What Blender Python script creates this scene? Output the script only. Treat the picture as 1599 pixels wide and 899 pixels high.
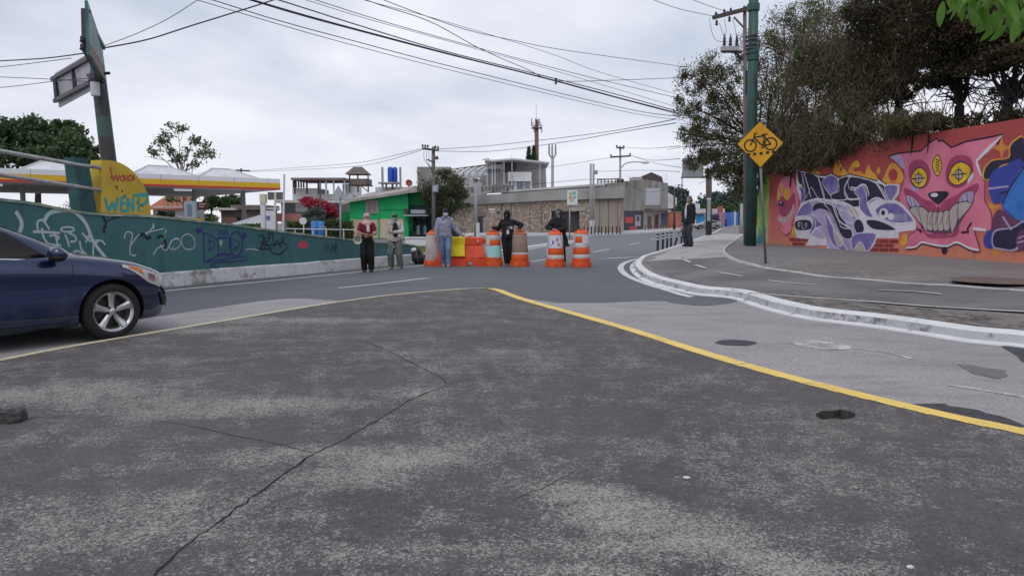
import bpy, bmesh, math, random
from mathutils import Vector, Matrix, noise
from mathutils.geometry import delaunay_2d_cdt
R = math.radians
random.seed(7)
for o in list(bpy.data.objects): bpy.data.objects.remove(o)
scene = bpy.context.scene
COL = scene.collection
# ------------------------------------------------------------------ camera
F, CX, CY, HZ, CH = 1150.0, 799.5, 449.5, 348.0, 1.31
PITCH = math.atan((CY - HZ) / F)
cam_d = bpy.data.cameras.new('camera'); cam = bpy.data.objects.new('camera', cam_d); COL.objects.link(cam)
cam_d.sensor_width = 36; cam_d.lens = 36 * F / 1599.0; cam_d.clip_end = 3000; cam_d.clip_start = 0.05
cam.location = (0, 0, CH); cam.rotation_euler = (math.pi / 2 - PITCH, 0, 0)
scene.camera = cam
scene.render.resolution_x = 1024; scene.render.resolution_y = 575
# ------------------------------------------------------------------ overcast sky
SUN_EL, SUN_ROT = R(55), R(205)
world = bpy.data.worlds.new('World'); scene.world = world; world.use_nodes = True
wn, wl = world.node_tree.nodes, world.node_tree.links
wn.clear()
def WN(t, **k):
    n = wn.new(t)
    for a, b in k.items(): setattr(n, a, b)
    return n
w_out = WN('ShaderNodeOutputWorld'); w_bg = WN('ShaderNodeBackground')
sky = WN('ShaderNodeTexSky', sky_type='NISHITA', sun_disc=False, sun_elevation=SUN_EL, sun_rotation=SUN_ROT)
w_tc = WN('ShaderNodeTexCoord'); w_sep = WN('ShaderNodeSeparateXYZ'); wl.new(w_tc.outputs['Generated'], w_sep.inputs[0])
w_z = WN('ShaderNodeMath', operation='ABSOLUTE'); wl.new(w_sep.outputs[2], w_z.inputs[0])
w_za = WN('ShaderNodeMath', operation='ADD'); wl.new(w_z.outputs[0], w_za.inputs[0]); w_za.inputs[1].default_value = 0.22
w_dx = WN('ShaderNodeMath', operation='DIVIDE'); wl.new(w_sep.outputs[0], w_dx.inputs[0]); wl.new(w_za.outputs[0], w_dx.inputs[1])
w_dy = WN('ShaderNodeMath', operation='DIVIDE'); wl.new(w_sep.outputs[1], w_dy.inputs[0]); wl.new(w_za.outputs[0], w_dy.inputs[1])
w_cmb = WN('ShaderNodeCombineXYZ'); wl.new(w_dx.outputs[0], w_cmb.inputs[0]); wl.new(w_dy.outputs[0], w_cmb.inputs[1])
w_n = WN('ShaderNodeTexNoise'); w_n.inputs['Scale'].default_value = 0.9; w_n.inputs['Detail'].default_value = 7; w_n.inputs['Roughness'].default_value = 0.5
w_n.inputs['Distortion'].default_value = 0.25
wl.new(w_cmb.outputs[0], w_n.inputs['Vector'])
w_r = WN('ShaderNodeValToRGB'); wl.new(w_n.outputs['Fac'], w_r.inputs[0])
w_r.color_ramp.elements[0].position = 0.38; w_r.color_ramp.elements[0].color = (0.58, 0.64, 0.77, 1)
w_r.color_ramp.elements[1].position = 0.60; w_r.color_ramp.elements[1].color = (0.96, 0.965, 1.04, 1)
w_e = w_r.color_ramp.elements.new(0.49); w_e.color = (0.77, 0.805, 0.91, 1)
w_hz = WN('ShaderNodeMapRange'); wl.new(w_sep.outputs[2], w_hz.inputs[0])
w_hz.inputs[1].default_value = 0.0; w_hz.inputs[2].default_value = 0.22; w_hz.inputs[3].default_value = 0.65; w_hz.inputs[4].default_value = 0.0
w_m2 = WN('ShaderNodeMix', data_type='RGBA'); wl.new(w_hz.outputs[0], w_m2.inputs[0]); wl.new(w_r.outputs[0], w_m2.inputs[6]); w_m2.inputs[7].default_value = (0.86, 0.875, 0.95, 1)
w_sc = WN('ShaderNodeMix', data_type='RGBA', blend_type='MULTIPLY'); w_sc.inputs[0].default_value = 1; wl.new(sky.outputs[0], w_sc.inputs[6]); w_sc.inputs[7].default_value = (1, 1, 1, 1)
w_m = WN('ShaderNodeMix', data_type='RGBA'); w_m.inputs[0].default_value = 0.96
w_ten = WN('ShaderNodeMix', data_type='RGBA', blend_type='MULTIPLY'); w_ten.inputs[0].default_value = 1; w_ten.inputs[7].default_value = (10, 10, 10, 1); wl.new(w_m2.outputs[2], w_ten.inputs[6])
wl.new(w_sc.outputs[2], w_m.inputs[6]); wl.new(w_ten.outputs[2], w_m.inputs[7])
wl.new(w_m.outputs[2], w_bg.inputs[0]); w_bg.inputs[1].default_value = 0.1
wl.new(w_bg.outputs[0], w_out.inputs[0])
# ------------------------------------------------------------------ sun behind cloud
sd = bpy.data.lights.new('sun', 'SUN'); sd.energy = 0.9; sd.angle = R(25); sd.color = (1.0, 0.97, 0.92)
sun = bpy.data.objects.new('sun', sd); COL.objects.link(sun)
sdir = Vector((math.sin(SUN_ROT) * math.cos(SUN_EL), math.cos(SUN_ROT) * math.cos(SUN_EL), math.sin(SUN_EL)))
sun.rotation_euler = (-sdir).to_track_quat('-Z', 'Y').to_euler()
vs = scene.view_settings; vs.view_transform = 'Standard'; vs.look = 'None'; vs.exposure = 0.0; vs.gamma = 1.0; vs.use_curve_mapping = False

# ------------------------------------------------------------------ pixel -> place helpers
def ray(px, py):
    u = (px - CX) / F; v = -(py - CY) / F
    return Vector((u, math.cos(PITCH) + v * math.sin(PITCH), -math.sin(PITCH) + v * math.cos(PITCH)))
CAM = Vector((0, 0, CH))
def G(px, py, z=0.0):
    d = ray(px, py); return CAM + d * ((z - CH) / d.z)
def D(px, py, y):
    d = ray(px, py); return CAM + d * (y / d.y)
def PL(px, py, p0, n):
    d = ray(px, py); return CAM + d * ((p0 - CAM).dot(n) / d.dot(n))
def smooth01(t):
    t = max(0.0, min(1.0, t)); return t * t * (3 - 2 * t)
def gz(y): return 0.35 * smooth01((y - 85) / 45.0)
def catmull(pts, n=6, closed=False):
    pts = [Vector(p) for p in pts]; out = []
    m = len(pts)
    rng = range(m) if closed else range(m - 1)
    for i in rng:
        if closed: p0, p1, p2, p3 = pts[i - 1], pts[i], pts[(i + 1) % m], pts[(i + 2) % m]
        else: p0, p1, p2, p3 = pts[max(i - 1, 0)], pts[i], pts[i + 1], pts[min(i + 2, m - 1)]
        for k in range(n):
            t = k / n
            out.append(0.5 * ((2 * p1) + (p2 - p0) * t + (2 * p0 - 5 * p1 + 4 * p2 - p3) * t * t + (3 * p1 - p0 - 3 * p2 + p3) * t ** 3))
    if not closed: out.append(pts[-1])
    return out

# ------------------------------------------------------------------ mesh builder
WL = {}
class MB:
    def __init__(s): s.v = []; s.f = []; s.m = []; s.mi = 0
    def add(s, vs, fs):
        o = len(s.v); s.v.extend(Vector(v) for v in vs)
        for f in fs: s.f.append(tuple(i + o for i in f)); s.m.append(s.mi)
        return s
    def box(s, c, size, rz=0, rot=None, taper=1.0):
        x, y, z = size[0] / 2, size[1] / 2, size[2] / 2
        M = rot if rot is not None else Matrix.Rotation(rz, 3, 'Z')
        vs = [(-x, -y, -z), (x, -y, -z), (x, y, -z), (-x, y, -z), (-x * taper, -y * taper, z), (x * taper, -y * taper, z), (x * taper, y * taper, z), (-x * taper, y * taper, z)]
        c = Vector(c)
        return s.add([c + M @ Vector(v) for v in vs], [(3, 2, 1, 0), (4, 5, 6, 7), (0, 1, 5, 4), (1, 2, 6, 5), (2, 3, 7, 6), (3, 0, 4, 7)])
    def beam(s, a, b, w, h):
        a, b = Vector(a), Vector(b); d = (b - a); L = d.length; d.normalize()
        up = Vector((0, 0, 1)) if abs(d.z) < 0.95 else Vector((0, 1, 0))
        x = d.cross(up).normalized(); z = x.cross(d)
        M = Matrix((x, d, z)).transposed()
        return s.box((a + b) / 2, (w, L, h), rot=M)
    def tube(s, pts, r, seg=8, cap=True):
        pts = [Vector(p) for p in pts]; n = len(pts)
        rs = r if isinstance(r, (list, tuple)) else [r] * n
        vs = []; ref = None
        for i, p in enumerate(pts):
            t = (pts[min(i + 1, n - 1)] - pts[max(i - 1, 0)])
            if t.length < 1e-9: t = Vector((0, 0, 1))
            t.normalize()
            if ref is None:
                ref = Vector((1, 0, 0)) if abs(t.x) < 0.9 else Vector((0, 1, 0))
            a = (ref - t * ref.dot(t)).normalized(); ref = a; b = t.cross(a)
            for k in range(seg):
                an = 2 * math.pi * k / seg
                vs.append(p + (a * math.cos(an) + b * math.sin(an)) * rs[i])
        fs = []
        for i in range(n - 1):
            for k in range(seg):
                k2 = (k + 1) % seg
                fs.append((i * seg + k, i * seg + k2, (i + 1) * seg + k2, (i + 1) * seg + k))
        if cap: fs.append(tuple(reversed(range(seg)))); fs.append(tuple((n - 1) * seg + k for k in range(seg)))
        return s.add(vs, fs)
    def capsule(s, a, b, r0, r1, seg=12):
        a, b = Vector(a), Vector(b); d = (b - a)
        d = d.normalized() if d.length > 1e-6 else Vector((0, 0, 1))
        P = []; Q = []
        for k in (-80, -55, -28, 0): P.append(a + d * r0 * math.sin(R(k))); Q.append(r0 * math.cos(R(k)))
        for k in (0, 28, 55, 80): P.append(b + d * r1 * math.sin(R(k))); Q.append(r1 * math.cos(R(k)))
        return s.tube(P, Q, seg)
    def ell(s, c, rad, rot=None, seg=16, rings=10):
        c = Vector(c); M = rot if rot is not None else Matrix.Identity(3)
        vs = [c + M @ Vector((0, 0, -rad[2]))]; fs = []
        for i in range(1, rings):
            ph = -math.pi / 2 + math.pi * i / rings
            for k in range(seg):
                an = 2 * math.pi * k / seg
                vs.append(c + M @ Vector((rad[0] * math.cos(ph) * math.cos(an), rad[1] * math.cos(ph) * math.sin(an), rad[2] * math.sin(ph))))
        vs.append(c + M @ Vector((0, 0, rad[2]))); T = len(vs) - 1
        for k in range(seg):
            k2 = (k + 1) % seg
            fs.append((0, 1 + k2, 1 + k)); fs.append((T, T - seg + k, T - seg + k2))
            for i in range(rings - 2):
                fs.append((1 + i * seg + k, 1 + i * seg + k2, 1 + (i + 1) * seg + k2, 1 + (i + 1) * seg + k))
        return s.add(vs, fs)
    def loft(s, secs, seg=16, cap=True):          # secs: (cx, cy, z, rx, ry)
        vs = []; n = len(secs)
        for (cx, cy, z, rx, ry) in secs:
            for k in range(seg):
                an = 2 * math.pi * k / seg
                vs.append((cx + rx * math.cos(an), cy + ry * math.sin(an), z))
        fs = []
        for i in range(n - 1):
            for k in range(seg):
                k2 = (k + 1) % seg
                fs.append((i * seg + k, i * seg + k2, (i + 1) * seg + k2, (i + 1) * seg + k))
        if cap: fs.append(tuple(reversed(range(seg)))); fs.append(tuple((n - 1) * seg + k for k in range(seg)))
        return s.add(vs, fs)
    def lathe(s, prof, c=(0, 0, 0), seg=24, M=None):   # prof: (r, z)
        c = Vector(c); M = M if M is not None else Matrix.Identity(3); vs = []; n = len(prof)
        for (r, z) in prof:
            for k in range(seg):
                an = 2 * math.pi * k / seg
                vs.append(c + M @ Vector((r * math.cos(an), r * math.sin(an), z)))
        fs = []
        for i in range(n - 1):
            for k in range(seg):
                k2 = (k + 1) % seg
                fs.append((i * seg + k, i * seg + k2, (i + 1) * seg + k2, (i + 1) * seg + k))
        return s.add(vs, fs)
    def prism(s, poly, ext):
        poly = [Vector(p) for p in poly]; e = Vector(ext); n = len(poly)
        fs = [tuple(reversed(range(n))), tuple(range(n, 2 * n))]
        for i in range(n): fs.append((i, (i + 1) % n, n + (i + 1) % n, n + i))
        return s.add(poly + [p + e for p in poly], fs)
    def poly(s, pts): return s.add(pts, [tuple(range(len(pts)))])
    def ribbon(s, pts, w, n, lift=0.0, step=0.00012):
        pts = [Vector(p) for p in pts]; n = Vector(n); m = len(pts); L = []
        ws = w if isinstance(w, (list, tuple)) else [w] * m
        for i, p in enumerate(pts):
            t = pts[min(i + 1, m - 1)] - pts[max(i - 1, 0)]
            if t.length < 1e-9: t = Vector((1, 0, 0))
            sd_ = t.cross(n).normalized() * ws[i] * 0.5
            off = n * (lift + step * i)
            L.append(p - sd_ + off); L.append(p + sd_ + off)
        return s.add(L, [(2 * i, 2 * i + 1, 2 * i + 3, 2 * i + 2) for i in range(m - 1)])
    def build(s, name, mats, parent=None, smooth=False, origin=None, local=False):
        me = bpy.data.meshes.new(name)
        if origin is None: origin = WL.get(parent.name, Vector()) if (parent is not None and not local) else Vector()
        origin = Vector(origin)
        me.from_pydata([tuple(v - origin) for v in s.v], [], s.f)
        if not isinstance(mats, (list, tuple)): mats = [mats]
        for m in mats: me.materials.append(m)
        if len(mats) > 1: me.polygons.foreach_set('material_index', s.m)
        if smooth: me.polygons.foreach_set('use_smooth', [True] * len(me.polygons))
        me.update()
        o = bpy.data.objects.new(name, me); COL.objects.link(o)
        if parent is not None:
            o.parent = parent; WL[o.name] = WL.get(parent.name, Vector())
        else:
            o.location = origin; WL[o.name] = origin
        return o
def smooth_by_angle(o, ang=40):
    me = o.data
    bm = bmesh.new(); bm.from_mesh(me)
    for f in bm.faces: f.smooth = True
    for e in bm.edges:
        if len(e.link_faces) == 2 and e.calc_face_angle(0) > R(ang): e.smooth = False
    bm.to_mesh(me); bm.free(); return o
def fixn(o):
    bm = bmesh.new(); bm.from_mesh(o.data); bmesh.ops.recalc_face_normals(bm, faces=bm.faces); bm.to_mesh(o.data); bm.free(); return o
def thing(name, label, cat, loc=(0, 0, 0), group=None, rz=0):
    o = bpy.data.objects.new(name, None); COL.objects.link(o); o.location = loc; o.empty_display_size = 0.2
    o.rotation_euler = (0, 0, rz)
    o['label'] = label; o['category'] = cat
    if group: o['group'] = group
    WL[o.name] = Vector(loc); return o
def tag(o, label, cat, group=None):
    o['label'] = label; o['category'] = cat
    if group: o['group'] = group
    return o
def struct(o): o['kind'] = 'structure'; return o
def copy_tree(o, parent=None):
    c = o.copy(); COL.objects.link(c); c.parent = parent
    for ch in [x for x in bpy.data.objects if x.parent == o]: copy_tree(ch, c)
    return c
def evaluated(o, name=None):
    dg = bpy.context.evaluated_depsgraph_get(); dg.update()
    me = bpy.data.meshes.new_from_object(o.evaluated_get(dg), depsgraph=dg)
    return me
def remeshed(mb, name, mats, parent, voxel=0.014, sm=4, local=True, wrinkle=0.0, wscale=9.0, extra=None, smooth=True, decimate=None):
    t = mb.build('tmp', mats, None, origin=(0, 0, 0)); fixn(t)
    md = t.modifiers.new('r', 'REMESH'); md.mode = 'VOXEL'; md.voxel_size = voxel
    s2 = t.modifiers.new('s', 'SMOOTH'); s2.iterations = sm; s2.factor = 0.5
    if decimate:
        dm = t.modifiers.new('d', 'DECIMATE'); dm.ratio = decimate
    me = evaluated(t); me.name = name
    old = t.data; bpy.data.objects.remove(t); bpy.data.meshes.remove(old)
    if wrinkle:
        nv = [v.normal.copy() for v in me.vertices]
        for v, n_ in zip(me.vertices, nv):
            p = v.co; q = Vector((p.x * wscale, p.y * wscale, p.z * wscale * 1.5))
            v.co = p + n_ * wrinkle * (noise.noise(q) + 0.5 * noise.noise(q * 2.3))
    if extra is not None:
        bm = bmesh.new(); bm.from_mesh(me)
        base = [bm.verts.new(v) for v in extra.v]
        for f in extra.f:
            try: bm.faces.new([base[i] for i in f])
            except ValueError: pass
        bm.to_mesh(me); bm.free()
    if not isinstance(mats, (list, tuple)): mats = [mats]
    me.materials.clear()
    for m in mats: me.materials.append(m)
    me.polygons.foreach_set('use_smooth', [smooth] * len(me.polygons))
    o = bpy.data.objects.new(name, me); COL.objects.link(o); o.parent = parent
    if parent is not None: WL[o.name] = WL.get(parent.name, Vector())
    return o
def cdt_sheet(poly, zf, step=None, extra_pts=(), holes=()):
    """triangulated sheet over polygon (x,y) list, height zf(x,y)"""
    pts = [Vector((p[0], p[1])) for p in poly]; n = len(pts)
    edges = [(i, (i + 1) % n) for i in range(n)]
    hl = []
    for h in holes:
        s0 = len(pts); pts += [Vector((p[0], p[1])) for p in h]; m = len(h)
        edges += [(s0 + i, s0 + (i + 1) % m) for i in range(m)]; hl.append([(p[0], p[1]) for p in h])
    def inside(x, y, pg):
        c = False; j = len(pg) - 1
        for i in range(len(pg)):
            xi, yi = pg[i][0], pg[i][1]; xj, yj = pg[j][0], pg[j][1]
            if (yi > y) != (yj > y) and x < (xj - xi) * (y - yi) / (yj - yi + 1e-12) + xi: c = not c
            j = i
        return c
    if step:
        xs = [p[0] for p in poly]; ys = [p[1] for p in poly]
        y = min(ys) + step
        while y < max(ys):
            x = min(xs) + step
            while x < max(xs):
                if inside(x, y, poly) and not any(inside(x, y, h) for h in hl): pts.append(Vector((x, y)))
                x += step
            y += step
    for e in extra_pts: pts.append(Vector(e))
    vo, eo, fo, _, _, _ = delaunay_2d_cdt(pts, edges, [], 0, 1e-5)
    mb = MB(); fs = []
    for f in fo:
        cx = sum(vo[i].x for i in f) / len(f); cy = sum(vo[i].y for i in f) / len(f)
        if inside(cx, cy, poly) and not any(inside(cx, cy, h) for h in hl):
            a, b, c = vo[f[0]], vo[f[1]], vo[f[2]]
            if (b - a).cross(c - a) < 0: f = list(reversed(f))
            fs.append(tuple(f))
    mb.add([(v.x, v.y, zf(v.x, v.y)) for v in vo], fs)
    return mb

# ------------------------------------------------------------------ materials
def srgb(r, g, b):
    def c(u):
        u /= 255.0
        return u / 12.92 if u <= 0.04045 else ((u + 0.055) / 1.055) ** 2.4
    return (c(r), c(g), c(b), 1)
class NT:
    def __init__(s, name):
        s.m = bpy.data.materials.new(name); s.m.use_nodes = True
        s.t = s.m.node_tree; s.n = s.t.nodes; s.b = s.n['Principled BSDF']
        tc = s.n.new('ShaderNodeTexCoord'); s.obj = tc.outputs['Object']
        g = s.n.new('ShaderNodeNewGeometry'); s.pos = g.outputs['Position']; s.rpi = g.outputs['Random Per Island']; s.pointy = g.outputs['Pointiness']
        oi = s.n.new('ShaderNodeObjectInfo'); s.ornd = oi.outputs['Random']
    def lk(s, a, b): s.t.links.new(a, b)
    def val(s, sock, x):
        if hasattr(x, 'is_output') or hasattr(x, 'links'): s.lk(x, sock)
        else: sock.default_value = x
    def mapping(s, v, scale=(1, 1, 1), rot=(0, 0, 0), loc=(0, 0, 0)):
        n = s.n.new('ShaderNodeMapping'); s.lk(v, n.inputs[0]); n.inputs['Scale'].default_value = scale; n.inputs['Rotation'].default_value = rot; n.inputs['Location'].default_value = loc
        return n.outputs[0]
    def noise(s, v, scale=5, detail=6, rough=0.55, dist=0.0):
        n = s.n.new('ShaderNodeTexNoise'); s.lk(v, n.inputs['Vector']); n.inputs['Scale'].default_value = scale; n.inputs['Detail'].default_value = detail
        n.inputs['Roughness'].default_value = rough; n.inputs['Distortion'].default_value = dist
        return n.outputs['Fac']
    def voro(s, v, scale=5, feature='F1', out='Distance'):
        n = s.n.new('ShaderNodeTexVoronoi'); n.feature = feature; s.lk(v, n.inputs['Vector']); n.inputs['Scale'].default_value = scale
        return n.outputs[out]
    def rng(s, x, a, b, c=0.0, d=1.0, smooth=False):
        n = s.n.new('ShaderNodeMapRange'); s.val(n.inputs[0], x)
        if smooth: n.interpolation_type = 'SMOOTHSTEP'
        for i, q in enumerate((a, b, c, d)): n.inputs[1 + i].default_value = q
        return n.outputs[0]
    def mix(s, f, a, b, mode='MIX'):
        n = s.n.new('ShaderNodeMix'); n.data_type = 'RGBA'; n.blend_type = mode
        s.val(n.inputs[0], f); s.val(n.inputs[6], a); s.val(n.inputs[7], b); return n.outputs[2]
    def math(s, op, a, b=0.0):
        n = s.n.new('ShaderNodeMath'); n.operation = op; s.val(n.inputs[0], a); s.val(n.inputs[1], b); return n.outputs[0]
    def sep(s, v):
        n = s.n.new('ShaderNodeSeparateXYZ'); s.lk(v, n.inputs[0]); return n.outputs
    def bump(s, h, strength=0.3, dist=0.02):
        n = s.n.new('ShaderNodeBump'); n.inputs['Strength'].default_value = strength; n.inputs['Distance'].default_value = dist
        s.lk(h, n.inputs['Height']); s.lk(n.outputs[0], s.b.inputs['Normal'])
    def out(s, col, rough=0.8, metal=0.0, spec=0.4):
        s.val(s.b.inputs['Base Color'], col); s.val(s.b.inputs['Roughness'], rough); s.b.inputs['Metallic'].default_value = metal
        s.b.inputs['Specular IOR Level'].default_value = spec
        return s.m
_MC = {}
def mat(name, c1, c2=None, scale=4.0, rough=0.8, lo=0.35, hi=0.65, bump=0.0, bscale=None, metal=0.0, spec=0.35, stretch=(1, 1, 1), detail=6, world=False, bdist=0.01):
    if name in _MC: return _MC[name]
    t = NT(name); v = t.mapping(t.pos if world else t.obj, stretch)
    if c2 is None: c2 = tuple(min(1, q * 0.72) for q in c1[:3]) + (1,)
    n = t.noise(v, scale, detail)
    col = t.mix(t.rng(n, lo, hi), c1, c2)
    if bump: t.bump(t.noise(v, bscale or scale * 6, 5), bump, bdist)
    _MC[name] = t.out(col, rough, metal, spec); return _MC[name]
def flat(name, c, rough=0.6, metal=0.0, spec=0.4):
    return mat(name, c, tuple(q * 0.85 for q in c[:3]) + (1,), 14, rough, metal=metal, spec=spec)
# ================================================================== THE SETTING: ground, roads, island, pavements
def m_road():
    t = NT('asphalt'); p = t.pos
    n1 = t.noise(p, 0.25, 5); n2 = t.noise(p, 90, 3, 0.7); n3 = t.noise(t.mapping(p, (0.5, 2.2, 1), (0, 0, R(25))), 0.6, 6)
    c = t.mix(t.rng(n1, 0.35, 0.65), (0.100, 0.106, 0.122, 1), (0.076, 0.081, 0.095, 1))
    c = t.mix(t.rng(n3, 0.5, 0.75, 0, 0.6), c, (0.14, 0.14, 0.153, 1))
    c = t.mix(t.rng(t.sep(t.voro(p, 90, 'F1', 'Color'))[0], 0.6, 1.0, 0, 0.35), c, (0.2, 0.2, 0.21, 1))
    far = t.rng(t.sep(p)[1], 20, 34, 0, 0.75); c = t.mix(far, c, (0.16, 0.163, 0.178, 1))  # sky sheen at grazing view put into the colour: asphalt pales with distance
    t.bump(n2, 0.35, 0.01); return t.out(c, 0.78, spec=0.4)
def m_oldroad():
    t = NT('worn_concrete_road'); p = t.pos
    n1 = t.noise(p, 0.5, 6); n2 = t.noise(p, 110, 3, 0.7); n3 = t.noise(t.mapping(p, (1.2, 3.2, 1), (0, 0, R(-28))), 0.8, 7, 0.6)
    n4 = t.noise(p, 14, 5, 0.7)
    r1_ = t.sep(t.voro(p, 120, 'F1', 'Color')); r2_ = t.sep(t.voro(p, 55, 'F1', 'Color'))
    c = t.mix(t.rng(n1, 0.35, 0.65), (0.29, 0.275, 0.282, 1), (0.345, 0.33, 0.338, 1))
    c = t.mix(t.rng(n3, 0.50, 0.72, 0, 0.8), c, (0.19, 0.175, 0.182, 1))
    c = t.mix(t.rng(n4, 0.52, 0.75, 0, 0.5), c, (0.18, 0.168, 0.172, 1))
    c = t.mix(t.rng(r1_[0], 0.55, 0.95, 0, 0.7), c, (0.15, 0.142, 0.146, 1)); c = t.mix(t.rng(r2_[0], 0.7, 1.0, 0, 0.5), c, (0.16, 0.15, 0.155, 1))
    c = t.mix(t.rng(r1_[1], 0.8, 1.0, 0, 0.6), c, (0.5, 0.485, 0.48, 1))
    t.bump(n2, 0.4, 0.01); return t.out(c, 0.8)
def m_island():
    t = NT('weathered_island_concrete'); p = t.pos; s = t.sep(p)
    fine = t.noise(p, 55, 4, 0.75); mid = t.noise(p, 9, 6, 0.7); big = t.noise(p, 0.7, 5, 0.6)
    spk = t.noise(p, 130, 2, 0.6)
    streak = t.noise(t.mapping(p, (0.5, 3.0, 1), (0, 0, R(18))), 1.6, 6, 0.65)
    c = t.mix(t.rng(big, 0.35, 0.68), (0.070, 0.063, 0.068, 1), (0.105, 0.096, 0.096, 1))
    c = t.mix(t.rng(mid, 0.4, 0.75, 0, 0.45), c, (0.145, 0.135, 0.13, 1))
    # pale worn patches, each with a place of its own (x, y, rx, ry, strength)
    acc = None
    for (px, py, rx, ry, k) in ((1010, 815, 0.30, 0.16, 1.0), (905, 772, 0.26, 0.15, .9), (960, 795, .28, .16, 1.0), (1085, 845, .28, .13, 1.0), (1170, 868, .3, .1, .95), (1260, 888, .34, .08, .9), (960, 850, .25, .12, .7), (880, 890, .3, .07, .6), (640, 715, 0.45, 0.25, .8), (740, 700, .35, .22, .6), (560, 745, .35, .2, .6), (480, 705, .3, .12, .65), (420, 715, .35, .14, .45), (400, 632, 0.75, 0.22, .75), (300, 640, .6, .2, .6), (110, 612, 0.8, 0.35, .7), (200, 625, .5, .25, .5), (450, 500, 1.4, 0.3, .6), (330, 515, 1.0, .3, .5), (640, 615, .35, .18, .5), (700, 560, 1.2, .5, .2), (1250, 720, .9, .5, .2), (230, 800, .6, .3, .42), (90, 850, .4, .2, .4), (600, 860, .5, .15, .3)):
        g = G(px, py, 0.06)
        sub = t.n.new('ShaderNodeVectorMath'); sub.operation = 'SUBTRACT'; t.lk(p, sub.inputs[0]); sub.inputs[1].default_value = g
        mul = t.n.new('ShaderNodeVectorMath'); mul.operation = 'MULTIPLY'; t.lk(sub.outputs[0], mul.inputs[0]); mul.inputs[1].default_value = (1 / rx, 1 / ry, 0)
        ln = t.n.new('ShaderNodeVectorMath'); ln.operation = 'LENGTH'; t.lk(mul.outputs[0], ln.inputs[0])
        b = t.rng(ln.outputs['Value'], 0.1, 1.7, k, 0.0, True)
        acc = b if acc is None else t.math('MAXIMUM', acc, b)
    loc = t.math('ADD', t.math('MULTIPLY', t.noise(p, 2.2, 5, .6), 0.50), t.math('MULTIPLY', mid, 0.45))
    loc = t.math('ADD', loc, t.math('MULTIPLY', acc, 0.34)); loc = t.math('ADD', loc, t.math('MULTIPLY', streak, .22))
    dens = t.rng(loc, .555, .97, .015, .78)
    warp = t.n.new('ShaderNodeVectorMath'); warp.operation = 'ADD'; t.lk(p, warp.inputs[0]); nz = t.n.new('ShaderNodeTexNoise'); nz.inputs['Scale'].default_value = 40; t.lk(p, nz.inputs['Vector']); sc_ = t.n.new('ShaderNodeVectorMath'); sc_.operation = 'SCALE'; t.lk(nz.outputs['Color'], sc_.inputs[0]); sc_.inputs['Scale'].default_value = .03; t.lk(sc_.outputs[0], warp.inputs[1])
    r1_ = t.sep(t.voro(warp.outputs[0], 85, 'F1', 'Color')); r2_ = t.sep(t.voro(warp.outputs[0], 170, 'F1', 'Color'))
    g1_ = t.rng(t.math('SUBTRACT', dens, r1_[0]), -.05, .12); g2_ = t.rng(t.math('SUBTRACT', dens, r2_[0]), -.05, .12)
    c = t.mix(t.math('MULTIPLY', t.rng(acc, .35, 1.0, 0, .35), t.rng(loc, .66, .95)), c, (0.22, 0.21, 0.197, 1))
    c = t.mix(t.math('MULTIPLY', g1_, 0.62), c, (0.34, 0.325, 0.30, 1)); c = t.mix(t.math('MULTIPLY', g2_, 0.55), c, (0.42, 0.405, 0.375, 1))
    c = t.mix(t.rng(r1_[1], .80, .95, 0, .6), c, (0.045, 0.040, 0.043, 1)); c = t.mix(t.rng(r2_[1], .78, .95, 0, .55), c, (0.04, 0.037, 0.04, 1))
    c = t.mix(t.rng(r1_[2], .9, .97, 0, .35), c, (0.16, 0.13, 0.10, 1))
    h = t.math('ADD', fine, t.math('MULTIPLY', mid, 0.6)); t.bump(h, 0.55, 0.012)
    return t.out(c, 0.85, spec=0.3)
def m_paint(name, c, worn, under=(0.2, 0.2, 0.2, 1), sc=14):
    t = NT(name); p = t.pos
    n = t.math('ADD', t.math('MULTIPLY', t.noise(p, sc, 7, 0.75), 0.6), t.math('MULTIPLY', t.noise(p, sc * .16, 4), 0.4))
    col = t.mix(t.rng(n, worn, worn + 0.09), c, under)
    col = t.mix(t.rng(t.noise(p, 3, 6), 0.4, 0.7, 0, 0.4), col, tuple(q * .6 for q in c[:3]) + (1,))
    return t.out(col, 0.7)
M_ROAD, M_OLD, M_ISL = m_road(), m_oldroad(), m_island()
M_LINE = m_paint('white_line_paint', (0.62, 0.61, 0.58, 1), 0.55, (0.15, 0.15, 0.16, 1))
M_FAINT = m_paint('worn_white_paint', (0.52, 0.51, 0.5, 1), 0.46, (0.22, 0.22, 0.23, 1), 22)
M_YEL = m_paint('yellow_kerb_paint', (0.80, 0.57, 0.15, 1), 0.55, (0.28, 0.25, 0.2, 1))
M_CREAM = m_paint('faded_yellow_paint', (0.58, 0.52, 0.34, 1), 0.55, (0.2, 0.19, 0.17, 1))
M_KERBW = m_paint('whitewashed_kerb', (0.70, 0.70, 0.71, 1), 0.6, (0.22, 0.215, 0.21, 1), 9)
M_KFACE = m_paint('grimy_kerb_face', (0.46, 0.46, 0.47, 1), 0.50, (0.13, 0.125, 0.125, 1), 5)
M_CONC = mat('pale_concrete', (0.42, 0.41, 0.41, 1), (0.27, 0.26, 0.26, 1), 0.9, 0.85, bump=0.2, bscale=40, world=True)
M_PATCH = mat('tar_patch', (0.028, 0.028, 0.034, 1), (0.06, 0.06, 0.07, 1), 12, 0.7, bump=0.6, bscale=40, world=True)
M_HOLE = mat('pothole_mud', (0.020, 0.018, 0.018, 1), (0.045, 0.04, 0.038, 1), 10, 0.65, bump=0.8, bscale=30, world=True)
M_CRACK = flat('crack_shadow', (0.012, 0.011, 0.012, 1), 0.95)
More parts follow.
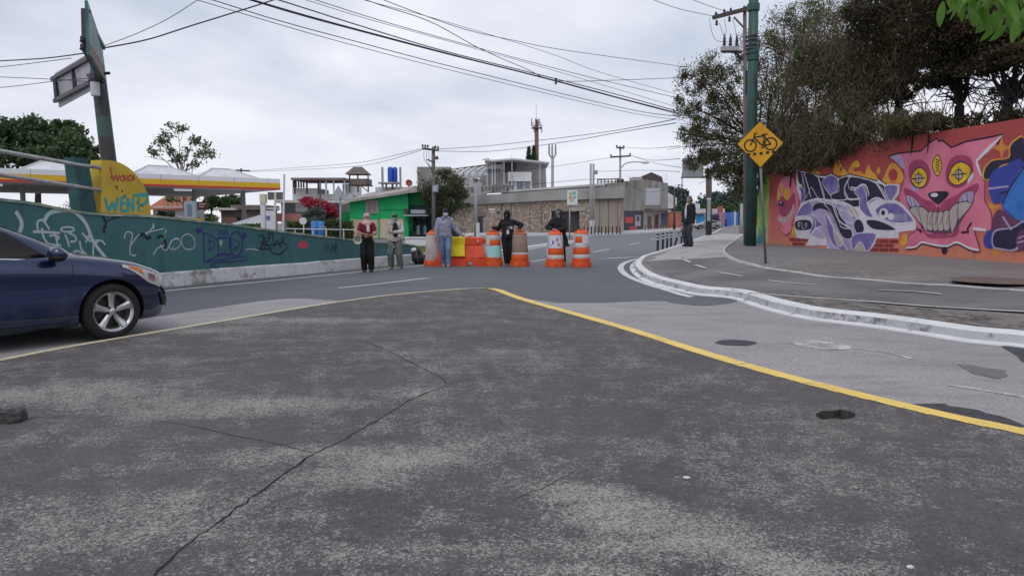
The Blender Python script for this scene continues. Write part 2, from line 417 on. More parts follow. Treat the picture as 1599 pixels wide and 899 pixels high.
M_CYCLE = mat('cycle_path_asphalt', (0.118, 0.115, 0.122, 1), (0.20, 0.195, 0.195, 1), 0.8, 0.85, lo=.4, hi=.7, bump=0.3, bscale=90, world=True)
def m_pavers():
    t = NT('brick_pavers'); p = t.mapping(t.pos, (1, 1, 1), (0, 0, R(62)))
    b = t.n.new('ShaderNodeTexBrick'); t.lk(p, b.inputs['Vector']); b.inputs['Scale'].default_value = 1
    b.inputs['Brick Width'].default_value = 0.21; b.inputs['Row Height'].default_value = 0.105; b.inputs['Mortar Size'].default_value = 0.008
    b.inputs['Color1'].default_value = (0.22, 0.20, 0.195, 1); b.inputs['Color2'].default_value = (0.15, 0.135, 0.13, 1); b.inputs['Mortar'].default_value = (0.07, 0.062, 0.058, 1)
    n = t.noise(t.pos, 0.6, 6, 0.6); n2 = t.noise(t.pos, 7, 5, 0.7)
    c = t.mix(t.rng(n, 0.45, 0.7, 0, 0.55), b.outputs['Color'], (0.27, 0.26, 0.255, 1))
    c = t.mix(t.rng(n2, 0.5, 0.75, 0, 0.5), c, (0.12, 0.105, 0.1, 1))
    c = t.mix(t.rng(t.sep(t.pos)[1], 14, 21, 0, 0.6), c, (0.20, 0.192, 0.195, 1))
    t.bump(b.outputs['Fac'], -0.5, 0.01); return t.out(c, 0.85)
M_PAVE = m_pavers()
M_EARTH = mat('bare_ground', (0.16, 0.15, 0.14, 1), (0.24, 0.23, 0.22, 1), 0.15, 0.9, world=True)

def sheet_rows(name, m, x0, x1, ys, zoff):
    mb = MB(); L = []
    for y in ys: L += [(x0, y, gz(y) + zoff), (x1, y, gz(y) + zoff)]
    mb.add(L, [(2 * i, 2 * i + 1, 2 * i + 3, 2 * i + 2) for i in range(len(ys) - 1)])
    return struct(mb.build(name, m, None, origin=(0, 0, 0), smooth=True))
YS = [-40, 0, 40, 60, 80] + [85 + 3 * i for i in range(16)] + [150, 250, 500, 1200]
ground = sheet_rows('ground', M_EARTH, -900, 900, YS, -0.03)
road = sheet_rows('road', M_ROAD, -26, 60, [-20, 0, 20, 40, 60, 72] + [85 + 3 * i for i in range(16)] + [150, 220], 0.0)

# ------------------------------------------------------------------ the concrete island
ZI = 0.06
outerL = [(-500, 668), (-200, 610), (0, 569), (100, 549), (250, 523), (400, 497), (500, 480), (600, 466), (700, 456.5), (740, 454.5), (772, 454)]
outerR = [(790, 458), (812, 467), (850, 479), (900, 493), (1000, 522), (1100, 554), (1200, 584), (1300, 611), (1400, 636), (1500, 660), (1599, 681), (1900, 752)]
OL = catmull([G(*p) for p in outerL], 4); OR = catmull([G(*p) for p in outerR], 12)
island_out = OL + OR
def inset(path, d):
    out = []
    for i, p in enumerate(path):
        a = path[max(i - 1, 0)]; b = path[min(i + 1, len(path) - 1)]
        t = (b - a).normalized(); n = Vector((t.y, -t.x, 0)); out.append(p + n * d)
    return out
island_in = inset(island_out, 0.05)
for p in island_in: p.z = ZI
poly = [(p.x, p.y) for p in island_in] + [(island_in[-1].x + .2, 1.5), (3.0, -4), (-9, -4), (island_in[0].x, 2)]
hole_px = [(1273, 646), (1284, 641), (1300, 641), (1312, 638.5), (1326, 641), (1337, 646), (1334, 651), (1318, 655), (1302, 652.5), (1286, 655), (1276, 651)]
hole = [G(a, b, ZI) for a, b in hole_px]
isl_mb = cdt_sheet(poly, lambda x, y: ZI, holes=[hole])
island = struct(isl_mb.build('traffic_island', M_ISL, None, origin=(0, 0, 0)))
def child(mb, name, m, parent, smooth=False): return mb.build(name, m, parent, smooth=smooth)
# pothole bowl
mb = MB(); n = len(hole); c = sum(hole, Vector()) / n
r1 = [p for p in hole]; r2 = [c + (p - c) * 0.9 + Vector((0, 0, -0.05)) for p in hole]; r3 = [c + (p - c) * 0.45 + Vector((random.uniform(-.01, .01), 0, -0.062 - .012 * random.random())) for p in hole]
mb.add(r1 + r2 + r3 + [c + Vector((0, 0, -.066))], [(i, (i + 1) % n, n + (i + 1) % n, n + i) for i in range(n)] + [(n + i, n + (i + 1) % n, 2 * n + (i + 1) % n, 2 * n + i) for i in range(n)] + [(2 * n + i, 2 * n + (i + 1) % n, 3 * n) for i in range(n)])
child(mb, 'pothole', M_HOLE, island)
# painted kerb edge (bevelled step from road to island)
def edge_strip(path_out, w_top, m, name, inner_w):
    mb = MB(); a = path_out; b = inset(path_out, 0.05); c = inset(path_out, 0.05 + inner_w)
    L = []
    for i in range(len(a)):
        w = Vector((0, 0, 0.004)); j = random.uniform(-.022, .022)
        L += [Vector((a[i].x, a[i].y, -0.005)), Vector((b[i].x, b[i].y, ZI)) + w, Vector((c[i].x, c[i].y + j, ZI)) + w]
    fs = []
    for i in range(len(a) - 1):
        for k in range(2): fs.append((3 * i + k, 3 * i + k + 1, 3 * i + 4 + k, 3 * i + 3 + k))
    mb.add(L, fs); return child(mb, name, m, island)
edge_strip(OL, 0, M_CREAM, 'kerb_edge', 0.09)
edge_strip([OL[-1]] + OR, 0, M_YEL, 'kerb_edge', 0.155)
# cracks
def jitter_path(pts, z, sub=5, amp=0.006):
    w = []
    P = [G(a, b, z) for a, b in pts]
    for i in range(len(P) - 1):
        for k in range(sub):
            q = P[i].lerp(P[i + 1], k / sub); w.append(q + Vector((random.gauss(0, amp), random.gauss(0, amp * .8), 0)))
    w.append(P[-1]); return w
for pts, wd in (([(225, 915), (290, 850), (340, 815), (380, 785), (430, 750), (490, 708), (540, 685), (600, 650), (640, 625), (697, 600)], .011),
                ([(697, 600), (690, 590), (650, 570), (600, 545), (575, 535), (545, 530)], .009), ([(490, 707), (420, 690), (355, 678), (300, 665), (250, 658)], .006),
                ([(900, 735), (870, 750), (840, 765), (800, 780)], .005), ([(697, 600), (730, 594), (770, 590)], .005), ([(100, 650), (60, 652), (30, 655)], .006)):
    w = jitter_path(pts, ZI); mb = MB()
    mb.ribbon(w, [wd * random.uniform(.45, 1.4) * (1 if 1 < i < len(w) - 3 else .75) for i in range(len(w))], (0, 0, 1), 0.0015, 0.00002)
    child(mb, 'crack', M_CRACK, island)

# ------------------------------------------------------------------ older pale road surface, lines and patches
def road_sheet(px, z, m, name, sm=3, parent=road, jit=0.0):
    P = catmull([G(a, b, z) for a, b in px], sm, True) if sm else [G(a, b, z) for a, b in px]
    if jit: P = [p + Vector((random.gauss(0, jit), random.gauss(0, jit), 0)) for p in P]
    mb = cdt_sheet([(p.x, p.y) for p in P], lambda x, y: z); return child(mb, name, m, parent)
kerb_px = [(1599, 541), (1517, 533), (1435, 520), (1352, 508), (1270, 498), (1204, 483), (1154, 467)]
road_sheet([(812, 465), (870, 473), (940, 473), (1000, 470), (1043, 470), (1072, 473), (1104, 474), (1150, 467), (1204, 482), (1270, 497), (1352, 507), (1435, 519), (1517, 532), (1599, 540), (2100, 612), (2400, 870), (1599, 688), (1300, 620), (1000, 532), (850, 489)], 0.004, M_OLD, 'old_road_surface', 0)
road_sheet([(-700, 620), (-300, 570), (0, 530), (230, 497), (318, 483), (406, 470), (447, 466), (474, 466), (556, 471), (540, 478), (400, 500), (250, 527), (0, 573), (-500, 672)], 0.004, M_OLD, 'old_road_surface', 0)
for pts, nm, m, j in (([(1116, 534), (1130, 530), (1150, 530), (1172, 532), (1182, 535), (1168, 539), (1140, 539), (1122, 537)], 'asphalt_patch', M_PATCH, .008),
                   ([(1415, 632), (1450, 630), (1476, 629), (1486, 634), (1524, 639), (1560, 649), (1592, 659), (1590, 668), (1575, 673), (1520, 662), (1460, 648)], 'asphalt_patch', M_PATCH, .012),
                   ([(1500, 568), (1530, 572), (1566, 578), (1574, 586), (1556, 590), (1524, 583), (1510, 577)], 'oil_stain', mat('oil_stain', (.10, .093, .095, 1), (.19, .18, .19, 1), 20, .6, world=True), .02),
                   ([(1560, 540), (1585, 541), (1610, 546), (1640, 570), (1600, 566), (1590, 556)], 'oil_stain', M_PATCH, .012),
                   ([(1040, 468), (1080, 463), (1120, 463), (1154, 467), (1140, 473), (1104, 477), (1060, 474)], 'asphalt_patch', M_ROAD, .02),
                   ([(1236, 534), (1262, 531), (1300, 534), (1330, 540), (1318, 546), (1280, 545), (1250, 540)], 'worn_paint', M_FAINT, .012)):
    road_sheet(pts, 0.008, m, nm, 2, jit=j)
def line_px(px, w, m, name, z=0.008, parent=road, zf=None):
    P = [G(a, b, z) for a, b in px] if zf is None else [zf(a, b) for a, b in px]
    P = catmull(P, 5); mb = MB(); mb.ribbon(P, w, (0, 0, 1), 0.0, 0.0); return child(mb, name, m, parent)
line_px([(-120, 500), (245, 455.5), (400, 440.5), (530, 427.5), (640, 416.5), (665, 414)], 0.12, M_LINE, 'edge_line')
line_px([(528, 449.5), (600, 442), (670, 433.5)], 0.10, M_LINE, 'lane_line')
line_px([(998, 404), (984, 407), (973, 412), (969, 418), (973, 425), (985, 433), (1010, 443), (1040, 452), (1066, 460), (1088, 465)], 0.17, M_LINE, 'edge_line')
line_px([(1185, 578), (1250, 594), (1330, 613), (1400, 631)], 0.075, M_LINE, 'edge_line')
line_px([(1330, 543), (1380, 549), (1425, 560)], 0.05, M_FAINT, 'lane_line'); line_px([(1480, 600), (1540, 609), (1640, 626)], 0.07, M_FAINT, 'lane_line')
for a in ([(826, 409), (852, 405)], [(800, 414), (829, 408.5)], [(926, 393.5), (952, 388.5)], [(983, 382), (999, 378.5)], [(1016, 374), (1030, 371)], [(1044, 368), (1056, 366)], [(935, 404), (985, 402)], [(950, 403), (998, 401)]):
    line_px(a, 0.13, M_LINE, 'lane_line')

# ------------------------------------------------------------------ raised pavement with kerb on the right
HK = 0.14
KP = [G(2100, 615), G(1750, 563)] + [G(*p) for p in kerb_px] + [G(*p) for p in [(1115, 462.5), (1090, 460), (1065, 454), (1027, 444), (1006, 435), (995, 426), (991, 419)]]
KP += [G(a, b, HK) for a, b in [(993, 406.5), (1001, 400), (1010, 397), (1026, 392.5), (1047.7, 385.7), (1064, 380.5)]]
e = KP[-1]; KP += [Vector((e.x + .31 * 20, e.y + 20, 0)), Vector((e.x + .31 * 45, e.y + 45, 0)), Vector((e.x + .31 * 110, e.y + 110, 0))]
for p in KP: p.z = 0
KERB = catmull(KP, 5)
def kerb_dist(x, y):
    best = 1e9
    for i in range(len(KERB) - 1):
        a, b = KERB[i], KERB[i + 1]; dx, dy = b.x - a.x, b.y - a.y
        t = max(0, min(1, ((x - a.x) * dx + (y - a.y) * dy) / (dx * dx + dy * dy + 1e-12)))
        q = (x - a.x - t * dx) ** 2 + (y - a.y - t * dy) ** 2
        if q < best: best = q
    return math.sqrt(best)
def zs(x, y):
    L = 4.0 - 2.5 * smooth01((y - 12) / 12.0)
    return HK + gz(y) + 0.32 * smooth01((kerb_dist(x, y) - 0.2) / L)
def S(px, py, off=0.0):
    z = 0.3
    for _ in range(14):
        p = G(px, py, z); z = 0.5 * z + 0.5 * (zs(p.x, p.y) + off)
    return G(px, py, z)
KIN = inset(KERB, 0.18)
pv_poly = [(p.x, p.y) for p in KIN] + [(60, KERB[-1].y), (60, 8), (30, 4)]
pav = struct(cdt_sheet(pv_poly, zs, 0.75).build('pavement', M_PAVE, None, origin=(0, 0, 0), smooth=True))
# kerb stones: each a block of its own along the near bend, painted white
kerb = None
acc = [0.0]
for i in range(1, len(KERB)): acc.append(acc[-1] + (KERB[i] - KERB[i - 1]).length)
def at_len(s_):
    for i in range(1, len(acc)):
        if acc[i] >= s_:
            t = (s_ - acc[i - 1]) / max(1e-9, acc[i] - acc[i - 1]); return KERB[i - 1].lerp(KERB[i], t)
    return KERB[-1]
def kerb_piece(s0, s1, nsub, jz):
    mb = MB(); L = []; P = [at_len(s0 + (s1 - s0) * k / nsub) for k in range(nsub + 1)]
    for i, p in enumerate(P):
        a = at_len(s0 + (s1 - s0) * i / nsub - .05); b = at_len(s0 + (s1 - s0) * i / nsub + .05)
        t = (b - a); t = t.normalized() if t.length > 1e-6 else Vector((0, 1, 0)); n_ = Vector((t.y, -t.x, 0))
        z0 = gz(p.y)
        prof = [(-.14, 0.004), (-.135, .022), (-.01, .03), (0.01, HK - .02 + jz), (0.035, HK + 0.012 + jz), (0.19, HK + 0.012 + jz), (.215, HK - .03)]
        for (o_, z_) in prof: L.append(p + n_ * o_ + Vector((0, 0, z0 + z_)))
    k_ = len(prof); fs = []; mi_ = []
    for i in range(nsub):
        for j in range(k_ - 1): fs.append((i * k_ + j, i * k_ + j + 1, (i + 1) * k_ + j + 1, (i + 1) * k_ + j)); mi_.append(1 if j == 2 else 0)
    mi_ += [0, 0]; fs.append(tuple(range(k_))); fs.append(tuple(reversed(range(nsub * k_, nsub * k_ + k_))))
    mb.add(L, fs); mb.m = mi_; return mb
s_ = 0.0; total = acc[-1]
while s_ < total - .1:
    yy = at_len(s_).y; ln = 1.8 if yy < 45 else 12.0
    e_ = min(total, s_ + ln)
    o = kerb_piece(s_, e_ - (0.005 if yy < 45 else 0), 10, random.uniform(-.003, .003)).build('kerb_stone', [M_KERBW, M_KFACE], pav)
    fixn(o); s_ = e_
# cycle path, concrete apron, lines, pavers
def pav_sheet(pts, name, m, off, sm=4, step=None):
    P = catmull([S(a, b) for a, b in pts], sm, True) if sm else [S(a, b) for a, b in pts]
    mb = cdt_sheet([(p.x, p.y) for p in P], lambda x, y: zs(x, y) + off, step or 0.75); return child(mb, name, m, pav, True)
div = [(1140, 381), (1131, 389), (1130, 395), (1142, 404.5), (1187, 417), (1270, 430), (1352, 437), (1435, 444), (1599, 454.5), (1800, 467)]
near = [(1800, 512), (1599, 487.5), (1400, 475), (1250, 463.5), (1171, 456), (1100, 447), (1050, 433), (1020, 421), (1007, 409)]
pav_sheet(near + [(1050, 406.5), (1136, 403)] + div[3:], 'cycle_path', M_CYCLE, 0.012, 0)
pav_sheet([(1008, 408.5), (1050, 406), (1136, 402.6), (1131, 394), (1132, 388), (1142, 379), (1158, 366), (1100, 368), (1076, 377), (1040, 391), (1022, 397)], 'concrete_apron', M_CONC, 0.012, 0)
def pav_line(px, w, m, name):
    P = catmull([S(a, b) for a, b in px], 5); P = [Vector((p.x, p.y, zs(p.x, p.y) + .020)) for p in P]
    mb = MB(); mb.ribbon(P, w, (0, 0, 1), 0, 0); return child(mb, name, m, pav)
for a in ([(1068, 406.5), (1078, 410.5)], [(1085, 414.5), (1102, 419.5)], [(1121, 426.3), (1158, 432.2)], [(1200, 439), (1278, 446)], [(1371, 454.5), (1472, 461)]):
    pav_line(a, 0.10, M_LINE, 'lane_line')
pav_line([(1168, 457.5), (1250, 465), (1400, 476), (1599, 488.5), (1700, 497)], 0.09, M_LINE, 'lane_line')
pav_line([(1068, 402.5), (1072, 399.5)], 0.22, m_paint('faded_yellow_mark', (.55, .42, .2, 1), .48, (.33, .31, .28, 1)), 'painted_mark')
# low divider kerb
P = catmull([S(a, b) for a, b in [(1160, 366), (1150, 373)] + div], 6); mb = MB(); L = []; prof = [(-.06, 0), (-.05, .04), (.05, .04), (.06, 0)]
for i, p in enumerate(P):
    t = (P[min(i + 1, len(P) - 1)] - P[max(i - 1, 0)]).normalized(); n_ = Vector((t.y, -t.x, 0))
    for o_, z_ in prof: q = p + n_ * o_; L.append(Vector((q.x, q.y, zs(p.x, p.y) + z_ * (1 if p.y > 16 else .5))))
mb.add(L, [(4 * i + j, 4 * i + j + 1, 4 * i + 5 + j, 4 * i + 4 + j) for i in range(len(P) - 1) for j in range(3)])
fixn(child(mb, 'divider_kerb', m_paint('divider_paint', (.5, .49, .47, 1), .53, (.2, .19, .18, 1)), pav))
# individual pavers in the strip between kerb and cycle path
bm_ = MB(); bm_.box((0, 0, -0.004), (0.198, 0.096, 0.03)); bm_.box((0, 0, 0.009), (0.186, 0.084, 0.008))
pm = [mat('paver_%s' % k, c, None, 12, .85, bump=.3, bscale=50) for k, c in (('grey', (.22, .205, .2, 1)), ('brown', (.18, .155, .145, 1)), ('dark', (.13, .118, .115, 1)))]
proto = [bm_.build('paver', q, pav) for q in pm]
cnt = 0; used = [0, 0, 0]
for row in range(7):
    s_ = 1.2 + (0.1 if row % 2 else 0)
    while s_ < 9.4 and cnt < 290:
        a, b = at_len(s_), at_len(s_ + .1); t = (b - a).normalized(); n_ = Vector((t.y, -t.x, 0)); off = 0.275 + row * 0.106
        p = a + n_ * off; pz = zs(p.x, p.y)
        if p.y < 13 and p.x < 7.8:
            k = random.choice((0, 0, 1, 1, 2)); o = proto[k]
            if used[k]: o = proto[k].copy(); COL.objects.link(o)
            used[k] = 1; cnt += 1
            sl = (zs((p + n_ * .05).x, (p + n_ * .05).y) - zs((p - n_ * .05).x, (p - n_ * .05).y)) / .1
            o.location = (p.x, p.y, pz + random.uniform(.000, .005)); o.rotation_euler = (math.atan(-sl), 0, math.atan2(t.y, t.x) + random.gauss(0, .01))
        s_ += 0.208
# manhole cover on the pavement
c = S(1560, 439); mb = MB(); mb.lathe([(0.0, .022), (.5, .022), (.52, .018), (.62, .018), (.64, 0.0)], (c.x, c.y, zs(c.x, c.y) + .003), 28)
child(mb, 'manhole_cover', mat('rusty_iron', (.10, .075, .065, 1), (.16, .12, .1, 1), 8, .7, world=True), pav)
# far pavement in front of the stone building, median kerb
M_WALK = mat('far_pavement', (.5, .49, .5, 1), (.4, .39, .4, 1), 1, .85, world=True)
mb = MB(); a = [(-24, 62.5), (-11, 63), (-2, 70), (10, 78), (18, 92), (33, 130), (50, 180)]
A = catmull([(x, y, 0) for x, y in a], 5); L = []
for p in A:
    z = gz(p.y); L += [(p.x, p.y, z), (p.x, p.y + .05, z + .2), (p.x - .3, p.y + 1.2, z + .22), (p.x - 14, p.y + 24, z + .22)]
mb.add(L, [(4 * i + j, 4 * i + j + 1, 4 * i + 5 + j, 4 * i + 4 + j) for i in range(len(A) - 1) for j in range(3)])
far_walk = struct(fixn(mb.build('far_pavement', M_WALK, None, origin=(0, 0, 0))))
P = catmull([G(a, b) for a, b in [(668, 408.5), (700, 404.5), (750, 400), (785, 396), (820, 390.5), (853, 385), (885, 380.5), (915, 378)]], 5)
mb = MB(); L = []
for i, p in enumerate(P):
    t = (P[min(i + 1, len(P) - 1)] - P[max(i - 1, 0)]).normalized(); n_ = Vector((t.y, -t.x, 0))
    for o_, z_ in ((.14, 0), (.11, .16), (-.11, .16), (-.14, 0)): L.append(p + n_ * o_ + Vector((0, 0, z_)))
k = len(P); mb.add(L, [(4 * i + j, 4 * i + j + 1, 4 * i + 5 + j, 4 * i + 4 + j) for i in range(k - 1) for j in range(3)] + [(0, 1, 2, 3), (4 * k - 1, 4 * k - 2, 4 * k - 3, 4 * k - 4)])
median = struct(fixn(mb.build('median_kerb', M_KERBW, None, origin=(0, 0, 0))))
# ================================================================== TEAL RAMP WALL ON THE LEFT
M_TEAL = None
def m_teal():
    t = NT('teal_wall_paint'); p = t.pos
    n1 = t.noise(p, 0.9, 6, .6); n2 = t.noise(t.mapping(p, (3, 3, .35)), 1.5, 5); n3 = t.noise(p, 8, 6, .7)
    c = t.mix(t.rng(n1, .35, .65), (0.038, 0.130, 0.136, 1), (0.052, 0.156, 0.162, 1))
    c = t.mix(t.rng(n2, .5, .75, 0, .5), c, (0.022, 0.075, 0.083, 1))
    c = t.mix(t.rng(n3, .66, .8, 0, .5), c, (0.09, 0.16, 0.165, 1))
    b = t.n.new('ShaderNodeTexBrick'); t.lk(t.mapping(p, (1, 1, 1), (R(90), 0, 0)), b.inputs['Vector']); b.inputs['Scale'].default_value = 1
    b.inputs['Brick Width'].default_value = 2.4; b.inputs['Row Height'].default_value = 0.3; b.inputs['Mortar Size'].default_value = .006
    t.bump(t.math('ADD', t.math('MULTIPLY', b.outputs['Fac'], -.6), n3), .25, .01); return t.out(c, .6, spec=.4)
M_TEAL = m_teal()
base_px = [(0, 478), (120, 464), (240, 451), (350, 439.5), (450, 430.5), (550, 420.5), (640, 411.2), (664, 408.7)]
WP = [G(*p) for p in base_px]; d0 = (WP[0] - WP[1]).normalized(); WP = [WP[0] + d0 * 9, WP[0] + d0 * 4] + WP; WP.append(WP[-1] + (WP[-1] - WP[-2]).normalized() * .9)
WP = catmull(WP, 4)
WPF = []
for i, p in enumerate(WP):
    t = (WP[min(i + 1, len(WP) - 1)] - WP[max(i - 1, 0)]).normalized(); WPF.append((p, Vector((t.y, -t.x, 0))))   # n: toward the road
FACE = [p - n_ * .10 for p, n_ in WPF]
def wall_hit(px, py):
    d = ray(px, py)
    for i in range(len(FACE) - 1):
        a, b = FACE[i], FACE[i + 1]; e = b - a
        den = d.x * e.y - d.y * e.x
        if abs(den) < 1e-9: continue
        s_ = (a.x * e.y - a.y * e.x) / den
        q = d * s_; u = ((q.x - a.x) * e.x + (q.y - a.y) * e.y) / (e.x * e.x + e.y * e.y)
        if s_ > 0 and -.001 <= u <= 1.001:
            n_ = Vector((e.y, -e.x, 0)).normalized(); P = CAM + d * s_; return P, n_, i + u
    return None
tops = [(3, 311), (60, 318), (150, 334), (240, 336.5), (300, 343.5), (360, 350), (440, 361), (520, 370.5), (600, 379), (652, 384.5)]
T = [(wall_hit(a, b)[2], wall_hit(a, b)[0].z) for a, b in tops]
def wtop(i):
    if i <= T[0][0]: return T[0][1] + (T[0][0] - i) * (T[0][1] - T[2][1]) / (T[2][0] - T[0][0]) * .8
    for k in range(len(T) - 1):
        if T[k][0] <= i <= T[k + 1][0]: return T[k][1] + (T[k + 1][1] - T[k][1]) * (i - T[k][0]) / (T[k + 1][0] - T[k][0])
    return T[-1][1]
rw = thing('ramp_wall', 'long teal wall with scrawled graffiti and white plinth, sloping down beside the road', 'wall', FACE[8].xyz)
mb = MB(); mc = MB(); mp = MB(); NW = len(FACE); L = []; C = []; Pl = []
for i in range(NW):
    p, n_ = FACE[i], WPF[i][1]; z = wtop(i); q = p - n_ * .28
    L += [Vector((p.x, p.y, .25)), Vector((p.x, p.y, z)), Vector((q.x, q.y, z)), Vector((q.x, q.y, 0))]
    a, b = p + n_ * .025, q - n_ * .02
    C += [Vector((a.x, a.y, z - .035)), Vector((a.x, a.y, z + .012)), Vector((b.x, b.y, z + .012)), Vector((b.x, b.y, z - .035))]
    w_ = WP[i]; h = .30 + .012 * noise.noise(w_ * 1.3)
    k = w_ - n_ * .02; Pl += [Vector((w_.x, w_.y, 0.0)), Vector((k.x, k.y, h - .03)), Vector((p.x, p.y, h)) + n_ * .03, Vector((p.x, p.y, h)) - n_ * .05]
fs = [(4 * i + j, 4 * i + (j + 1) % 4, 4 * i + 4 + (j + 1) % 4, 4 * i + 4 + j) for i in range(NW - 1) for j in range(4)]
e4 = [(0, 1, 2, 3), tuple(4 * (NW - 1) + j for j in (3, 2, 1, 0))]
fixn(mb.add(L, fs + e4).build('wall', M_TEAL, rw)); fixn(mc.add(C, fs + e4).build('coping', mat('coping_paint', (.16, .25, .2, 1), (.4, .4, .3, 1), 3, .8, world=True, lo=.45, hi=.6), rw))
fixn(mp.add(Pl, fs + e4).build('plinth', m_paint('plinth_whitewash', (0.60, 0.60, 0.61, 1), 0.50, (0.20, 0.19, 0.185, 1), 5), rw))
# end pieces: yellow panel and white low wall behind
def wall_poly(pts, lift):
    out = []
    for a, b in pts:
        h = wall_hit(a, b); out.append(h[0] + h[1] * lift)
    return out
mb = MB(); mb.poly(wall_poly([(652.5, 385), (663.5, 386), (663.5, 397), (652.5, 398)], .004)); mb.build('yellow_panel', flat('ochre_paint', (.42, .30, .05, 1)), rw)
def wstroke(pts, w, m, name='graffiti_stroke', z0=(0, 0), sc=1.0, lift=.004, closed=False, sub=5, parent=rw, hit=wall_hit):
    P = catmull([(a, b, 0) for a, b in pts], sub, closed)
    if closed: P.append(P[0])
    Q = []; N = None
    for p in P:
        h = hit(z0[0] + p.x / sc, z0[1] + p.y / sc)
        if h is None: continue
        Q.append(h[0]); N = h[1]
    if len(Q) < 2: return
    mb = MB(); mb.ribbon(Q, w, N, lift, .0001); return mb.build(name, m, parent)
def circ(cx, cy, rx, ry, n=10): return [(cx + rx * math.cos(2 * math.pi * k / n), cy + ry * math.sin(2 * math.pi * k / n)) for k in range(n)]
def m_spray(name, c):
    t = NT(name); n = t.noise(t.pos, 30, 5, .7)
    return t.out(t.mix(t.rng(n, .52, .75, 0, .6), c, tuple(q * .6 + (.03, .10, .11)[i] * .4 for i, q in enumerate(c[:3])) + (1,)), .6)
SP_W, SP_P, SP_K, SP_R, SP_G = m_spray('white_spray', (.42, .5, .52, 1)), m_spray('purple_spray', (.03, .028, .16, 1)), m_spray('black_spray', (.012, .016, .022, 1)), m_spray('pink_spray', (.5, .06, .1, 1)), m_spray('green_spray', (.05, .25, .16, 1))
z4 = dict(z0=(0, 330), sc=3.907); z3 = dict(z0=(250, 225), sc=4.493)
for pts, w in (([(95, 0), (128, 60), (125, 110), (100, 150)], .07), ([(268, 62), (300, 12), (370, -5), (440, 0), (490, 35), (530, 90), (560, 170), (600, 230), (645, 285)], .07),
               ([(200, 124), (280, 126), (365, 132)], .045), ([(232, 120), (225, 75), (240, 55), (265, 60), (300, 110)], .04), ([(255, 100), (262, 150), (290, 195), (330, 205), (372, 207)], .04),
               ([(330, 130), (340, 160), (352, 208)], .035), ([(300, 150), (330, 145), (360, 160), (340, 175)], .035), ([(395, 140), (410, 175), (420, 215)], .035), ([(415, 130), (455, 150), (460, 180), (425, 185)], .035),
               ([(485, 180), (495, 230), (530, 270), (470, 240), (440, 260)], .035), ([(500, 130), (545, 180), (600, 175)], .035), ([(560, 150), (568, 200), (565, 288)], .035), ([(575, 215), (595, 182), (620, 180), (640, 205)], .035), ([(520, 160), (545, 150), (520, 190)], .03)):
    wstroke(pts, w, SP_W, **z4)
wstroke(circ(410, 110, 40, 15), .035, SP_W, closed=True, **z4)
for pts in ([(757, 165), (770, 128), (800, 130), (805, 150), (792, 215), (795, 262), (830, 268)], [(800, 205), (825, 165), (852, 138)], [(890, 142), (925, 105), (937, 75), (936, 108)], [(885, 132), (940, 118), (1000, 105)], [(1085, 170), (1050, 175), (1030, 215), (1050, 235)], [(935, 265), (960, 225), (1010, 205)]):
    wstroke(pts, .025, SP_W, **z4)
for pts in ([(840, 155), (870, 140), (900, 165), (920, 150)], [(960, 160), (990, 150), (1010, 200), (1000, 230)]): wstroke(pts, .06, SP_K, **z4)
wstroke([(965, 150), (1000, 135), (1000, 165), (970, 180)], .04, SP_G, **z4)
for pts, cl in (([(0, 705), (40, 745), (90, 670), (130, 665), (140, 705), (100, 740), (85, 720)], False), ([(150, 660), (190, 630), (235, 660), (240, 720), (200, 740), (160, 720)], True), ([(0, 640), (30, 630), (40, 600)], False), ([(600, 740), (640, 735), (690, 745)], False)):
    wstroke(pts, .022, SP_W, closed=cl, **z3)
for pts, w in (([(303, 622), (305, 720), (310, 825)], .035), ([(303, 622), (350, 640), (395, 672), (408, 720), (398, 785), (310, 825), (420, 812), (540, 792), (598, 790), (600, 812), (520, 822), (420, 828), (352, 848), (380, 862), (418, 862)], .03),
               ([(398, 662), (492, 660), (495, 720), (494, 776)], .035), ([(398, 782), (440, 772), (494, 776)], .06), ([(335, 668), (388, 702), (338, 752), (350, 710), (335, 668)], .025), ([(505, 665), (562, 700), (512, 742)], .025), ([(500, 700), (545, 735), (520, 750)], .022),
               ([(408, 592), (416, 640), (432, 604), (446, 640), (462, 602), (474, 640)], .028)):
    wstroke(pts, w, SP_P, sub=3, **z3)
wstroke(circ(533, 700, 46, 86), .035, SP_P, closed=True, **z3)
for c_, r_, m_ in (((268, 606), (24, 20), SP_P), ((590, 642), (18, 22), SP_P), ((1004, 706), (36, 24), SP_R), ((425, 690), (10, 22), m_spray('pale_green_spray', (.3, .4, .3, 1)))):
    mb = MB(); P = [(250 + (c_[0] + r_[0] * (1 + .25 * random.uniform(-1, 1)) * math.cos(k * .449)) / 4.493, 225 + (c_[1] + r_[1] * (1 + .25 * random.uniform(-1, 1)) * math.sin(k * .449)) / 4.493) for k in range(14)]
    mb.poly(wall_poly(P, .004)); mb.build('graffiti_patch', m_, rw)
for pts in ([(690, 650), (725, 642), (712, 740)], [(690, 745), (720, 700), (735, 650), (738, 738)], [(745, 655), (775, 660), (745, 695), (785, 740)], [(790, 645), (800, 722), (822, 672), (842, 725), (858, 640)], [(875, 655), (862, 690), (890, 710), (880, 742)], [(700, 738), (760, 738), (790, 765), (840, 772), (885, 735)], [(700, 690), (760, 710), (860, 690)]):
    wstroke(pts, .032, SP_K, sub=3, **z3)
wstroke(circ(776, 632, 22, 8), .025, SP_K, closed=True, **z3)
for pts in ([(1172, 690), (1156, 706), (1176, 724), (1160, 750)], [(1182, 700), (1184, 742), (1204, 742), (1206, 700)], [(1208, 768), (1213, 705), (1222, 735), (1234, 690), (1230, 760)], [(1218, 730), (1244, 716), (1222, 745), (1240, 750)]):
    wstroke(pts, .022, SP_K, sub=3, **z3)
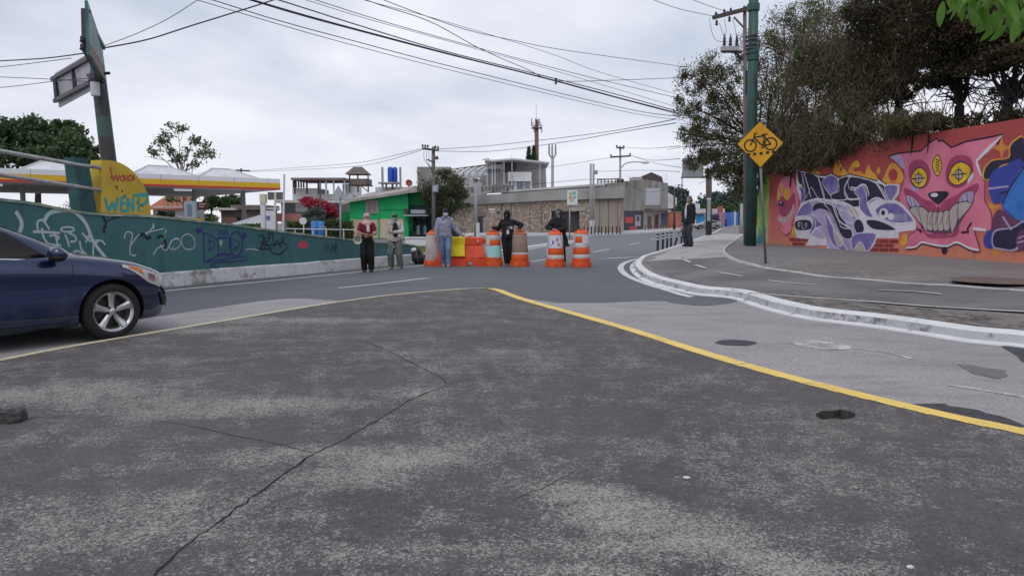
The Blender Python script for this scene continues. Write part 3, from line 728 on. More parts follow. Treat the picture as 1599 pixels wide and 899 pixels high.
# cracked joint under the yellow quarter disc
for pts, w in (([(680, 690), (700, 735), (720, 760), (745, 790), (750, 830), (730, 870)], .05), ([(770, 465 + 300), (850, 740), (960, 722), (1040, 738)], .03)):
    wstroke([(a / 5.32, 200 + b / 5.32) for a, b in ([(850, 720), (865, 760), (880, 800), (860, 840), (870, 870)] if w == .05 else [(880, 775), (960, 745), (1060, 722), (1160, 725), (1240, 745)])], w, SP_K, 'wall_crack', sub=4)
# ramp deck behind the wall
mb = MB(); L = []
for i in range(NW):
    p, n_ = FACE[i], WPF[i][1]; z = max(.02, wtop(i) - .75); a = p - n_ * .285; b = p - n_ * 7
    L += [Vector((a.x, a.y, z)), Vector((b.x, b.y, z)), Vector((b.x, b.y, -.02))]
mb.add(L, [(3 * i + j, 3 * i + j + 1, 3 * i + 4 + j, 3 * i + 3 + j) for i in range(NW - 1) for j in range(2)])
struct(fixn(mb.build('ramp', M_OLD, None, origin=(0, 0, 0))))
# white parapet on the far side of the ramp
pp = [D(633, 384, 33), D(664, 385, 33)]
mb = MB(); a, b = pp; mb.prism([(a.x, a.y, 0), (b.x + .1, b.y, 0), (b.x + .1, b.y, .62), (a.x, a.y, .62)], (0, .3, 0)); mb.prism([(a.x - .04, a.y - .04, .625), (b.x + .14, b.y - .04, .625), (b.x + .14, b.y - .04, .68), (a.x - .04, a.y - .04, .68)], (0, .38, 0))
tag(fixn(mb.build('parapet', flat('white_wall_paint', (.72, .72, .73, 1)), None, origin=(a.x, a.y, 0))), 'low white parapet behind the end of the teal ramp wall', 'wall')

# railing on the ramp wall
def on_wall(px, py, back=.14):
    h = wall_hit(px, py); return h[0] - h[1] * back, h[1]
pb, pn = on_wall(141, 337); pt_, _ = on_wall(128, 249)
rail = thing('ramp_railing', 'two grey pipe rails and a teal leaning post on top of the ramp wall', 'railing', pb)
tdir = Vector((pn.y, -pn.x, 0)) * -1
if tdir.x < 0: tdir = -tdir
hh = pt_.z - pb.z
base = Vector((pb.x, pb.y, wtop(wall_hit(141, 337)[2]) - .02)); lean = (pt_ - pb); lean = Vector((lean.x, lean.y, 0))
M_POST = mat('teal_post_paint', (.028, .105, .11, 1), (.018, .055, .06, 1), 5, .6, world=True)
mb = MB(); A = []
for k, wdt in ((0, .17), (1, .15)):
    c = base + lean * k + Vector((0, 0, hh * k))
    for sx, sy in ((-1, -1), (1, -1), (1, 1), (-1, 1)): A.append(c + tdir * wdt * sx + pn * .12 * -sy)
mb.add(A, [(0, 1, 2, 3), (4, 5, 6, 7), (0, 1, 5, 4), (1, 2, 6, 5), (2, 3, 7, 6), (3, 0, 4, 7)]); fixn(mb.build('post', M_POST, rail))
M_PIPE = mat('galvanised_pipe', (.45, .46, .47, 1), (.32, .3, .29, 1), 6, .5, metal=.4, world=True)
for ptsr in ([(-40, 229), (0, 236), (119, 257), (157, 262)], [(-40, 267), (0, 273), (125, 292), (157, 297)]):
    Q = []
    for a, b in ptsr:
        h = wall_hit(max(a, 2), b)
        Q.append(D(a, b, (h[0] - h[1] * .14).y - (0 if a > 0 else .35)))
    q0 = Q[0] + (Q[0] - Q[2]).normalized() * 3; mb = MB(); mb.tube([q0] + Q[1:], .035, 8); mb.build('rail', M_PIPE, rail, smooth=True)
# yellow quarter disc
arc = [(158, 250), (170, 250.5), (184, 253), (198, 260), (210, 270), (220, 283), (228, 297), (233, 312), (236, 336.5), (158, 332)]
db, dn = on_wall(190, 334, .02); disc = thing('quarter_disc_panel', 'yellow quarter-disc concrete panel with red and turquoise lettering on the ramp wall', 'panel', db)
def disc_hit(a, b): P = PL(a, b, db, dn); return (P, dn, 0)
P = catmull([(a, b, 0) for a, b in arc[:9]], 4) + [Vector((158, 332, 0))]
M_DISC = mat('yellow_panel_paint', (.58, .40, .045, 1), (.40, .27, .04, 1), 2.2, .65, lo=.45, hi=.75, world=True, bump=.15, bscale=30)
mb = MB(); mb.prism([disc_hit(p.x, p.y)[0] for p in P], -dn * .26); fixn(mb.build('panel', M_DISC, disc))
T_R, T_T = m_spray('crimson_paint', (.42, .03, .05, 1)), m_spray('turquoise_paint', (.035, .33, .34, 1))
z8 = dict(z0=(0, 240), sc=4.496, parent=disc, hit=disc_hit, sub=3)
for pts in ([(772, 95), (782, 140), (797, 188), (812, 150), (826, 190), (838, 148)], [(868, 152), (848, 165), (850, 188), (868, 184), (872, 150), (876, 190)], [(890, 152), (891, 190)], [(906, 192), (906, 152), (926, 160), (926, 182), (906, 190)], [(938, 150), (939, 192)]):
    wstroke(pts, .026, T_R, 'lettering', **z8)
for pts in ([(738, 305), (762, 402), (790, 338), (808, 402), (828, 305)], [(884, 306), (856, 312), (852, 398), (886, 396)], [(852, 352), (880, 348)], [(898, 410), (896, 312), (934, 402), (934, 306)], [(940, 294), (1030, 284)], [(974, 296), (974, 408)], [(1000, 300), (1036, 288), (1026, 340), (1004, 355), (1004, 372)], [(1000, 396), (1004, 404)]):
    wstroke(pts, .058, T_T, 'lettering', **z8)
for (x, y, r_) in ((818, 232, 9), (822, 248, 6), (858, 262, 8), (880, 292, 9), (900, 272, 6), (936, 296, 5), (962, 345, 7), (992, 362, 8), (780, 165, 4), (952, 172, 4)):
    mb = MB(); mb.poly([disc_hit((x + r_ * random.uniform(.6, 1.3) * math.cos(k)) / 4.496, 240 + (y + r_ * random.uniform(.6, 1.3) * math.sin(k)) / 4.496)[0] + dn * .003 for k in range(6)]); mb.build('paint_chip', SP_K, disc)

# ------------------------------------------------------------------ road-sign mast behind the wall
M_SGREEN = mat('sign_pole_paint', (.05, .09, .085, 1), (.045, .04, .04, 1), 3, .5, world=True, lo=.45, hi=.55)
pa, pb_ = D(171, 262, 16), D(152.5, 108, 16); pbase = pa + (pa - pb_) * ((pa.z - .3) / (pb_.z - pa.z))
sp = thing('sign_mast', 'dark green steel mast with two large road signs seen edge-on and from behind', 'sign', pbase)
mb = MB(); mb.tube([pbase, pa, pb_, pb_ + (pb_ - pa) * .12], [.165, .155, .14, .14], 14); mb.build('mast', M_SGREEN, sp, smooth=True)
def plate(c4, th, m, name, parent):
    c4 = [Vector(c) for c in c4]; n_ = (c4[1] - c4[0]).cross(c4[3] - c4[0]).normalized(); mb = MB(); mb.prism(c4, n_ * th); return fixn(mb.build(name, m, parent)), n_
s1, n1 = plate([D(137, 1, 13.3), D(160, 70, 16), D(164.5, 127, 16), D(140, 85, 13.3)], .05, mat('sign_green', (.07, .22, .2, 1), (.035, .10, .10, 1), 2.5, .5, world=True), 'sign_plate', sp)
mb = MB(); mb.prism([D(140.2, 85.5, 13.28), D(164.7, 127.5, 15.98), D(163, 105, 15.98), D(139, 64, 13.28)], (.015, -.02, 0)); fixn(mb.build('lower_strip', mat('rusty_sign_edge', (.22, .15, .11, 1), (.12, .09, .08, 1), 4, .7, world=True), sp))
M_CHAN = flat('dark_channel', (.05, .045, .06, 1), .5)
for a, b, y in ((131, 17, 13.4), (128, 60, 13.5), (128, 72, 13.5)):
    mb = MB(); mb.beam(D(a - 1, b, y + .05), D(a + 8, b + 6, y + .1), .1, .12); mb.beam(D(a, b, y), D(162, b + 58, 16.1), .06, .08); mb.build('channel', M_CHAN, sp)
mb = MB(); mb.beam(D(132, 14, 13.35), D(133, 60, 13.35), .09, .07); mb.build('channel', M_CHAN, sp)
s2, n2 = plate([D(85, 115, 18.1), D(139, 83, 16.1), D(142, 141, 16.1), D(92, 168, 18.1)], .03, mat('sign_back', (.42, .41, .43, 1), (.33, .32, .34, 1), 2, .5, world=True), 'sign_plate', sp)
fr = lambda a, b: D(a, b, 18.1 - 2 * (a - 86) / 53.0 - .09)
for a, b in (((81, 124), (139, 91)), ((85, 158), (141, 129)), ((86, 125), (89, 158)), ((113.5, 111), (116.5, 137))):
    mb = MB(); mb.beam(fr(*a), fr(*b), .07, .085); mb.build('channel', M_CHAN, sp)
tb = D(149, 150, 15.75); mb = MB(); mb.lathe([(0, 0), (.085, 0), (.09, .02), (.09, .27), (.085, .29), (0, .29)], tb, 16); mb.build('cable_box', flat('white_box', (.55, .56, .58, 1)), sp, smooth=False)
mb = MB(); mb.lathe([(0, .3), (.11, .3), (.12, .34), (.1, .46), (0, .47)], tb, 12); mb.beam(tb + Vector((-.15, 0, .42)), tb + Vector((.3, .05, .48)), .05, .05); mb.build('cable_clamp', M_CHAN, sp)

# ================================================================== MURAL WALL ON THE RIGHT
WA, WB = S(1599, 411), S(1200, 381)
wd = (WB - WA); wd.z = 0; wlen = wd.length; wd.normalize(); wnrm = Vector((-wd.y, wd.x, 0))
if wnrm.x > 0: wnrm = -wnrm
W0 = Vector((WA.x, WA.y, 0))
def Mw(px, py): return PL(px, py, W0, wnrm)
def m_mural_base():
    t = NT('mural_wall_paint'); p = t.pos; z = t.sep(p)[2]
    n1 = t.noise(p, 0.8, 5); n2 = t.noise(p, 7, 6, .7); n3 = t.noise(t.mapping(p, (2, 2, .3)), 1.5, 5)
    up = t.rng(t.math('ADD', z, t.math('MULTIPLY', n1, 1.6)), 2.3, 3.6)
    c = t.mix(up, (.60, .155, .125, 1), (.40, .065, .062, 1))
    c = t.mix(t.rng(t.math('ADD', z, n1), 1.5, 1.0, 0, .7), c, (.62, .24, .13, 1))
    c = t.mix(t.rng(n3, .55, .75, 0, .4), c, (.22, .05, .05, 1)); c = t.mix(t.rng(n2, .62, .78, 0, .4), c, (.55, .3, .27, 1))
    b = t.n.new('ShaderNodeTexBrick'); ln = t.math('ADD', t.math('MULTIPLY', t.sep(p)[0], wd.x), t.math('MULTIPLY', t.sep(p)[1], wd.y))
    cb = t.n.new('ShaderNodeCombineXYZ'); t.lk(ln, cb.inputs[0]); t.lk(z, cb.inputs[1]); t.lk(cb.outputs[0], b.inputs['Vector']); b.inputs['Scale'].default_value = 1
    b.inputs['Brick Width'].default_value = .4; b.inputs['Row Height'].default_value = .2; b.inputs['Mortar Size'].default_value = .007
    t.bump(t.math('ADD', t.math('MULTIPLY', b.outputs['Fac'], -.5), t.math('MULTIPLY', n2, .4)), .4, .012); return t.out(c, .75)
zt1, zt2 = Mw(1599, 185).z, Mw(1335, 226).z
mw = thing('mural_wall', 'tall red block wall covered by a bright graffiti mural along the pavement', 'wall', WA)
s_a, s_b = -8.0, wlen + .1
def wz(s_): 
    sN = 0; sF = (Mw(1335, 226) - WA).dot(wd); return zt1 + (zt2 - zt1) * (s_ - sN) / sF
mb = MB(); n_ = -wnrm
def wpt(s_, z): p = W0 + wd * s_; return Vector((p.x, p.y, z))
mb.prism([wpt(s_a, 0), wpt(s_b, 0), wpt(s_b, wz(s_b)), wpt(s_a, wz(s_a))], n_ * .2); fixn(mb.build('wall', m_mural_base(), mw))
s_g = (Mw(1181, 379) - WA).dot(wd)
mb = MB(); mb.prism([wpt(s_b + .003, 0), wpt(s_g, 0), wpt(s_g, wz(s_b) - .3), wpt(s_b + .003, wz(s_b) - .3)], n_ * .2)
t_ = NT('green_mural_paint'); zz = t_.sep(t_.pos)[2]; c_ = t_.mix(t_.rng(t_.math('ADD', zz, t_.noise(t_.pos, 2, 4)), 1.3, 1.7), (.03, .2, .19, 1), (.20, .42, .06, 1)); c_ = t_.mix(t_.rng(t_.noise(t_.pos, 1.2, 5), .5, .6, 0, .8), c_, (.5, .5, .22, 1))
fixn(mb.build('green_wall_section', t_.out(c_, .7), mw))
def paint(name, c, c2=None, sc=2.5): return mat('mural_' + name, c, c2 or tuple(q * .68 for q in c[:3]) + (1,), sc, .7, lo=.38, hi=.72, world=True, bump=.15, bscale=9)
PM = [paint('pink', (.74, .21, .30, 1), (.60, .13, .23, 1), 1.2), paint('magenta', (.40, .06, .14, 1)), paint('yellow', (.78, .50, .03, 1), (.62, .34, .02, 1)), paint('ink', (.018, .012, .035, 1)), paint('bone', (.50, .43, .38, 1), (.36, .29, .30, 1), 4),
      paint('white', (.72, .68, .74, 1), (.6, .54, .62, 1)), paint('violet', (.16, .11, .34, 1), (.30, .24, .48, 1), 1.6), paint('navy', (.025, .02, .055, 1)), paint('blue', (.05, .07, .38, 1)), paint('bright_blue', (.05, .20, .62, 1)), paint('orange', (.72, .28, .05, 1)), paint('plum', (.16, .05, .12, 1)), paint('brick', (.28, .035, .04, 1)), paint('flame', (.76, .42, .05, 1), (.66, .20, .04, 1), 2), paint('red', (.45, .05, .05, 1)), paint('lilac', (.46, .38, .58, 1))]
PN = dict(zip('pink magenta yellow ink bone white violet navy blue bright_blue orange plum brick flame red lilac'.split(), range(16)))
class Paint(MB):
    def __init__(s, z0, sc): super().__init__(); s.z0 = z0; s.sc = sc; s.l = .002
    def h(s, x, y): return Mw(s.z0[0] + x / s.sc, s.z0[1] + y / s.sc)
    def fill(s, c, pts, sm=3):
        s.mi = PN[c]; P = catmull([(a, b, 0) for a, b in pts], sm, True) if sm else [Vector((a, b, 0)) for a, b in pts]
        s.l += .0002; s.poly([s.h(p.x, p.y) + wnrm * s.l for p in P])
    def oval(s, c, x, y, rx, ry): s.fill(c, circ(x, y, rx, ry, 14), 2)
    def line(s, c, pts, w=.05, sm=4, closed=False):
        s.mi = PN[c]; P = catmull([(a, b, 0) for a, b in pts], sm, closed) if sm else [Vector((a, b, 0)) for a, b in pts]
        if closed: P.append(P[0])
        s.l += .0001; s.ribbon([s.h(p.x, p.y) for p in P], w, wnrm, s.l, .0)
# --- big cat face
c = Paint((1380, 180), 3.744)
head = [(25, 240), (90, 222), (220, 208), (262, 165), (310, 135), (322, 152), (345, 148), (395, 190), (480, 155), (560, 140), (640, 125), (702, 110), (660, 172), (600, 228), (545, 275), (556, 330), (592, 392), (590, 500), (625, 560), (632, 680), (532, 662), (568, 795), (500, 782), (430, 745), (370, 770), (290, 762), (225, 745), (190, 775), (130, 782), (150, 700), (195, 668), (150, 600), (100, 520), (88, 470), (115, 400), (118, 322), (70, 275)]
for a in ((690, 190, 70, 20), (640, 530, 55, 20), (660, 800, 50, 18), (120, 730, 40, 14)):
    x, y, r_, q = a; c.fill('orange', [(x, y - r_), (x + q * .6, y - q), (x + r_ * .8, y), (x + q * .6, y + q), (x, y + r_), (x - q * .6, y + q), (x - r_ * .8, y), (x - q * .6, y - q)], 0)
c.fill('pink', head, 1)
c.line('ink', head[:13], .045, 1); c.line('plum', head[13:21], .03, 2); c.line('plum', head[27:] + head[:1], .03, 2)
c.fill('lilac', [(45, 245), (100, 235), (125, 300), (120, 318), (80, 280)]); c.fill('white', [(700, 115), (640, 180), (560, 262), (540, 275), (545, 255), (620, 175)])
c.fill('white', [(545, 262), (575, 352), (562, 345), (540, 290)]); c.fill('magenta', [(150, 290), (200, 258), (250, 280), (275, 340), (262, 400), (225, 430), (170, 420), (150, 360)])
c.fill('magenta', [(365, 330), (385, 265), (440, 232), (500, 245), (525, 300), (515, 370), (450, 425), (390, 415), (365, 380)])
c.fill('lilac', [(155, 395), (180, 420), (210, 432), (195, 445), (165, 430)]); c.fill('white', [(500, 360), (525, 335), (520, 370), (490, 400)])
c.fill('yellow', [(160, 372), (180, 325), (215, 305), (245, 330), (255, 370), (240, 410), (205, 425), (175, 405)]); c.fill('yellow', [(380, 360), (405, 300), (450, 272), (500, 295), (510, 335), (480, 385), (430, 410), (395, 395)])
c.fill('yellow', [(315, 232), (335, 265), (340, 310), (318, 357), (292, 322), (288, 270)])
for p in ([(160, 372), (180, 325), (215, 305), (245, 330), (255, 370), (240, 410), (205, 425), (175, 405)], [(380, 360), (405, 300), (450, 272), (500, 295), (510, 335), (480, 385), (430, 410), (395, 395)], [(315, 232), (335, 265), (340, 310), (318, 357), (292, 322), (288, 270)]): c.line('ink', p, .03, 3, True)
for x, y, r_ in ((205, 370, 27), (440, 346, 29)):
    c.oval('bone', x, y, r_ * .8, r_); c.line('ink', circ(x, y, r_ * .8, r_, 12), .03, 2, True); c.line('ink', [(x - r_ * 1.5, y + 3), (x + r_ * 1.5, y - 4)], .03, 0); c.line('ink', [(x, y - r_ * 1.6), (x, y + r_ * 1.6)], .03, 0)
for y in (262, 278, 294, 310, 326): c.line('ink', [(304, y), (316, y - 5), (320, y + 5), (328, y)], .025, 2)
c.fill('magenta', [(120, 425), (175, 445), (235, 490), (290, 508), (320, 545), (350, 505), (420, 470), (480, 430), (545, 398), (558, 425), (525, 470), (445, 508), (405, 552), (320, 572), (250, 556), (180, 508), (130, 470)])
c.fill('plum', [(130, 470), (180, 500), (260, 560), (320, 572), (400, 552), (440, 505), (525, 450), (522, 520), (470, 590), (400, 690), (250, 678), (190, 600), (150, 545)])
c.fill('lilac', [(132, 474), (165, 478), (210, 520), (212, 545), (160, 535)], 2); c.fill('lilac', [(440, 500), (470, 458), (524, 446), (520, 508), (470, 512)], 2)
for p in ([(150, 550), (205, 530), (222, 560), (228, 640), (190, 600)], [(205, 535), (262, 565), (256, 676), (226, 640)], [(262, 568), (290, 572), (288, 668), (256, 664)], [(290, 572), (318, 572), (318, 670), (288, 668)], [(318, 572), (350, 570), (352, 668), (318, 670)], [(350, 568), (384, 560), (388, 666), (352, 668)], [(384, 560), (440, 510), (448, 560), (402, 690)], [(440, 510), (522, 515), (462, 590), (440, 610)]):
    c.fill('bone', p, 2); c.line('ink', p, .022, 2, True)
for p in ([(150, 480), (160, 500), (165, 535)], [(178, 492), (185, 515), (190, 540)], [(455, 480), (465, 500), (466, 512)], [(485, 455), (490, 480), (492, 510)], [(270, 640), (275, 600), (285, 580)], [(302, 645), (310, 605), (318, 585)], [(335, 640), (340, 610), (350, 585)], [(368, 640), (375, 610), (384, 590)]): c.line('ink', p, .02, 3)
c.fill('magenta', [(215, 640), (255, 690), (330, 690), (400, 698), (440, 640), (430, 700), (360, 715), (260, 712)])
c.fill('ink', [(260, 462), (300, 446), (372, 446), (378, 468), (345, 502), (320, 520), (290, 502)]); c.oval('white', 298, 466, 22, 12); c.line('ink', [(320, 515), (321, 562)], .03, 0)
for p in ([(195, 660), (225, 685), (215, 670)], [(455, 685), (500, 680), (490, 665), (515, 628)]): c.line('ink', p, .05, 2)
c.line('white', [(132, 775), (190, 768), (225, 742), (290, 755), (370, 765), (430, 742), (500, 775), (560, 788)], .05, 3); c.line('ink', [(130, 786), (190, 779), (225, 752), (290, 768), (370, 776), (430, 752), (500, 788), (566, 798), (545, 720), (532, 675)], .025, 2)
c.line('white', [(525, 662), (600, 672)], .07, 0); c.oval('ink', 357, 790, 17, 22)
# neighbouring blue shapes
c.fill('flame', [(582, 372), (590, 305), (640, 258), (728, 246), (735, 180), (770, 140), (822, 128), (822, 300), (740, 290), (680, 310), (634, 372)]); c.fill('navy', [(590, 370), (597, 312), (640, 267), (735, 252), (742, 190), (772, 150), (822, 136), (822, 290), (740, 280), (680, 300), (630, 366)])
c.fill('blue', [(616, 405), (640, 330), (720, 290), (822, 275), (822, 620), (760, 600), (700, 550), (690, 510), (645, 520), (625, 470)]); c.fill('lilac', [(612, 424), (735, 410), (733, 420), (614, 436)], 0)
c.fill('bright_blue', [(698, 520), (745, 420), (822, 310), (822, 612), (740, 572)]); c.line('navy', [(698, 520), (745, 420), (822, 305)], .04); c.line('navy', [(680, 475), (690, 455), (735, 445)], .04)
c.fill('plum', [(625, 690), (640, 600), (680, 550), (740, 590), (822, 640), (822, 790), (650, 775), (592, 760), (592, 700)]); c.fill('blue', [(590, 740), (600, 690), (640, 670), (640, 770), (600, 772)])
c.fill('lilac', [(634, 715), (658, 668), (760, 652), (822, 615), (822, 700), (780, 790), (670, 785), (640, 770)]); c.fill('navy', [(642, 720), (664, 677), (762, 660), (822, 625), (822, 690), (770, 780), (680, 775), (648, 764)])
c.fill('plum', [(778, 760), (785, 700), (822, 670), (822, 785)]); c.line('lilac', [(788, 720), (822, 705)], .03, 0); c.line('lilac', [(785, 745), (822, 735)], .03, 0); c.line('lilac', [(700, 592), (730, 640), (750, 670)], .05)
c.build('painted_cat_face', PM, mw)
# --- wild style letters, flames and the small face
c = Paint((1190, 190), 3.908)
for p in ([(270, 300), (280, 262), (300, 245), (318, 280), (345, 300), (350, 330)], [(440, 320), (445, 255), (470, 228), (488, 275), (515, 300), (520, 326)], [(530, 320), (545, 262), (580, 235), (598, 268), (572, 288), (612, 312), (640, 345)], [(630, 335), (650, 262), (668, 300), (692, 322), (702, 358)], [(698, 312), (710, 272), (723, 305), (710, 318)], [(735, 372), (760, 300), (790, 253), (832, 275), (862, 332), (850, 372), (790, 388)], [(205, 500), (222, 460), (226, 510), (215, 530)], [(178, 690), (185, 640), (210, 660), (208, 705)], [(840, 740), (860, 690), (885, 690), (880, 750)]):
    c.fill('flame', p, 3)
for x, y, a, b in ((800, 325, 28, 36), (575, 292, 14, 14), (482, 290, 8, 12)): c.oval('red', x, y, a, b)
for r_ in range(3):
    for k in range(6):
        for X0, X1 in ((168, 282), (655, 838)):
            w_ = (X1 - X0) / 3.0; x = X0 + (k - (.5 if r_ % 2 else 0)) * w_
            if x < X0 - 1 or x + w_ * .92 > X1 + 4: continue
            y = 708 + 26 * r_ + (x - 168) * .018; c.fill('brick', [(x, y), (x + w_ * .92, y + 2), (x + w_ * .92, y + 23), (x, y + 21)], 0)
mass = [(208, 288), (350, 328), (390, 330), (425, 316), (470, 345), (535, 320), (705, 362), (708, 345), (760, 382), (842, 383), (838, 440), (805, 482), (850, 500), (905, 560), (938, 615), (938, 655), (835, 668), (836, 705), (700, 705), (690, 740), (640, 802), (540, 796), (400, 780), (395, 750), (272, 752), (292, 712), (212, 706), (200, 640), (202, 590), (240, 500), (212, 400)]
c.fill('white', mass, 1); c.line('ink', mass[:9], .035, 1); c.line('white', mass[11:] , .05, 1)
c.fill('navy', [(222, 304), (350, 340), (395, 342), (425, 328), (468, 356), (535, 332), (700, 374), (752, 400), (768, 480), (700, 478), (645, 505), (560, 520), (500, 486), (430, 484), (330, 466), (262, 486), (236, 470), (246, 400)], 2)
c.fill('lilac', [(215, 575), (250, 515), (330, 480), (430, 498), (520, 520), (575, 580), (560, 640), (600, 690), (690, 690), (680, 735), (640, 790), (545, 786), (410, 772), (396, 740), (380, 690), (320, 640), (300, 580)], 2)
c.fill('navy', [(310, 545), (330, 500), (420, 505), (480, 560), (520, 640), (548, 712), (500, 715), (450, 640), (420, 560), (360, 530)], 3)
for col, p in (('navy', [(218, 303), (240, 310), (250, 380), (225, 375)]), ('navy', [(255, 312), (345, 342), (385, 480), (340, 462), (300, 400), (270, 470), (262, 400)]), ('violet', [(225, 400), (258, 410), (262, 470), (235, 500), (240, 440)]), ('violet', [(372, 380), (385, 345), (422, 326), (458, 345), (470, 385), (440, 450), (420, 450)]),
               ('navy', [(470, 352), (536, 336), (505, 410), (525, 472), (432, 474), (428, 442), (472, 420)]), ('navy', [(545, 335), (702, 377), (765, 480), (700, 476), (645, 500), (640, 430), (612, 382), (562, 418), (530, 398)]), ('violet', [(565, 425), (608, 392), (636, 440), (648, 520), (678, 580), (640, 576), (600, 530), (592, 465)]),
               ('violet', [(752, 392), (832, 395), (797, 478), (770, 470)]), ('violet', [(690, 545), (745, 500), (820, 498), (875, 540), (925, 612), (800, 618), (720, 592)]), ('navy', [(640, 600), (720, 604), (822, 660), (705, 662), (655, 640)]), ('violet', [(212, 572), (250, 512), (302, 490), (304, 560), (240, 576)]), ('navy', [(206, 606), (292, 600), (302, 655), (214, 662)]),
               ('violet', [(312, 560), (346, 606), (378, 630), (330, 650), (290, 690), (312, 620)]), ('navy', [(380, 500), (446, 522), (482, 640), (545, 655), (548, 712), (492, 704), (444, 600), (415, 540)]), ('violet', [(392, 560), (440, 640), (525, 792), (480, 780), (430, 742), (398, 650)]), ('bone', [(440, 620), (470, 680), (500, 740), (470, 760), (440, 690)]), ('lilac', [(470, 540), (540, 560), (555, 620), (500, 600)]),
               ('navy', [(562, 640), (576, 598), (608, 602), (626, 660), (592, 692)]), ('violet', [(556, 692), (690, 680), (682, 738), (640, 792), (604, 736), (560, 792)]), ('bone', [(602, 732), (634, 796), (562, 796)]), ('bone', [(520, 500), (580, 540), (590, 580), (540, 560)]), ('lilac', [(300, 690), (340, 650), (382, 700), (360, 715)])):
    c.fill(col, p, 3); c.line('white', p, .028, 3, True)
c.oval('white', 745, 560, 28, 32); c.oval('navy', 742, 556, 12, 16); c.oval('white', 790, 580, 20, 22)
for p in ([(258, 312), (285, 400), (300, 462)], [(345, 340), (368, 420), (385, 480)], [(540, 335), (505, 405), (525, 470), (600, 470)], [(545, 400), (580, 405), (612, 384), (640, 395), (655, 450)], [(700, 375), (735, 430), (762, 485)], [(430, 500), (470, 600), (545, 655), (560, 700)], [(395, 560), (440, 650), (530, 790)], [(310, 550), (330, 640), (290, 700)], [(640, 500), (700, 465), (760, 490)], [(340, 470), (420, 480), (520, 500), (570, 560), (590, 590)], [(240, 500), (320, 475), (390, 495)], [(690, 545), (730, 590), (810, 620), (925, 616)]): c.line('white', p, .05)
for p in ([(222, 618), (225, 652)], [(222, 618), (240, 616)], [(223, 634), (236, 633)], [(246, 618), (248, 652), (258, 651)], [(272, 616), (264, 630), (270, 648), (278, 634), (272, 616)]): c.line('white', p, .03, 0)
for k in range(9):
    x = 800 + 10 * k; c.line('white', [(x, 560 + 3 * (k % 3)), (x + 6, 590 - 4 * (k % 2)), (x + 3, 606)], .018, 2)
c.fill('pink', [(98, 402), (140, 338), (192, 352), (216, 420), (226, 520), (192, 600), (150, 648), (112, 605), (94, 500)]); c.fill('magenta', [(100, 470), (125, 455), (160, 480), (200, 430), (205, 520), (165, 570), (120, 575), (98, 530)]); c.line('lilac', [(132, 352), (165, 335), (190, 350), (200, 370)], .05)
for x, y, a, b in ((155, 442, 18, 38), (106, 450, 8, 32), (123, 400, 8, 32)): c.oval('yellow', x, y, a, b)
for x, y, a, b in ((155, 442, 6, 16), (123, 400, 3, 14)): c.oval('orange', x, y, a, b)
c.oval('navy', 121, 500, 15, 17); c.oval('white', 117, 494, 5, 6); c.fill('bone', [(100, 580), (130, 590), (170, 560), (196, 500), (198, 540), (165, 605), (125, 615), (104, 605)]); c.fill('pink', [(108, 630), (140, 650), (182, 610), (182, 660), (150, 692), (122, 672)]); c.line('ink', [(108, 630), (122, 672), (150, 692), (182, 660), (182, 615)], .022); c.line('ink', [(130, 590), (133, 612)], .02, 0); c.line('ink', [(152, 578), (156, 606)], .02, 0)
c.build('painted_letters', PM, mw)
# ================================================================== BACKGROUND: filling station, houses, poles
def Z0(y): return gz(y)
def fbox(px0, py0, px1, py1, y, depth, zbot=None):
    a, b = D(px0, py1, y), D(px1, py0, y); z0 = a.z if zbot is None else zbot
    return (a.x, b.x, y, y + depth, z0, b.z)
def addbox(mb, B):
    x0, x1, y0, y1, z0, z1 = B; mb.box(((x0 + x1) / 2, (y0 + y1) / 2, (z0 + z1) / 2), (abs(x1 - x0), abs(y1 - y0), abs(z1 - z0))); return mb
def fb(parent, name, m, px0, py0, px1, py1, y, depth, zbot=None):
    return addbox(MB(), fbox(px0, py0, px1, py1, y, depth, zbot)).build(name, m, parent)
def house(name, label, px, y, cat='house', group=None): 
    p = D(px, 360, y); return thing(name, label, cat, (p.x, p.y, gz(y)), group)
M_WHITE = mat('white_plaster', (.62, .62, .63, 1), (.48, .47, .48, 1), .5, .85, world=True)
M_GREYC = mat('stained_concrete', (.36, .35, .34, 1), (.22, .21, .2, 1), .35, .9, world=True, stretch=(1, 1, .5), lo=.4, hi=.65)
M_GLASSD = flat('dark_window', (.03, .035, .045, 1), .15, spec=.6)
M_STEELW = flat('white_steel', (.62, .63, .65, 1), .5)
M_TIN = mat('rusty_tin', (.22, .17, .15, 1), (.13, .1, .095, 1), .8, .8, world=True)
M_BROWN = flat('brown_timber', (.09, .07, .065, 1), .8)
M_GREYP = flat('grey_pole_paint', (.33, .34, .35, 1), .6)
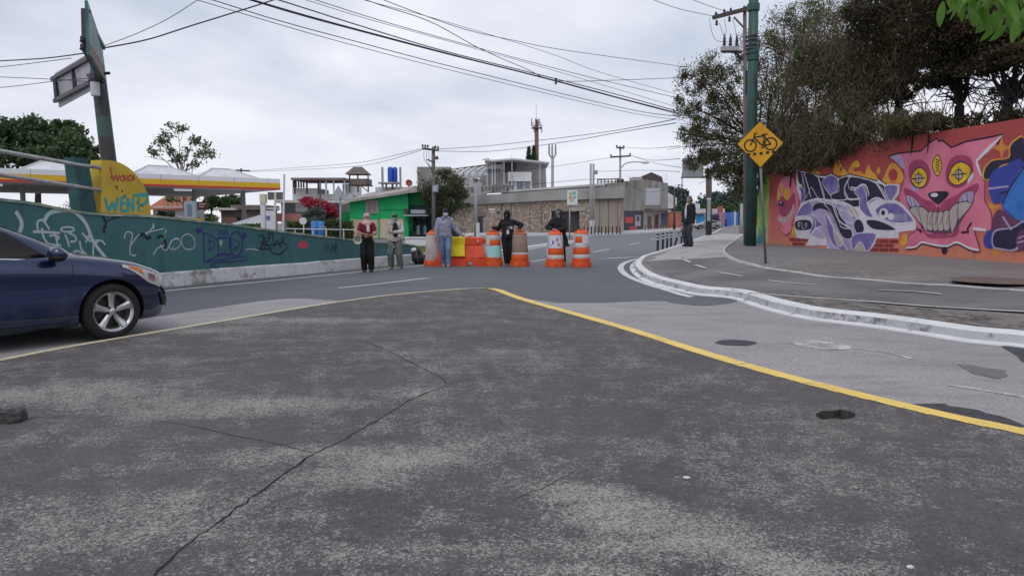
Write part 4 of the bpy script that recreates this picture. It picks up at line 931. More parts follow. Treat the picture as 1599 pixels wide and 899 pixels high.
# --- canopy
FR, FL = Vector((-23.9, 76.4, 4.7)), Vector((-23.9 - 18.4 * 2.2, 76.4 - 15.5 * 2.2, 4.7))
u = (FL - FR).normalized(); bk = Vector((-u.y, u.x, 0)); bk = bk if bk.y > 0 else -bk
can = thing('filling_station_canopy', 'filling station canopy with white, yellow and red fascia bands behind the ramp wall', 'canopy', (FR.x, FR.y, 0))
Lc, Dc = (FL - FR).length, 26.0
def canbox(name, m, z0, z1, out):
    mb = MB(); a = FR - u * out - bk * out; P = [a, a + u * (Lc + 2 * out), a + u * (Lc + 2 * out) + bk * (Dc + 2 * out), a + bk * (Dc + 2 * out)]
    mb.prism([(p.x, p.y, z0) for p in P], (0, 0, z1 - z0)); return fixn(mb.build(name, m, can))
canbox('soffit', flat('soffit_white', (.72, .71, .72, 1)), 4.66, 5.7, -.08)
canbox('red_band', flat('red_fascia', (.52, .035, .03, 1), .4), 4.68, 4.87, .05); canbox('yellow_band', flat('yellow_fascia', (.70, .42, .02, 1), .4), 4.873, 5.36, .05); canbox('white_band', flat('white_fascia', (.72, .72, .74, 1), .4), 5.363, 5.8, .05)
for k in range(12):
    mb = MB(); a = FR + u * (1.2 + 3.4 * k) - bk * .056; mb.prism([(a.x, a.y, 4.69), (a.x + u.x * .04, a.y + u.y * .04, 4.69), (a.x + u.x * .04, a.y + u.y * .04, 5.79), (a.x, a.y, 5.79)], bk * .01); mb.build('panel_joint', flat('joint_grey', (.3, .26, .14, 1)), can)
for px in (37, 304, 381, 180):
    p = D(px, 320, 74 if px > 200 else 62); s_ = (Vector((p.x, p.y, 0)) - Vector((FR.x, FR.y, 0))).dot(u); q = FR + u * s_ + bk * 5.2
    q = D(px, 330, q.y); mb = MB(); mb.box((q.x, q.y, 2.35), (.3, .3, 4.7)); mb.build('column', flat('column_grey', (.3, .29, .29, 1)), can)
for (k, d_) in ((4, 3), (9, 5), (14, 3), (20, 5), (25, 3), (30, 5)):
    c = FR + u * k + bk * d_; mb = MB(); mb.box((c.x, c.y, 4.69), (.7, .4, .05), math.atan2(u.y, u.x)); mb.build('downlight', M_GLASSD, can)
for px, w_ in ((321, 27), (0, 60)):
    y = 67; c = D(px - w_ / 2, 293, y); mb = MB(); s_ = (c - FR).dot(u); q = FR + u * s_ - bk * .1; mb.box((q.x, q.y, 4.4), (1.6, .08, .2), math.atan2(u.y, u.x)); mb.build('notice_strip', flat('pale_strip', (.75, .68, .7, 1)), can)
# skylights on the canopy
for px in (85, 245, 345):
    c = D(px, 268, 60.9 + 15.5 * px / 440 + 4); s_ = (c - FR).dot(u); c = FR + u * s_ + bk * 4.5; c.z = 5.8; sk = 3.1
    mb = MB(); B = [c + u * a * sk + bk * b * 2.6 for a, b in ((-1, -1), (1, -1), (1, 1), (-1, 1))]; tz = Vector((0, 0, 1.05)); t1, t2 = c - u * .9 + tz, c + u * .9 + tz
    mb.add(B + [t1, t2], [(0, 1, 5, 4), (1, 2, 5), (2, 3, 4, 5), (3, 0, 4)]); sl = fixn(mb.build('skylight', mat('skylight_sheet', (.62, .63, .64, 1), (.5, .5, .52, 1), 1, .4, world=True), can))
    for a, b in ((B[0], t1), (B[1], t2), (t1, t2), (B[0], B[1])):
        mb = MB(); mb.beam(a + Vector((0, 0, .05)), b + Vector((0, 0, .05)), .1, .1); mb.build('rib', M_STEELW, sl)
# --- things on the forecourt
ap = house('advert_panel', 'tall grey advertising panel on a yellow base under the filling station canopy', 297, 56, 'panel')
fb(ap, 'panel', flat('panel_grey', (.3, .34, .39, 1)), 288, 314, 305, 341, 56, .3); fb(ap, 'base', flat('yellow_base', (.55, .38, .04, 1)), 288, 341.5, 312, 350, 55.8, .7, 0); fb(ap, 'artwork', flat('panel_blue', (.14, .18, .25, 1)), 292.5, 319, 298, 337, 55.95, .045)
bs = house('brown_sign', 'small dark brown sign board with pale lettering on a post below the canopy', 316, 57, 'sign'); fb(bs, 'board', flat('sign_brown', (.07, .022, .02, 1)), 308, 315, 324, 328, 57, .15); fb(bs, 'post', M_GREYP, 313.5, 328.2, 318, 348, 57.02, .12, 0)
for k in range(2): fb(bs, 'lettering', flat('sign_letters', (.5, .35, .33, 1)), 310.5, 318 + 4 * k, 321 - 3 * k, 319.7 + 4 * k, 56.95, .045)
tt = house('price_totem', 'white upright totem box with small blue label beside the canopy end', 420, 54, 'totem')
fb(tt, 'pillar', M_STEELW, 407.5, 318, 413, 362, 54.2, .3, 0); fb(tt, 'cap', flat('totem_cream', (.6, .56, .42, 1)), 405.5, 303, 414, 317.8, 54.15, .4); fb(tt, 'cabinet', M_STEELW, 416, 329, 428, 366, 54, .4, 0); fb(tt, 'label_plate', flat('label_blue', (.1, .14, .3, 1)), 415.8, 337, 421, 343, 53.95, .045); fb(tt, 'top_sign', flat('dark_slats', (.13, .11, .1, 1)), 418, 300, 441, 312, 54.1, .2)
for px, py0, py1, lb in ((430, 300, 366, 'shorter white metal post beside the price totem'), (444, 272, 366, 'tall thin white metal post with crossbar beside the canopy end')):
    o = house('metal_post', lb, px, 52, 'post'); mb = MB(); a, b = D(px - 2.5, py1, 52), D(px, py0, 52); mb.tube([(a.x, a.y, 0), b], .075, 8); mb.build('post', M_STEELW, o)
    fb(o, 'crossbar', M_STEELW, px - 13, 324.5, px, 326.5, 52.1, .08)
# forecourt walls and houses behind the station
h = house('orange_roof_house', 'white walled house under an orange tiled roof behind the filling station', 268, 106)
fb(h, 'wall', M_WHITE, 240, 322, 285, 352, 106, 6, 0)
a, b = D(228, 326, 105.5), D(286, 326, 105.5); mb = MB(); mb.add([(a.x, a.y, a.z), (b.x, b.y, b.z), (b.x, b.y + 7, b.z + 2.3), (a.x, a.y + 7, a.z + 2.3)], [(0, 1, 2, 3)]); mb.prism([(a.x, a.y, a.z - .15), (b.x, a.y, a.z - .15), (b.x, a.y, a.z - .01), (a.x, a.y, a.z - .01)], (0, .2, 0)); mb.build('roof', mat('terracotta', (.42, .15, .08, 1), (.3, .1, .06, 1), 1.2, .8, world=True), h)
for k in range(2): fb(h, 'window', M_GLASSD, 248 + 18 * k, 330, 255 + 18 * k, 338, 105.95, .1)
h = house('brown_house', 'low brown house with pale awning seen under the canopy end', 378, 101)
fb(h, 'wall', mat('brown_wall', (.22, .15, .14, 1), (.15, .11, .1, 1), .6, .85, world=True), 346, 326, 411, 362, 101, 6, 0); fb(h, 'roof', M_TIN, 360, 320, 411, 327.5, 100.5, 7); fb(h, 'awning', flat('pale_awning', (.6, .6, .6, 1)), 333, 324.5, 366, 328, 99.5, 3); fb(h, 'door', M_GLASSD, 367, 332, 375, 343, 100.9, .3)
for k in range(3): fb(h, 'window', M_GLASSD, 388 + 6 * k, 330, 392 + 6 * k, 336, 100.9, .3)
fb(h, 'low_wall', flat('brick_red_wall', (.24, .13, .12, 1)), 346, 339.5, 368, 352, 98, .3, 0); fb(h, 'gate_pier', M_WHITE, 326, 337, 338, 352, 97, .6, 0)
h = house('tin_shed', 'sloping pale tin shed roof in front of the brown house', 390, 70, 'shed')
a, b, c, d = D(352, 352, 68), D(412, 349, 68), D(411, 334, 74), D(378, 344, 74); mb = MB(); mb.add([a, b, c, d], [(0, 1, 2, 3)]); mb.build('roof', mat('pale_tin', (.45, .47, .5, 1), (.36, .37, .4, 1), .8, .6, world=True), h); fb(h, 'wall', M_GREYC, 380, 350, 411, 362, 69, 3, 0)
# --- white terrace house
h = house('terrace_house', 'white house with roofed terrace and dark windows behind the red bougainvillea', 500, 82)
fb(h, 'upper_wall', M_WHITE, 457, 294, 496, 312, 82, 5); fb(h, 'upper_wall', M_WHITE, 496.5, 303, 545, 312, 82, 5); fb(h, 'roof_slab', M_TIN, 454, 277.5, 538, 281, 80.5, 7); fb(h, 'lower_wall', mat('dull_plaster', (.33, .31, .32, 1), None, .6, .85, world=True), 440, 317, 548, 362, 83, 5, 0); fb(h, 'awning', flat('awning_white', (.55, .54, .53, 1)), 428, 312.5, 545, 316.5, 81, 4)
for px in (459, 478, 496, 508, 520, 537): fb(h, 'terrace_post', M_BROWN if px < 500 else M_STEELW, px, 281.2, px + 1.6, 303, 81.2, .2)
for k in range(5): fb(h, 'slat', M_BROWN, 457 + k * 4, 282, 459 + k * 4, 293.5, 81.6, .1)
for a_ in ((446, 318, 461, 334), (468, 317.5, 474, 330), (520, 320, 530, 332)): fb(h, 'window', M_GLASSD, *a_, 82.9, .3)
fb(h, 'grille', M_STEELW, 461.5, 317, 480, 331, 82.7, .15); fb(h, 'parapet', mat('pink_wall', (.35, .16, .14, 1), None, .7, .85, world=True), 431, 333, 472, 346, 78, .4); fb(h, 'tank_wall', M_WHITE, 535, 287, 556, 306, 84, 3); fb(h, 'gutter', M_TIN, 446, 333, 545, 336, 82.6, .3)
# --- green house with shop
YG = 61.0
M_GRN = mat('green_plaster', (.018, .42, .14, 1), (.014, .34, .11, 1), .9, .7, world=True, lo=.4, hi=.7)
M_CRM = mat('cream_plaster', (.58, .46, .34, 1), (.50, .38, .28, 1), .9, .8, world=True)
h = house('green_house', 'bright green single-storey house with cream base and corrugated roof', 592, YG)
x0, x1 = D(546, 340, YG).x, D(637.5, 340, YG).x
zl, zr = D(546, 310, YG).z, D(637.5, 299, YG).z
mb = MB(); mb.prism([(x0, YG, 0), (x1, YG, 0), (x1, YG, zr), (x0, YG, zl)], (0, 7, 0)); fixn(mb.build('wall', M_GRN, h))
fb(h, 'cream_panel', M_CRM, 548, 343, 590, 374, YG - .04, .038, .05); fb(h, 'cream_panel', M_CRM, 593, 342, 630, 374, YG - .04, .038, .05); fb(h, 'moulding', M_GRN, 590, 325, 637, 326.8, YG - .1, .098); fb(h, 'pilaster', M_GRN, 590.3, 327, 592.7, 372, YG - .08, .078)
w = fb(h, 'window', flat('weathered_shutter', (.3, .24, .22, 1)), 573.5, 315, 588, 331, YG - .05, .048)
for a_ in ((571.5, 313, 573.4, 332), (588.1, 313, 590, 332), (573.5, 312.5, 588, 314.9), (571, 331.2, 591, 333), (580, 315, 581.3, 331)): fb(w, 'frame', flat('shutter_frame', (.42, .34, .32, 1)), *a_, YG - .09, .088)
M_ROOFG = mat('dusty_roof_sheet', (.42, .39, .37, 1), (.3, .27, .25, 1), .8, .85, world=True)
q = [D(534, 316, YG - .6), D(546, 311, YG - .7), D(632, 298, YG - .7), D(638, 296.5, YG - .7)]
mb = MB(); P = [Vector((p.x, YG - .7, p.z)) for p in q]; top = [p + Vector((0, 7.5, .8)) for p in P]
mb.add(P + top, [(i, i + 1, 5 + i, 4 + i) for i in range(3)]); mb.add([p - Vector((0, 0, .24)) for p in P] + [p - Vector((0, 0, .003)) for p in P], [(i, i + 1, 5 + i, 4 + i) for i in range(3)]); mb.build('roof', M_ROOFG, h)
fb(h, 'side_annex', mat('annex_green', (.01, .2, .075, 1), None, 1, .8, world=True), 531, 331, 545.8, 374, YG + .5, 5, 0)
sh = house('corner_shop', 'shop front with dark green sign band and stocked shelves beside the green house', 664, YG + .6, 'shop')
x0, x1 = D(638, 340, YG).x, D(692, 340, YG).x
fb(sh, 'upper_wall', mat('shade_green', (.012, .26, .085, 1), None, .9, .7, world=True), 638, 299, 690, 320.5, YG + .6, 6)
fb(sh, 'sign_band', mat('dark_teal_band', (.02, .05, .055, 1), None, 2, .7, world=True), 638, 320.8, 693, 335, YG + .4, 6.2); fb(sh, 'sign_panel', flat('pale_sign_panel', (.62, .62, .68, 1)), 641, 327.5, 664.5, 333.5, YG + .3, .098); fb(sh, 'speaker_box', M_GLASSD, 630.5, 325.5, 635.5, 334, YG - .5, .3)
fb(sh, 'back_wall', flat('shop_interior', (.025, .045, .05, 1)), 628, 335.2, 693, 374, YG + 3.4, .3, 0); fb(sh, 'pier', M_GRN, 687, 335.2, 693, 374, YG + .6, .6, 0); fb(sh, 'awning', flat('awning_trim', (.35, .38, .4, 1)), 630, 335.2, 668, 337.6, YG - .8, 1.5); fb(sh, 'counter', flat('counter_teal', (.03, .10, .11, 1)), 638, 361, 662, 374, YG + .8, .8, 0)
random.seed(5)
for r_ in range(5):
    fb(sh, 'shelf', M_BROWN, 637, 342.6 + 5 * r_, 664, 343.2 + 5 * r_, YG + 2.9, .45)
    for k in range(9):
        if random.random() < .8: fb(sh, 'packet', flat('packet_%d' % random.randrange(4), random.choice([(.1, .2, .25, 1), (.3, .3, .32, 1), (.08, .16, .1, 1), (.25, .12, .1, 1)])), 638 + 3 * k, 339.5 + 5 * r_, 640 + 3 * k, 342.5 + 5 * r_, YG + 2.95, .2)
for px, c_ in ((653, (.25, .3, .32, 1)), (659.5, (.012, .014, .02, 1)), (663.5, (.12, .3, .42, 1))):
    fb(sh, 'hanging_garment', flat('garment_%d' % int(px), c_), px - 2, 352, px + 2, 366 if px != 659.5 else 373, YG + .1, .25)
a, b = D(630, 297.5, YG - .6), D(691, 291.5, YG - .6); mb = MB(); mb.add([(a.x, a.y, a.z), (b.x, b.y, b.z), (b.x, b.y + 8, b.z + .7), (a.x, a.y + 8, a.z + .7), (a.x, a.y, a.z - .25), (b.x, b.y, b.z - .25)], [(0, 1, 2, 3), (4, 5, 1, 0)]); mb.build('roof', M_ROOFG, sh)
# --- rooftop things
o = house('rooftop_hut', 'small open timber lookout hut with pitched roof above the green house', 560, 70, 'hut')
P = [D(541, 272.5, 70), D(576, 272.5, 70)]; rz_ = D(560, 260, 70).z; M_SHNG = mat('old_shingle', (.16, .125, .11, 1), None, 2, .85, world=True)
a, b = P; mb = MB(); mb.add([(a.x, 69.2, a.z), (b.x, 69.2, b.z), (b.x - .7, 70.4, rz_), (a.x + .6, 70.4, rz_), (b.x, 71.6, b.z), (a.x, 71.6, a.z)], [(0, 1, 2, 3), (3, 2, 4, 5), (1, 4, 2), (0, 3, 5)]); mb.build('roof', M_SHNG, o)
for px in (545, 558, 574): fb(o, 'post', M_BROWN, px, 272.6, px + 1.4, 300, 69.4 if px != 558 else 70.6, .12)
fb(o, 'side_wall', mat('old_planks', (.2, .165, .15, 1), None, 3, .85, world=True, stretch=(4, 4, .5)), 546, 279, 574.5, 288, 69.5, 2); fb(o, 'floor', M_BROWN, 545, 288.2, 576, 289.6, 69.4, 2.2)
mb = MB(); mb.beam(D(564, 290, 69.5), D(574, 299, 69.5), .08, .08); mb.build('brace', M_BROWN, o)
for px in (609.5, 616):
    o = house('water_tank', 'blue plastic water tank of a pair on the green house roof', px, 66, 'tank', 'blue rooftop water tanks'); c = D(px, 284, 66); top = D(px, 260.5, 66).z; H_ = top - c.z
    mb = MB(); mb.lathe([(0, 0), (.22, 0), (.23, .04), (.23, H_ - .16), (.19, H_ - .06), (.08, H_), (0, H_)], (c.x, 66 + (.3 if px > 612 else 0), c.z), 18); mb.build('tank_body', flat('tank_blue', (.02, .10, .5, 1), .45), o, smooth=True)
    for k in range(4):
        mb = MB(); zz = .2 + k * .28; mb.lathe([(.231, zz), (.238, zz + .02), (.231, zz + .04)], (c.x, 66 + (.3 if px > 612 else 0), c.z), 18); mb.build('hoop', flat('tank_blue_dark', (.015, .07, .38, 1), .45), o)
o = house('tank_stand', 'concrete tank stand with four tall pillars on the green house roof', 612, 66, 'stand')
fb(o, 'platform', M_GREYC, 590, 284.3, 622, 286.5, 65.6, 1.6)
for px, y0 in ((597, 261), (625, 261), (603, 286.7), (619, 286.7), (612.5, 262)): fb(o, 'pillar', M_GREYC, px - 1.2, y0, px + 1.2, 299, 65.8 if px not in (603, 612.5) else 67.05, .18)
fb(o, 'parapet', M_WHITE, 586, 292, 629, 299, 67.4, .3)
o = house('satellite_dish', 'round red satellite dish on the corner shop roof', 639, 64, 'dish'); c = D(638.5, 286, 64); M_ = Matrix.Rotation(R(75), 3, 'X') @ Matrix.Rotation(R(25), 3, 'Y')
mb = MB(); mb.lathe([(0, -.07), (.12, -.06), (.22, -.02), (.3, .04), (.305, .05)], c, 20, M_); mb.build('dish', flat('dish_red', (.3, .06, .05, 1), .6), o, smooth=True); mb = MB(); mb.tube([c + Vector((0, .05, 0)), D(637, 297, 64.2)], .03, 6); mb.build('mast', M_GREYP, o)

# --- stone-faced building and concrete blocks
YB = 82.0
def m_stone():
    t = NT('rubble_stone'); p = t.mapping(t.pos, (1, 1, 1.25))
    d = t.voro(p, 3.4, 'DISTANCE_TO_EDGE'); cc = t.voro(p, 3.4, 'F1', 'Color'); r_ = t.sep(cc)[0]
    c = t.mix(r_, (.25, .19, .145, 1), (.46, .385, .315, 1)); c = t.mix(t.rng(d, .0, .07, 1, 0), c, (.10, .085, .075, 1)); c = t.mix(t.rng(t.noise(t.pos, .5, 5), .5, .7, 0, .4), c, (.35, .31, .28, 1))
    t.bump(t.rng(d, 0, .15), .8, .06); return t.out(c, .9)
M_STONE = m_stone()
M_BOARD = mat('vertical_cladding', (.34, .29, .25, 1), (.23, .19, .165, 1), 1.2, .9, world=True, stretch=(3, 3, .25))
sb = house('stone_building', 'long low building faced with rubble stone under a stained concrete parapet', 800, YB, 'building')
def sloped(parent, name, m, pts, y, depth):
    P = [D(a, b, y) for a, b in pts]; mb = MB(); mb.prism(P, (0, depth, 0)); return fixn(mb.build(name, m, parent))
zb = 0.1
def gpt(px, y): p = D(px, 365, y); return Vector((p.x, y, zb))
def facade(parent, name, m, x0, yt0, x1, yt1, y, depth):
    a, b = gpt(x0, y), gpt(x1, y); mb = MB(); mb.prism([a, b, D(x1, yt1, y), D(x0, yt0, y)], (0, depth, 0)); return fixn(mb.build(name, m, parent))
facade(sb, 'stone_wall', M_STONE, 692, 322, 860, 313.5, YB, 4); facade(sb, 'stone_wall', M_STONE, 905, 311, 925, 310, YB, 4); sloped(sb, 'stone_wall', M_STONE, [(860.02, 329), (904.98, 329), (904.98, 311), (860.02, 313.5)], YB, 4)
facade(sb, 'clad_wall', M_BOARD, 926, 309.7, 973, 310.5, YB + .1, 4)
for k in range(3): fb(sb, 'clad_joint', M_BROWN, 936 + 14 * k, 311, 937 + 14 * k, 365, YB + .04, .055)
sloped(sb, 'parapet', M_GREYC, [(692, 321.7), (860, 313.2), (975, 309.4), (975, 291), (860, 297), (800, 302), (700, 307)], YB + .6, .4); sloped(sb, 'ledge', flat('dark_ledge', (.07, .06, .055, 1)), [(692, 323), (860, 314.2), (975, 310.4), (975, 309.2), (860, 313), (692, 321.6)], YB - .25, .84)
sloped(sb, 'upper_wall', M_GREYC, [(690, 307), (793, 300), (793, 287), (690, 296)], YB + 3, .5); sloped(sb, 'roof_edge', M_WHITE, [(793, 300), (945, 289), (945, 286), (793, 297)], YB + 4, 6)
for k in range(14):
    if k != 5: fb(sb, 'stain_streak', mat('soot_streak', (.09, .085, .085, 1), (.2, .19, .19, 1), 3, .9, world=True), 718 + 5.6 * k, 293 - .25 * k, 720.5 + 5.6 * k + random.random() * 2, 298 + 5 * random.random() - .3 * k, YB + 2.97, .028)
g = fb(sb, 'gate', mat('brown_gate', (.075, .06, .062, 1), None, 2, .7, world=True), 861, 330, 904.5, 366, YB + .5, .12, zb)
for k in range(6): fb(g, 'gate_rib', flat('gate_rib_paint', (.10, .085, .085, 1)), 864 + 7 * k, 331, 865 + 7 * k, 366, YB + .42, .078, zb)
fb(sb, 'lintel', M_GREYC, 893, 324, 915, 329.3, YB - .08, .078); fb(sb, 'doorway', M_GLASSD, 746, 338, 754, 366, YB - .05, .048, zb); fb(sb, 'door_frame', flat('stone_frame', (.16, .13, .11, 1)), 742, 331, 758, 337.7, YB - .1, .098)
for a_ in ((763, 325.5, 773, 328.5), (765, 330, 772, 332), ): fb(sb, 'wall_plate', flat('pale_plate', (.6, .56, .52, 1)), *a_, YB - .04, .038)
fb(sb, 'vent', M_GLASSD, 776, 330, 780.5, 334, YB - .05, .048)
for px in (783, 798, 827, 845): fb(sb, 'joint', M_BROWN, px, 319, px + .9, 366, YB - .03, .028, zb)
# --- buildings behind the stone wall
h = house('concrete_block', 'tall bare concrete block behind the corner shop tree', 680, 96, 'building'); fb(h, 'wall', M_GREYC, 652, 260.5, 703, 330, 96, 5, 0); fb(h, 'recess', flat('recess_grey', (.13, .125, .125, 1)), 684, 264, 700, 272, 95.9, .15); fb(h, 'pipe', M_GREYP, 649, 267.5, 655, 269, 95.6, .35)
h = house('vaulted_hall', 'pale hall with row of arched roof ribs behind the stone building', 740, 97, 'building')
fb(h, 'wall', M_WHITE, 700, 279, 757, 318, 98, 8, 0); a, b = D(700, 264, 105), D(795, 252, 105); mb = MB(); c, d = D(757, 277, 98), D(700, 281, 98); mb.add([d, c, D(770, 262, 101), D(700, 268, 101)], [(0, 1, 2, 3)]); mb.build('roof', mat('pale_roof', (.5, .5, .52, 1), None, .5, .7, world=True), h)
for k in range(6):
    x = 694 + 11 * k; Pq = [D(x, 281 - k * .6, 97.6), D(x + 5, 272.5 - .8 * k, 97.8), D(x + 11, 267.5 - k, 98.4), D(x + 18, 265.5 - k * 1.1, 99)]; mb = MB(); mb.tube(catmull(Pq, 4), .2, 6); mb.build('arch_rib', M_WHITE, h, smooth=True)
sloped(h, 'upper_roof', M_TIN, [(700, 264), (800, 251.5), (800, 253), (700, 265.5)], 103, 3); sloped(h, 'upper_wall', M_WHITE, [(700, 275), (800, 262), (800, 253.3), (700, 265.7)], 103.3, 2.5)
h = house('white_office', 'white office building with wide flat overhanging roof above the stone wall', 800, 92, 'building')
sloped(h, 'wall', mat('office_plaster', (.52, .51, .5, 1), (.42, .41, .4, 1), .4, .85, world=True), [(783, 310), (854, 310), (852, 255), (783, 252)], 97, 6); sloped(h, 'roof', M_WHITE, [(757, 250.5), (800, 247), (858, 253), (858, 255), (800, 249.5), (757, 252.8)], 92.5, 10)
fb(h, 'dark_recess', flat('shade_recess', (.18, .17, .18, 1)), 786, 252.5, 806, 268, 96.9, .15); fb(h, 'balcony', M_WHITE, 793, 268.5, 830, 283, 93, 3.5); fb(h, 'lower_wall', M_WHITE, 793, 283.2, 831, 306, 93.3, 3.2)
sloped(h, 'side_wing', M_GREYC, [(752, 300), (792.7, 299), (792.7, 270), (752, 275)], 94.5, 4); sloped(h, 'band', M_WHITE, [(755, 274.5), (785, 270.5), (785, 256), (765, 258), (755, 268)], 95, 3)
for a_ in ((761, 264, 767, 271), (769, 263.7, 777, 270.5), (778.5, 263.2, 781, 270)): fb(h, 'window', flat('grey_window', (.13, .15, .2, 1), .2), *a_, 94.92, .1)
for a_ in ((795.5, 283.8, 802, 295.5), (807.5, 283, 816, 296), (818, 283.5, 820.5, 294), (822, 284, 827, 294)): 
    w = fb(h, 'window', flat('grey_window', (.13, .15, .2, 1), .2), *a_, 93.22, .07); fb(w, 'glazing_bar', M_STEELW, (a_[0] + a_[2]) / 2 - .3, a_[1], (a_[0] + a_[2]) / 2 + .3, a_[3], 93.14, .07); fb(w, 'glazing_bar', M_STEELW, a_[0], (a_[1] + a_[3]) / 2 - .3, a_[2], (a_[1] + a_[3]) / 2 + .3, 93.1, .035)
for px in (760.5, 768.5, 773, 787, 799.5, 843): fb(h, 'column', M_WHITE, px - .6, 250.5, px + .6, 290 if px < 830 else 300, 92.8, .16)
fb(h, 'mast', M_STEELW, 798.6, 241, 799.3, 250, 92.7, .07); mb = MB(); mb.add([D(752, 249, 92), D(764, 247, 92), D(764, 249.5, 95), D(754, 250, 95)], [(0, 1, 2, 3)]); mb.build('solar_panel', M_GLASSD, h)
# --- two-storey corner building
y1 = 118.0
h = house('corner_building', 'grey two-storey corner building with a red and black painted panel', 1000, y1, 'building')
c0, c1, c2 = D(1004.5, 362, 112), D(926, 366, 90), D(1042, 362, 126)
def wallq(parent, name, m, a, b, za0, za1, zb0, zb1, out=0.0, th=.15):
    a, b = Vector((a.x, a.y, 0)), Vector((b.x, b.y, 0)); n_ = (b - a).cross(Vector((0, 0, 1))).normalized()
    if n_.y > 0: n_ = -n_
    mb = MB(); P = [a + Vector((0, 0, za0)), b + Vector((0, 0, zb0)), b + Vector((0, 0, zb1)), a + Vector((0, 0, za1))]; P = [p + n_ * out for p in P]; mb.prism(P, -n_ * th); return fixn(mb.build(name, m, parent))
def zat(px, py, y): return D(px, py, y).z
Mup = mat('stained_upper_wall', (.33, .315, .29, 1), (.22, .205, .19, 1), .3, .9, world=True)
wallq(h, 'wall', Mup, c1, c0, 0, zat(926, 289, 90), 0, zat(1004.5, 280, 112), 0, .3); wallq(h, 'wall', M_GREYC, c0, c2, 0, zat(1004.5, 280, 112), 0, zat(1042, 286, 126), 0, .3)
def along(a, b, px):
    d = ray(px, 350); e = Vector((b.x - a.x, b.y - a.y)); den = d.x * e.y - d.y * e.x; s_ = (a.x * e.y - a.y * e.x) / den; return CAM + d * s_
def onw(parent, name, m, a, b, px0, py0, px1, py1, out=.05, th=.045):
    p, q = along(a, b, px0), along(a, b, px1); return wallq(parent, name, m, p, q, zat(px0, py1, p.y), zat(px0, py0, p.y), zat(px1, py1, q.y), zat(px1, py0, q.y), out, th)
pn_ = onw(h, 'painted_panel', mat('panel_night', (.045, .03, .065, 1), (.02, .016, .03, 1), 1.5, .6, world=True), c1, c0, 974.5, 329, 1007.5 - 3.5, 359)
onw(pn_, 'red_lettering', flat('panel_red', (.55, .06, .06, 1)), c1, c0, 975.5, 339, 988, 348, .07, .015); onw(pn_, 'red_splash', flat('panel_red', (.55, .06, .06, 1)), c1, c0, 982, 353.5, 994, 358, .07, .015); onw(pn_, 'figure', flat('panel_pale', (.45, .36, .4, 1)), c1, c0, 991, 336, 999.5, 353, .07, .015); onw(pn_, 'figure_detail', flat('panel_dark', (.06, .05, .07, 1)), c1, c0, 993, 338, 997.5, 345, .09, .015)
onw(h, 'blank_billboard', flat('pale_billboard', (.55, .56, .6, 1)), c0, c2, 1007, 294, 1029, 320.5, .1, .09); onw(h, 'canopy', M_TIN, c0, c2, 1006, 325.5, 1042, 329, 1.2, 1.19)
for a_ in ((1011, 337, 1016.5, 358), (1022, 335, 1028, 358), (1032, 332, 1041, 357)): onw(h, 'doorway', M_GLASSD, c0, c2, *a_, .05, .045)
onw(h, 'door_frame', M_WHITE, c0, c2, 1029.5, 330.5, 1042, 332, .1, .09); onw(h, 'side_board', M_GREYC, c0, c2, 1029.5, 296, 1041.5, 326, .06, .055)
for px in (944, 976, 990): onw(h, 'stain', mat('soot_streak', (.09, .085, .085, 1)), c1, c0, px, 287 - (px - 944) * .12, px + 3, 294, .03, .025)
mb = MB()
for k in range(7):
    a = along(c1, c0, 934 + 5.5 * k); mb.beam(Vector((a.x, a.y + 1, zat(934 + 5.5 * k, 288, a.y))), Vector((a.x, a.y + 1, zat(934 + 5.5 * k, 279, a.y))), .12, .12)
p, q = along(c1, c0, 934), along(c1, c0, 967); mb.beam(Vector((p.x, p.y + 1, zat(934, 280, p.y))), Vector((q.x, q.y + 1, zat(967, 278.5, q.y))), .14, .14); mb.beam(Vector((p.x, p.y + 1, zat(934, 284, p.y))), Vector((q.x, q.y + 1, zat(967, 283, q.y))), .1, .1); mb.build('roof_railing', M_BROWN, h)
rp = D(1017, 283, 124); mb = MB(); a = 1.1; mb.prism([(rp.x - 2, 124, rp.z - .2), (rp.x + 2, 124, rp.z - .2), (rp.x + 1.8, 124, rp.z + .7), (rp.x, 124, rp.z + 1.5), (rp.x - 1.8, 124, rp.z + .7)], (0, 2, 0)); fixn(mb.build('roof_shed', M_BROWN, h)); fb(h, 'stair_head', M_GREYC, 988, 276.5, 1003, 284, 118, 3)
for px, y_ in ((947, 277), (965, 275), (983, 272), (1004, 270), (1012, 269), (1034, 277), (1040, 268)): fb(h, 'rebar', M_BROWN, px, y_ + 2, px + .5, y_ + 16, 122, .06)
# --- row along the far street
def block(name, label, m, px0, py0, px1, y, depth=6, cat='house'):
    o = house(name, label, (px0 + px1) / 2, y, cat); fb(o, 'wall', m, px0, py0, px1, 360, y, depth, gz(y)); return o
o = block('salmon_wall', 'salmon painted boundary wall beside the grey corner building', mat('salmon_paint', (.52, .18, .12, 1), None, .5, .8, world=True), 1042.5, 332, 1064, 122, .4, 'wall'); fb(o, 'coping', M_GREYC, 1042, 330.5, 1064.5, 331.9, 121.9, .6)
o = block('gabled_house', 'plain white gable wall rising behind the salmon boundary wall', M_WHITE, 1042.5, 312, 1057, 132); sloped(o, 'gable', M_WHITE, [(1042.5, 312), (1057, 312), (1057, 309), (1044, 301), (1042.5, 301)], 132, 6)
o = block('blue_shop', 'bright blue low shop beyond the parked grey car', mat('cyan_paint', (.06, .32, .58, 1), None, .5, .7, world=True), 1082, 335, 1101, 150); fb(o, 'door', M_WHITE, 1081.5, 336, 1087, 352, 149.8, .15); fb(o, 'roof', M_TIN, 1080, 332.5, 1102, 334.8, 149, 7)
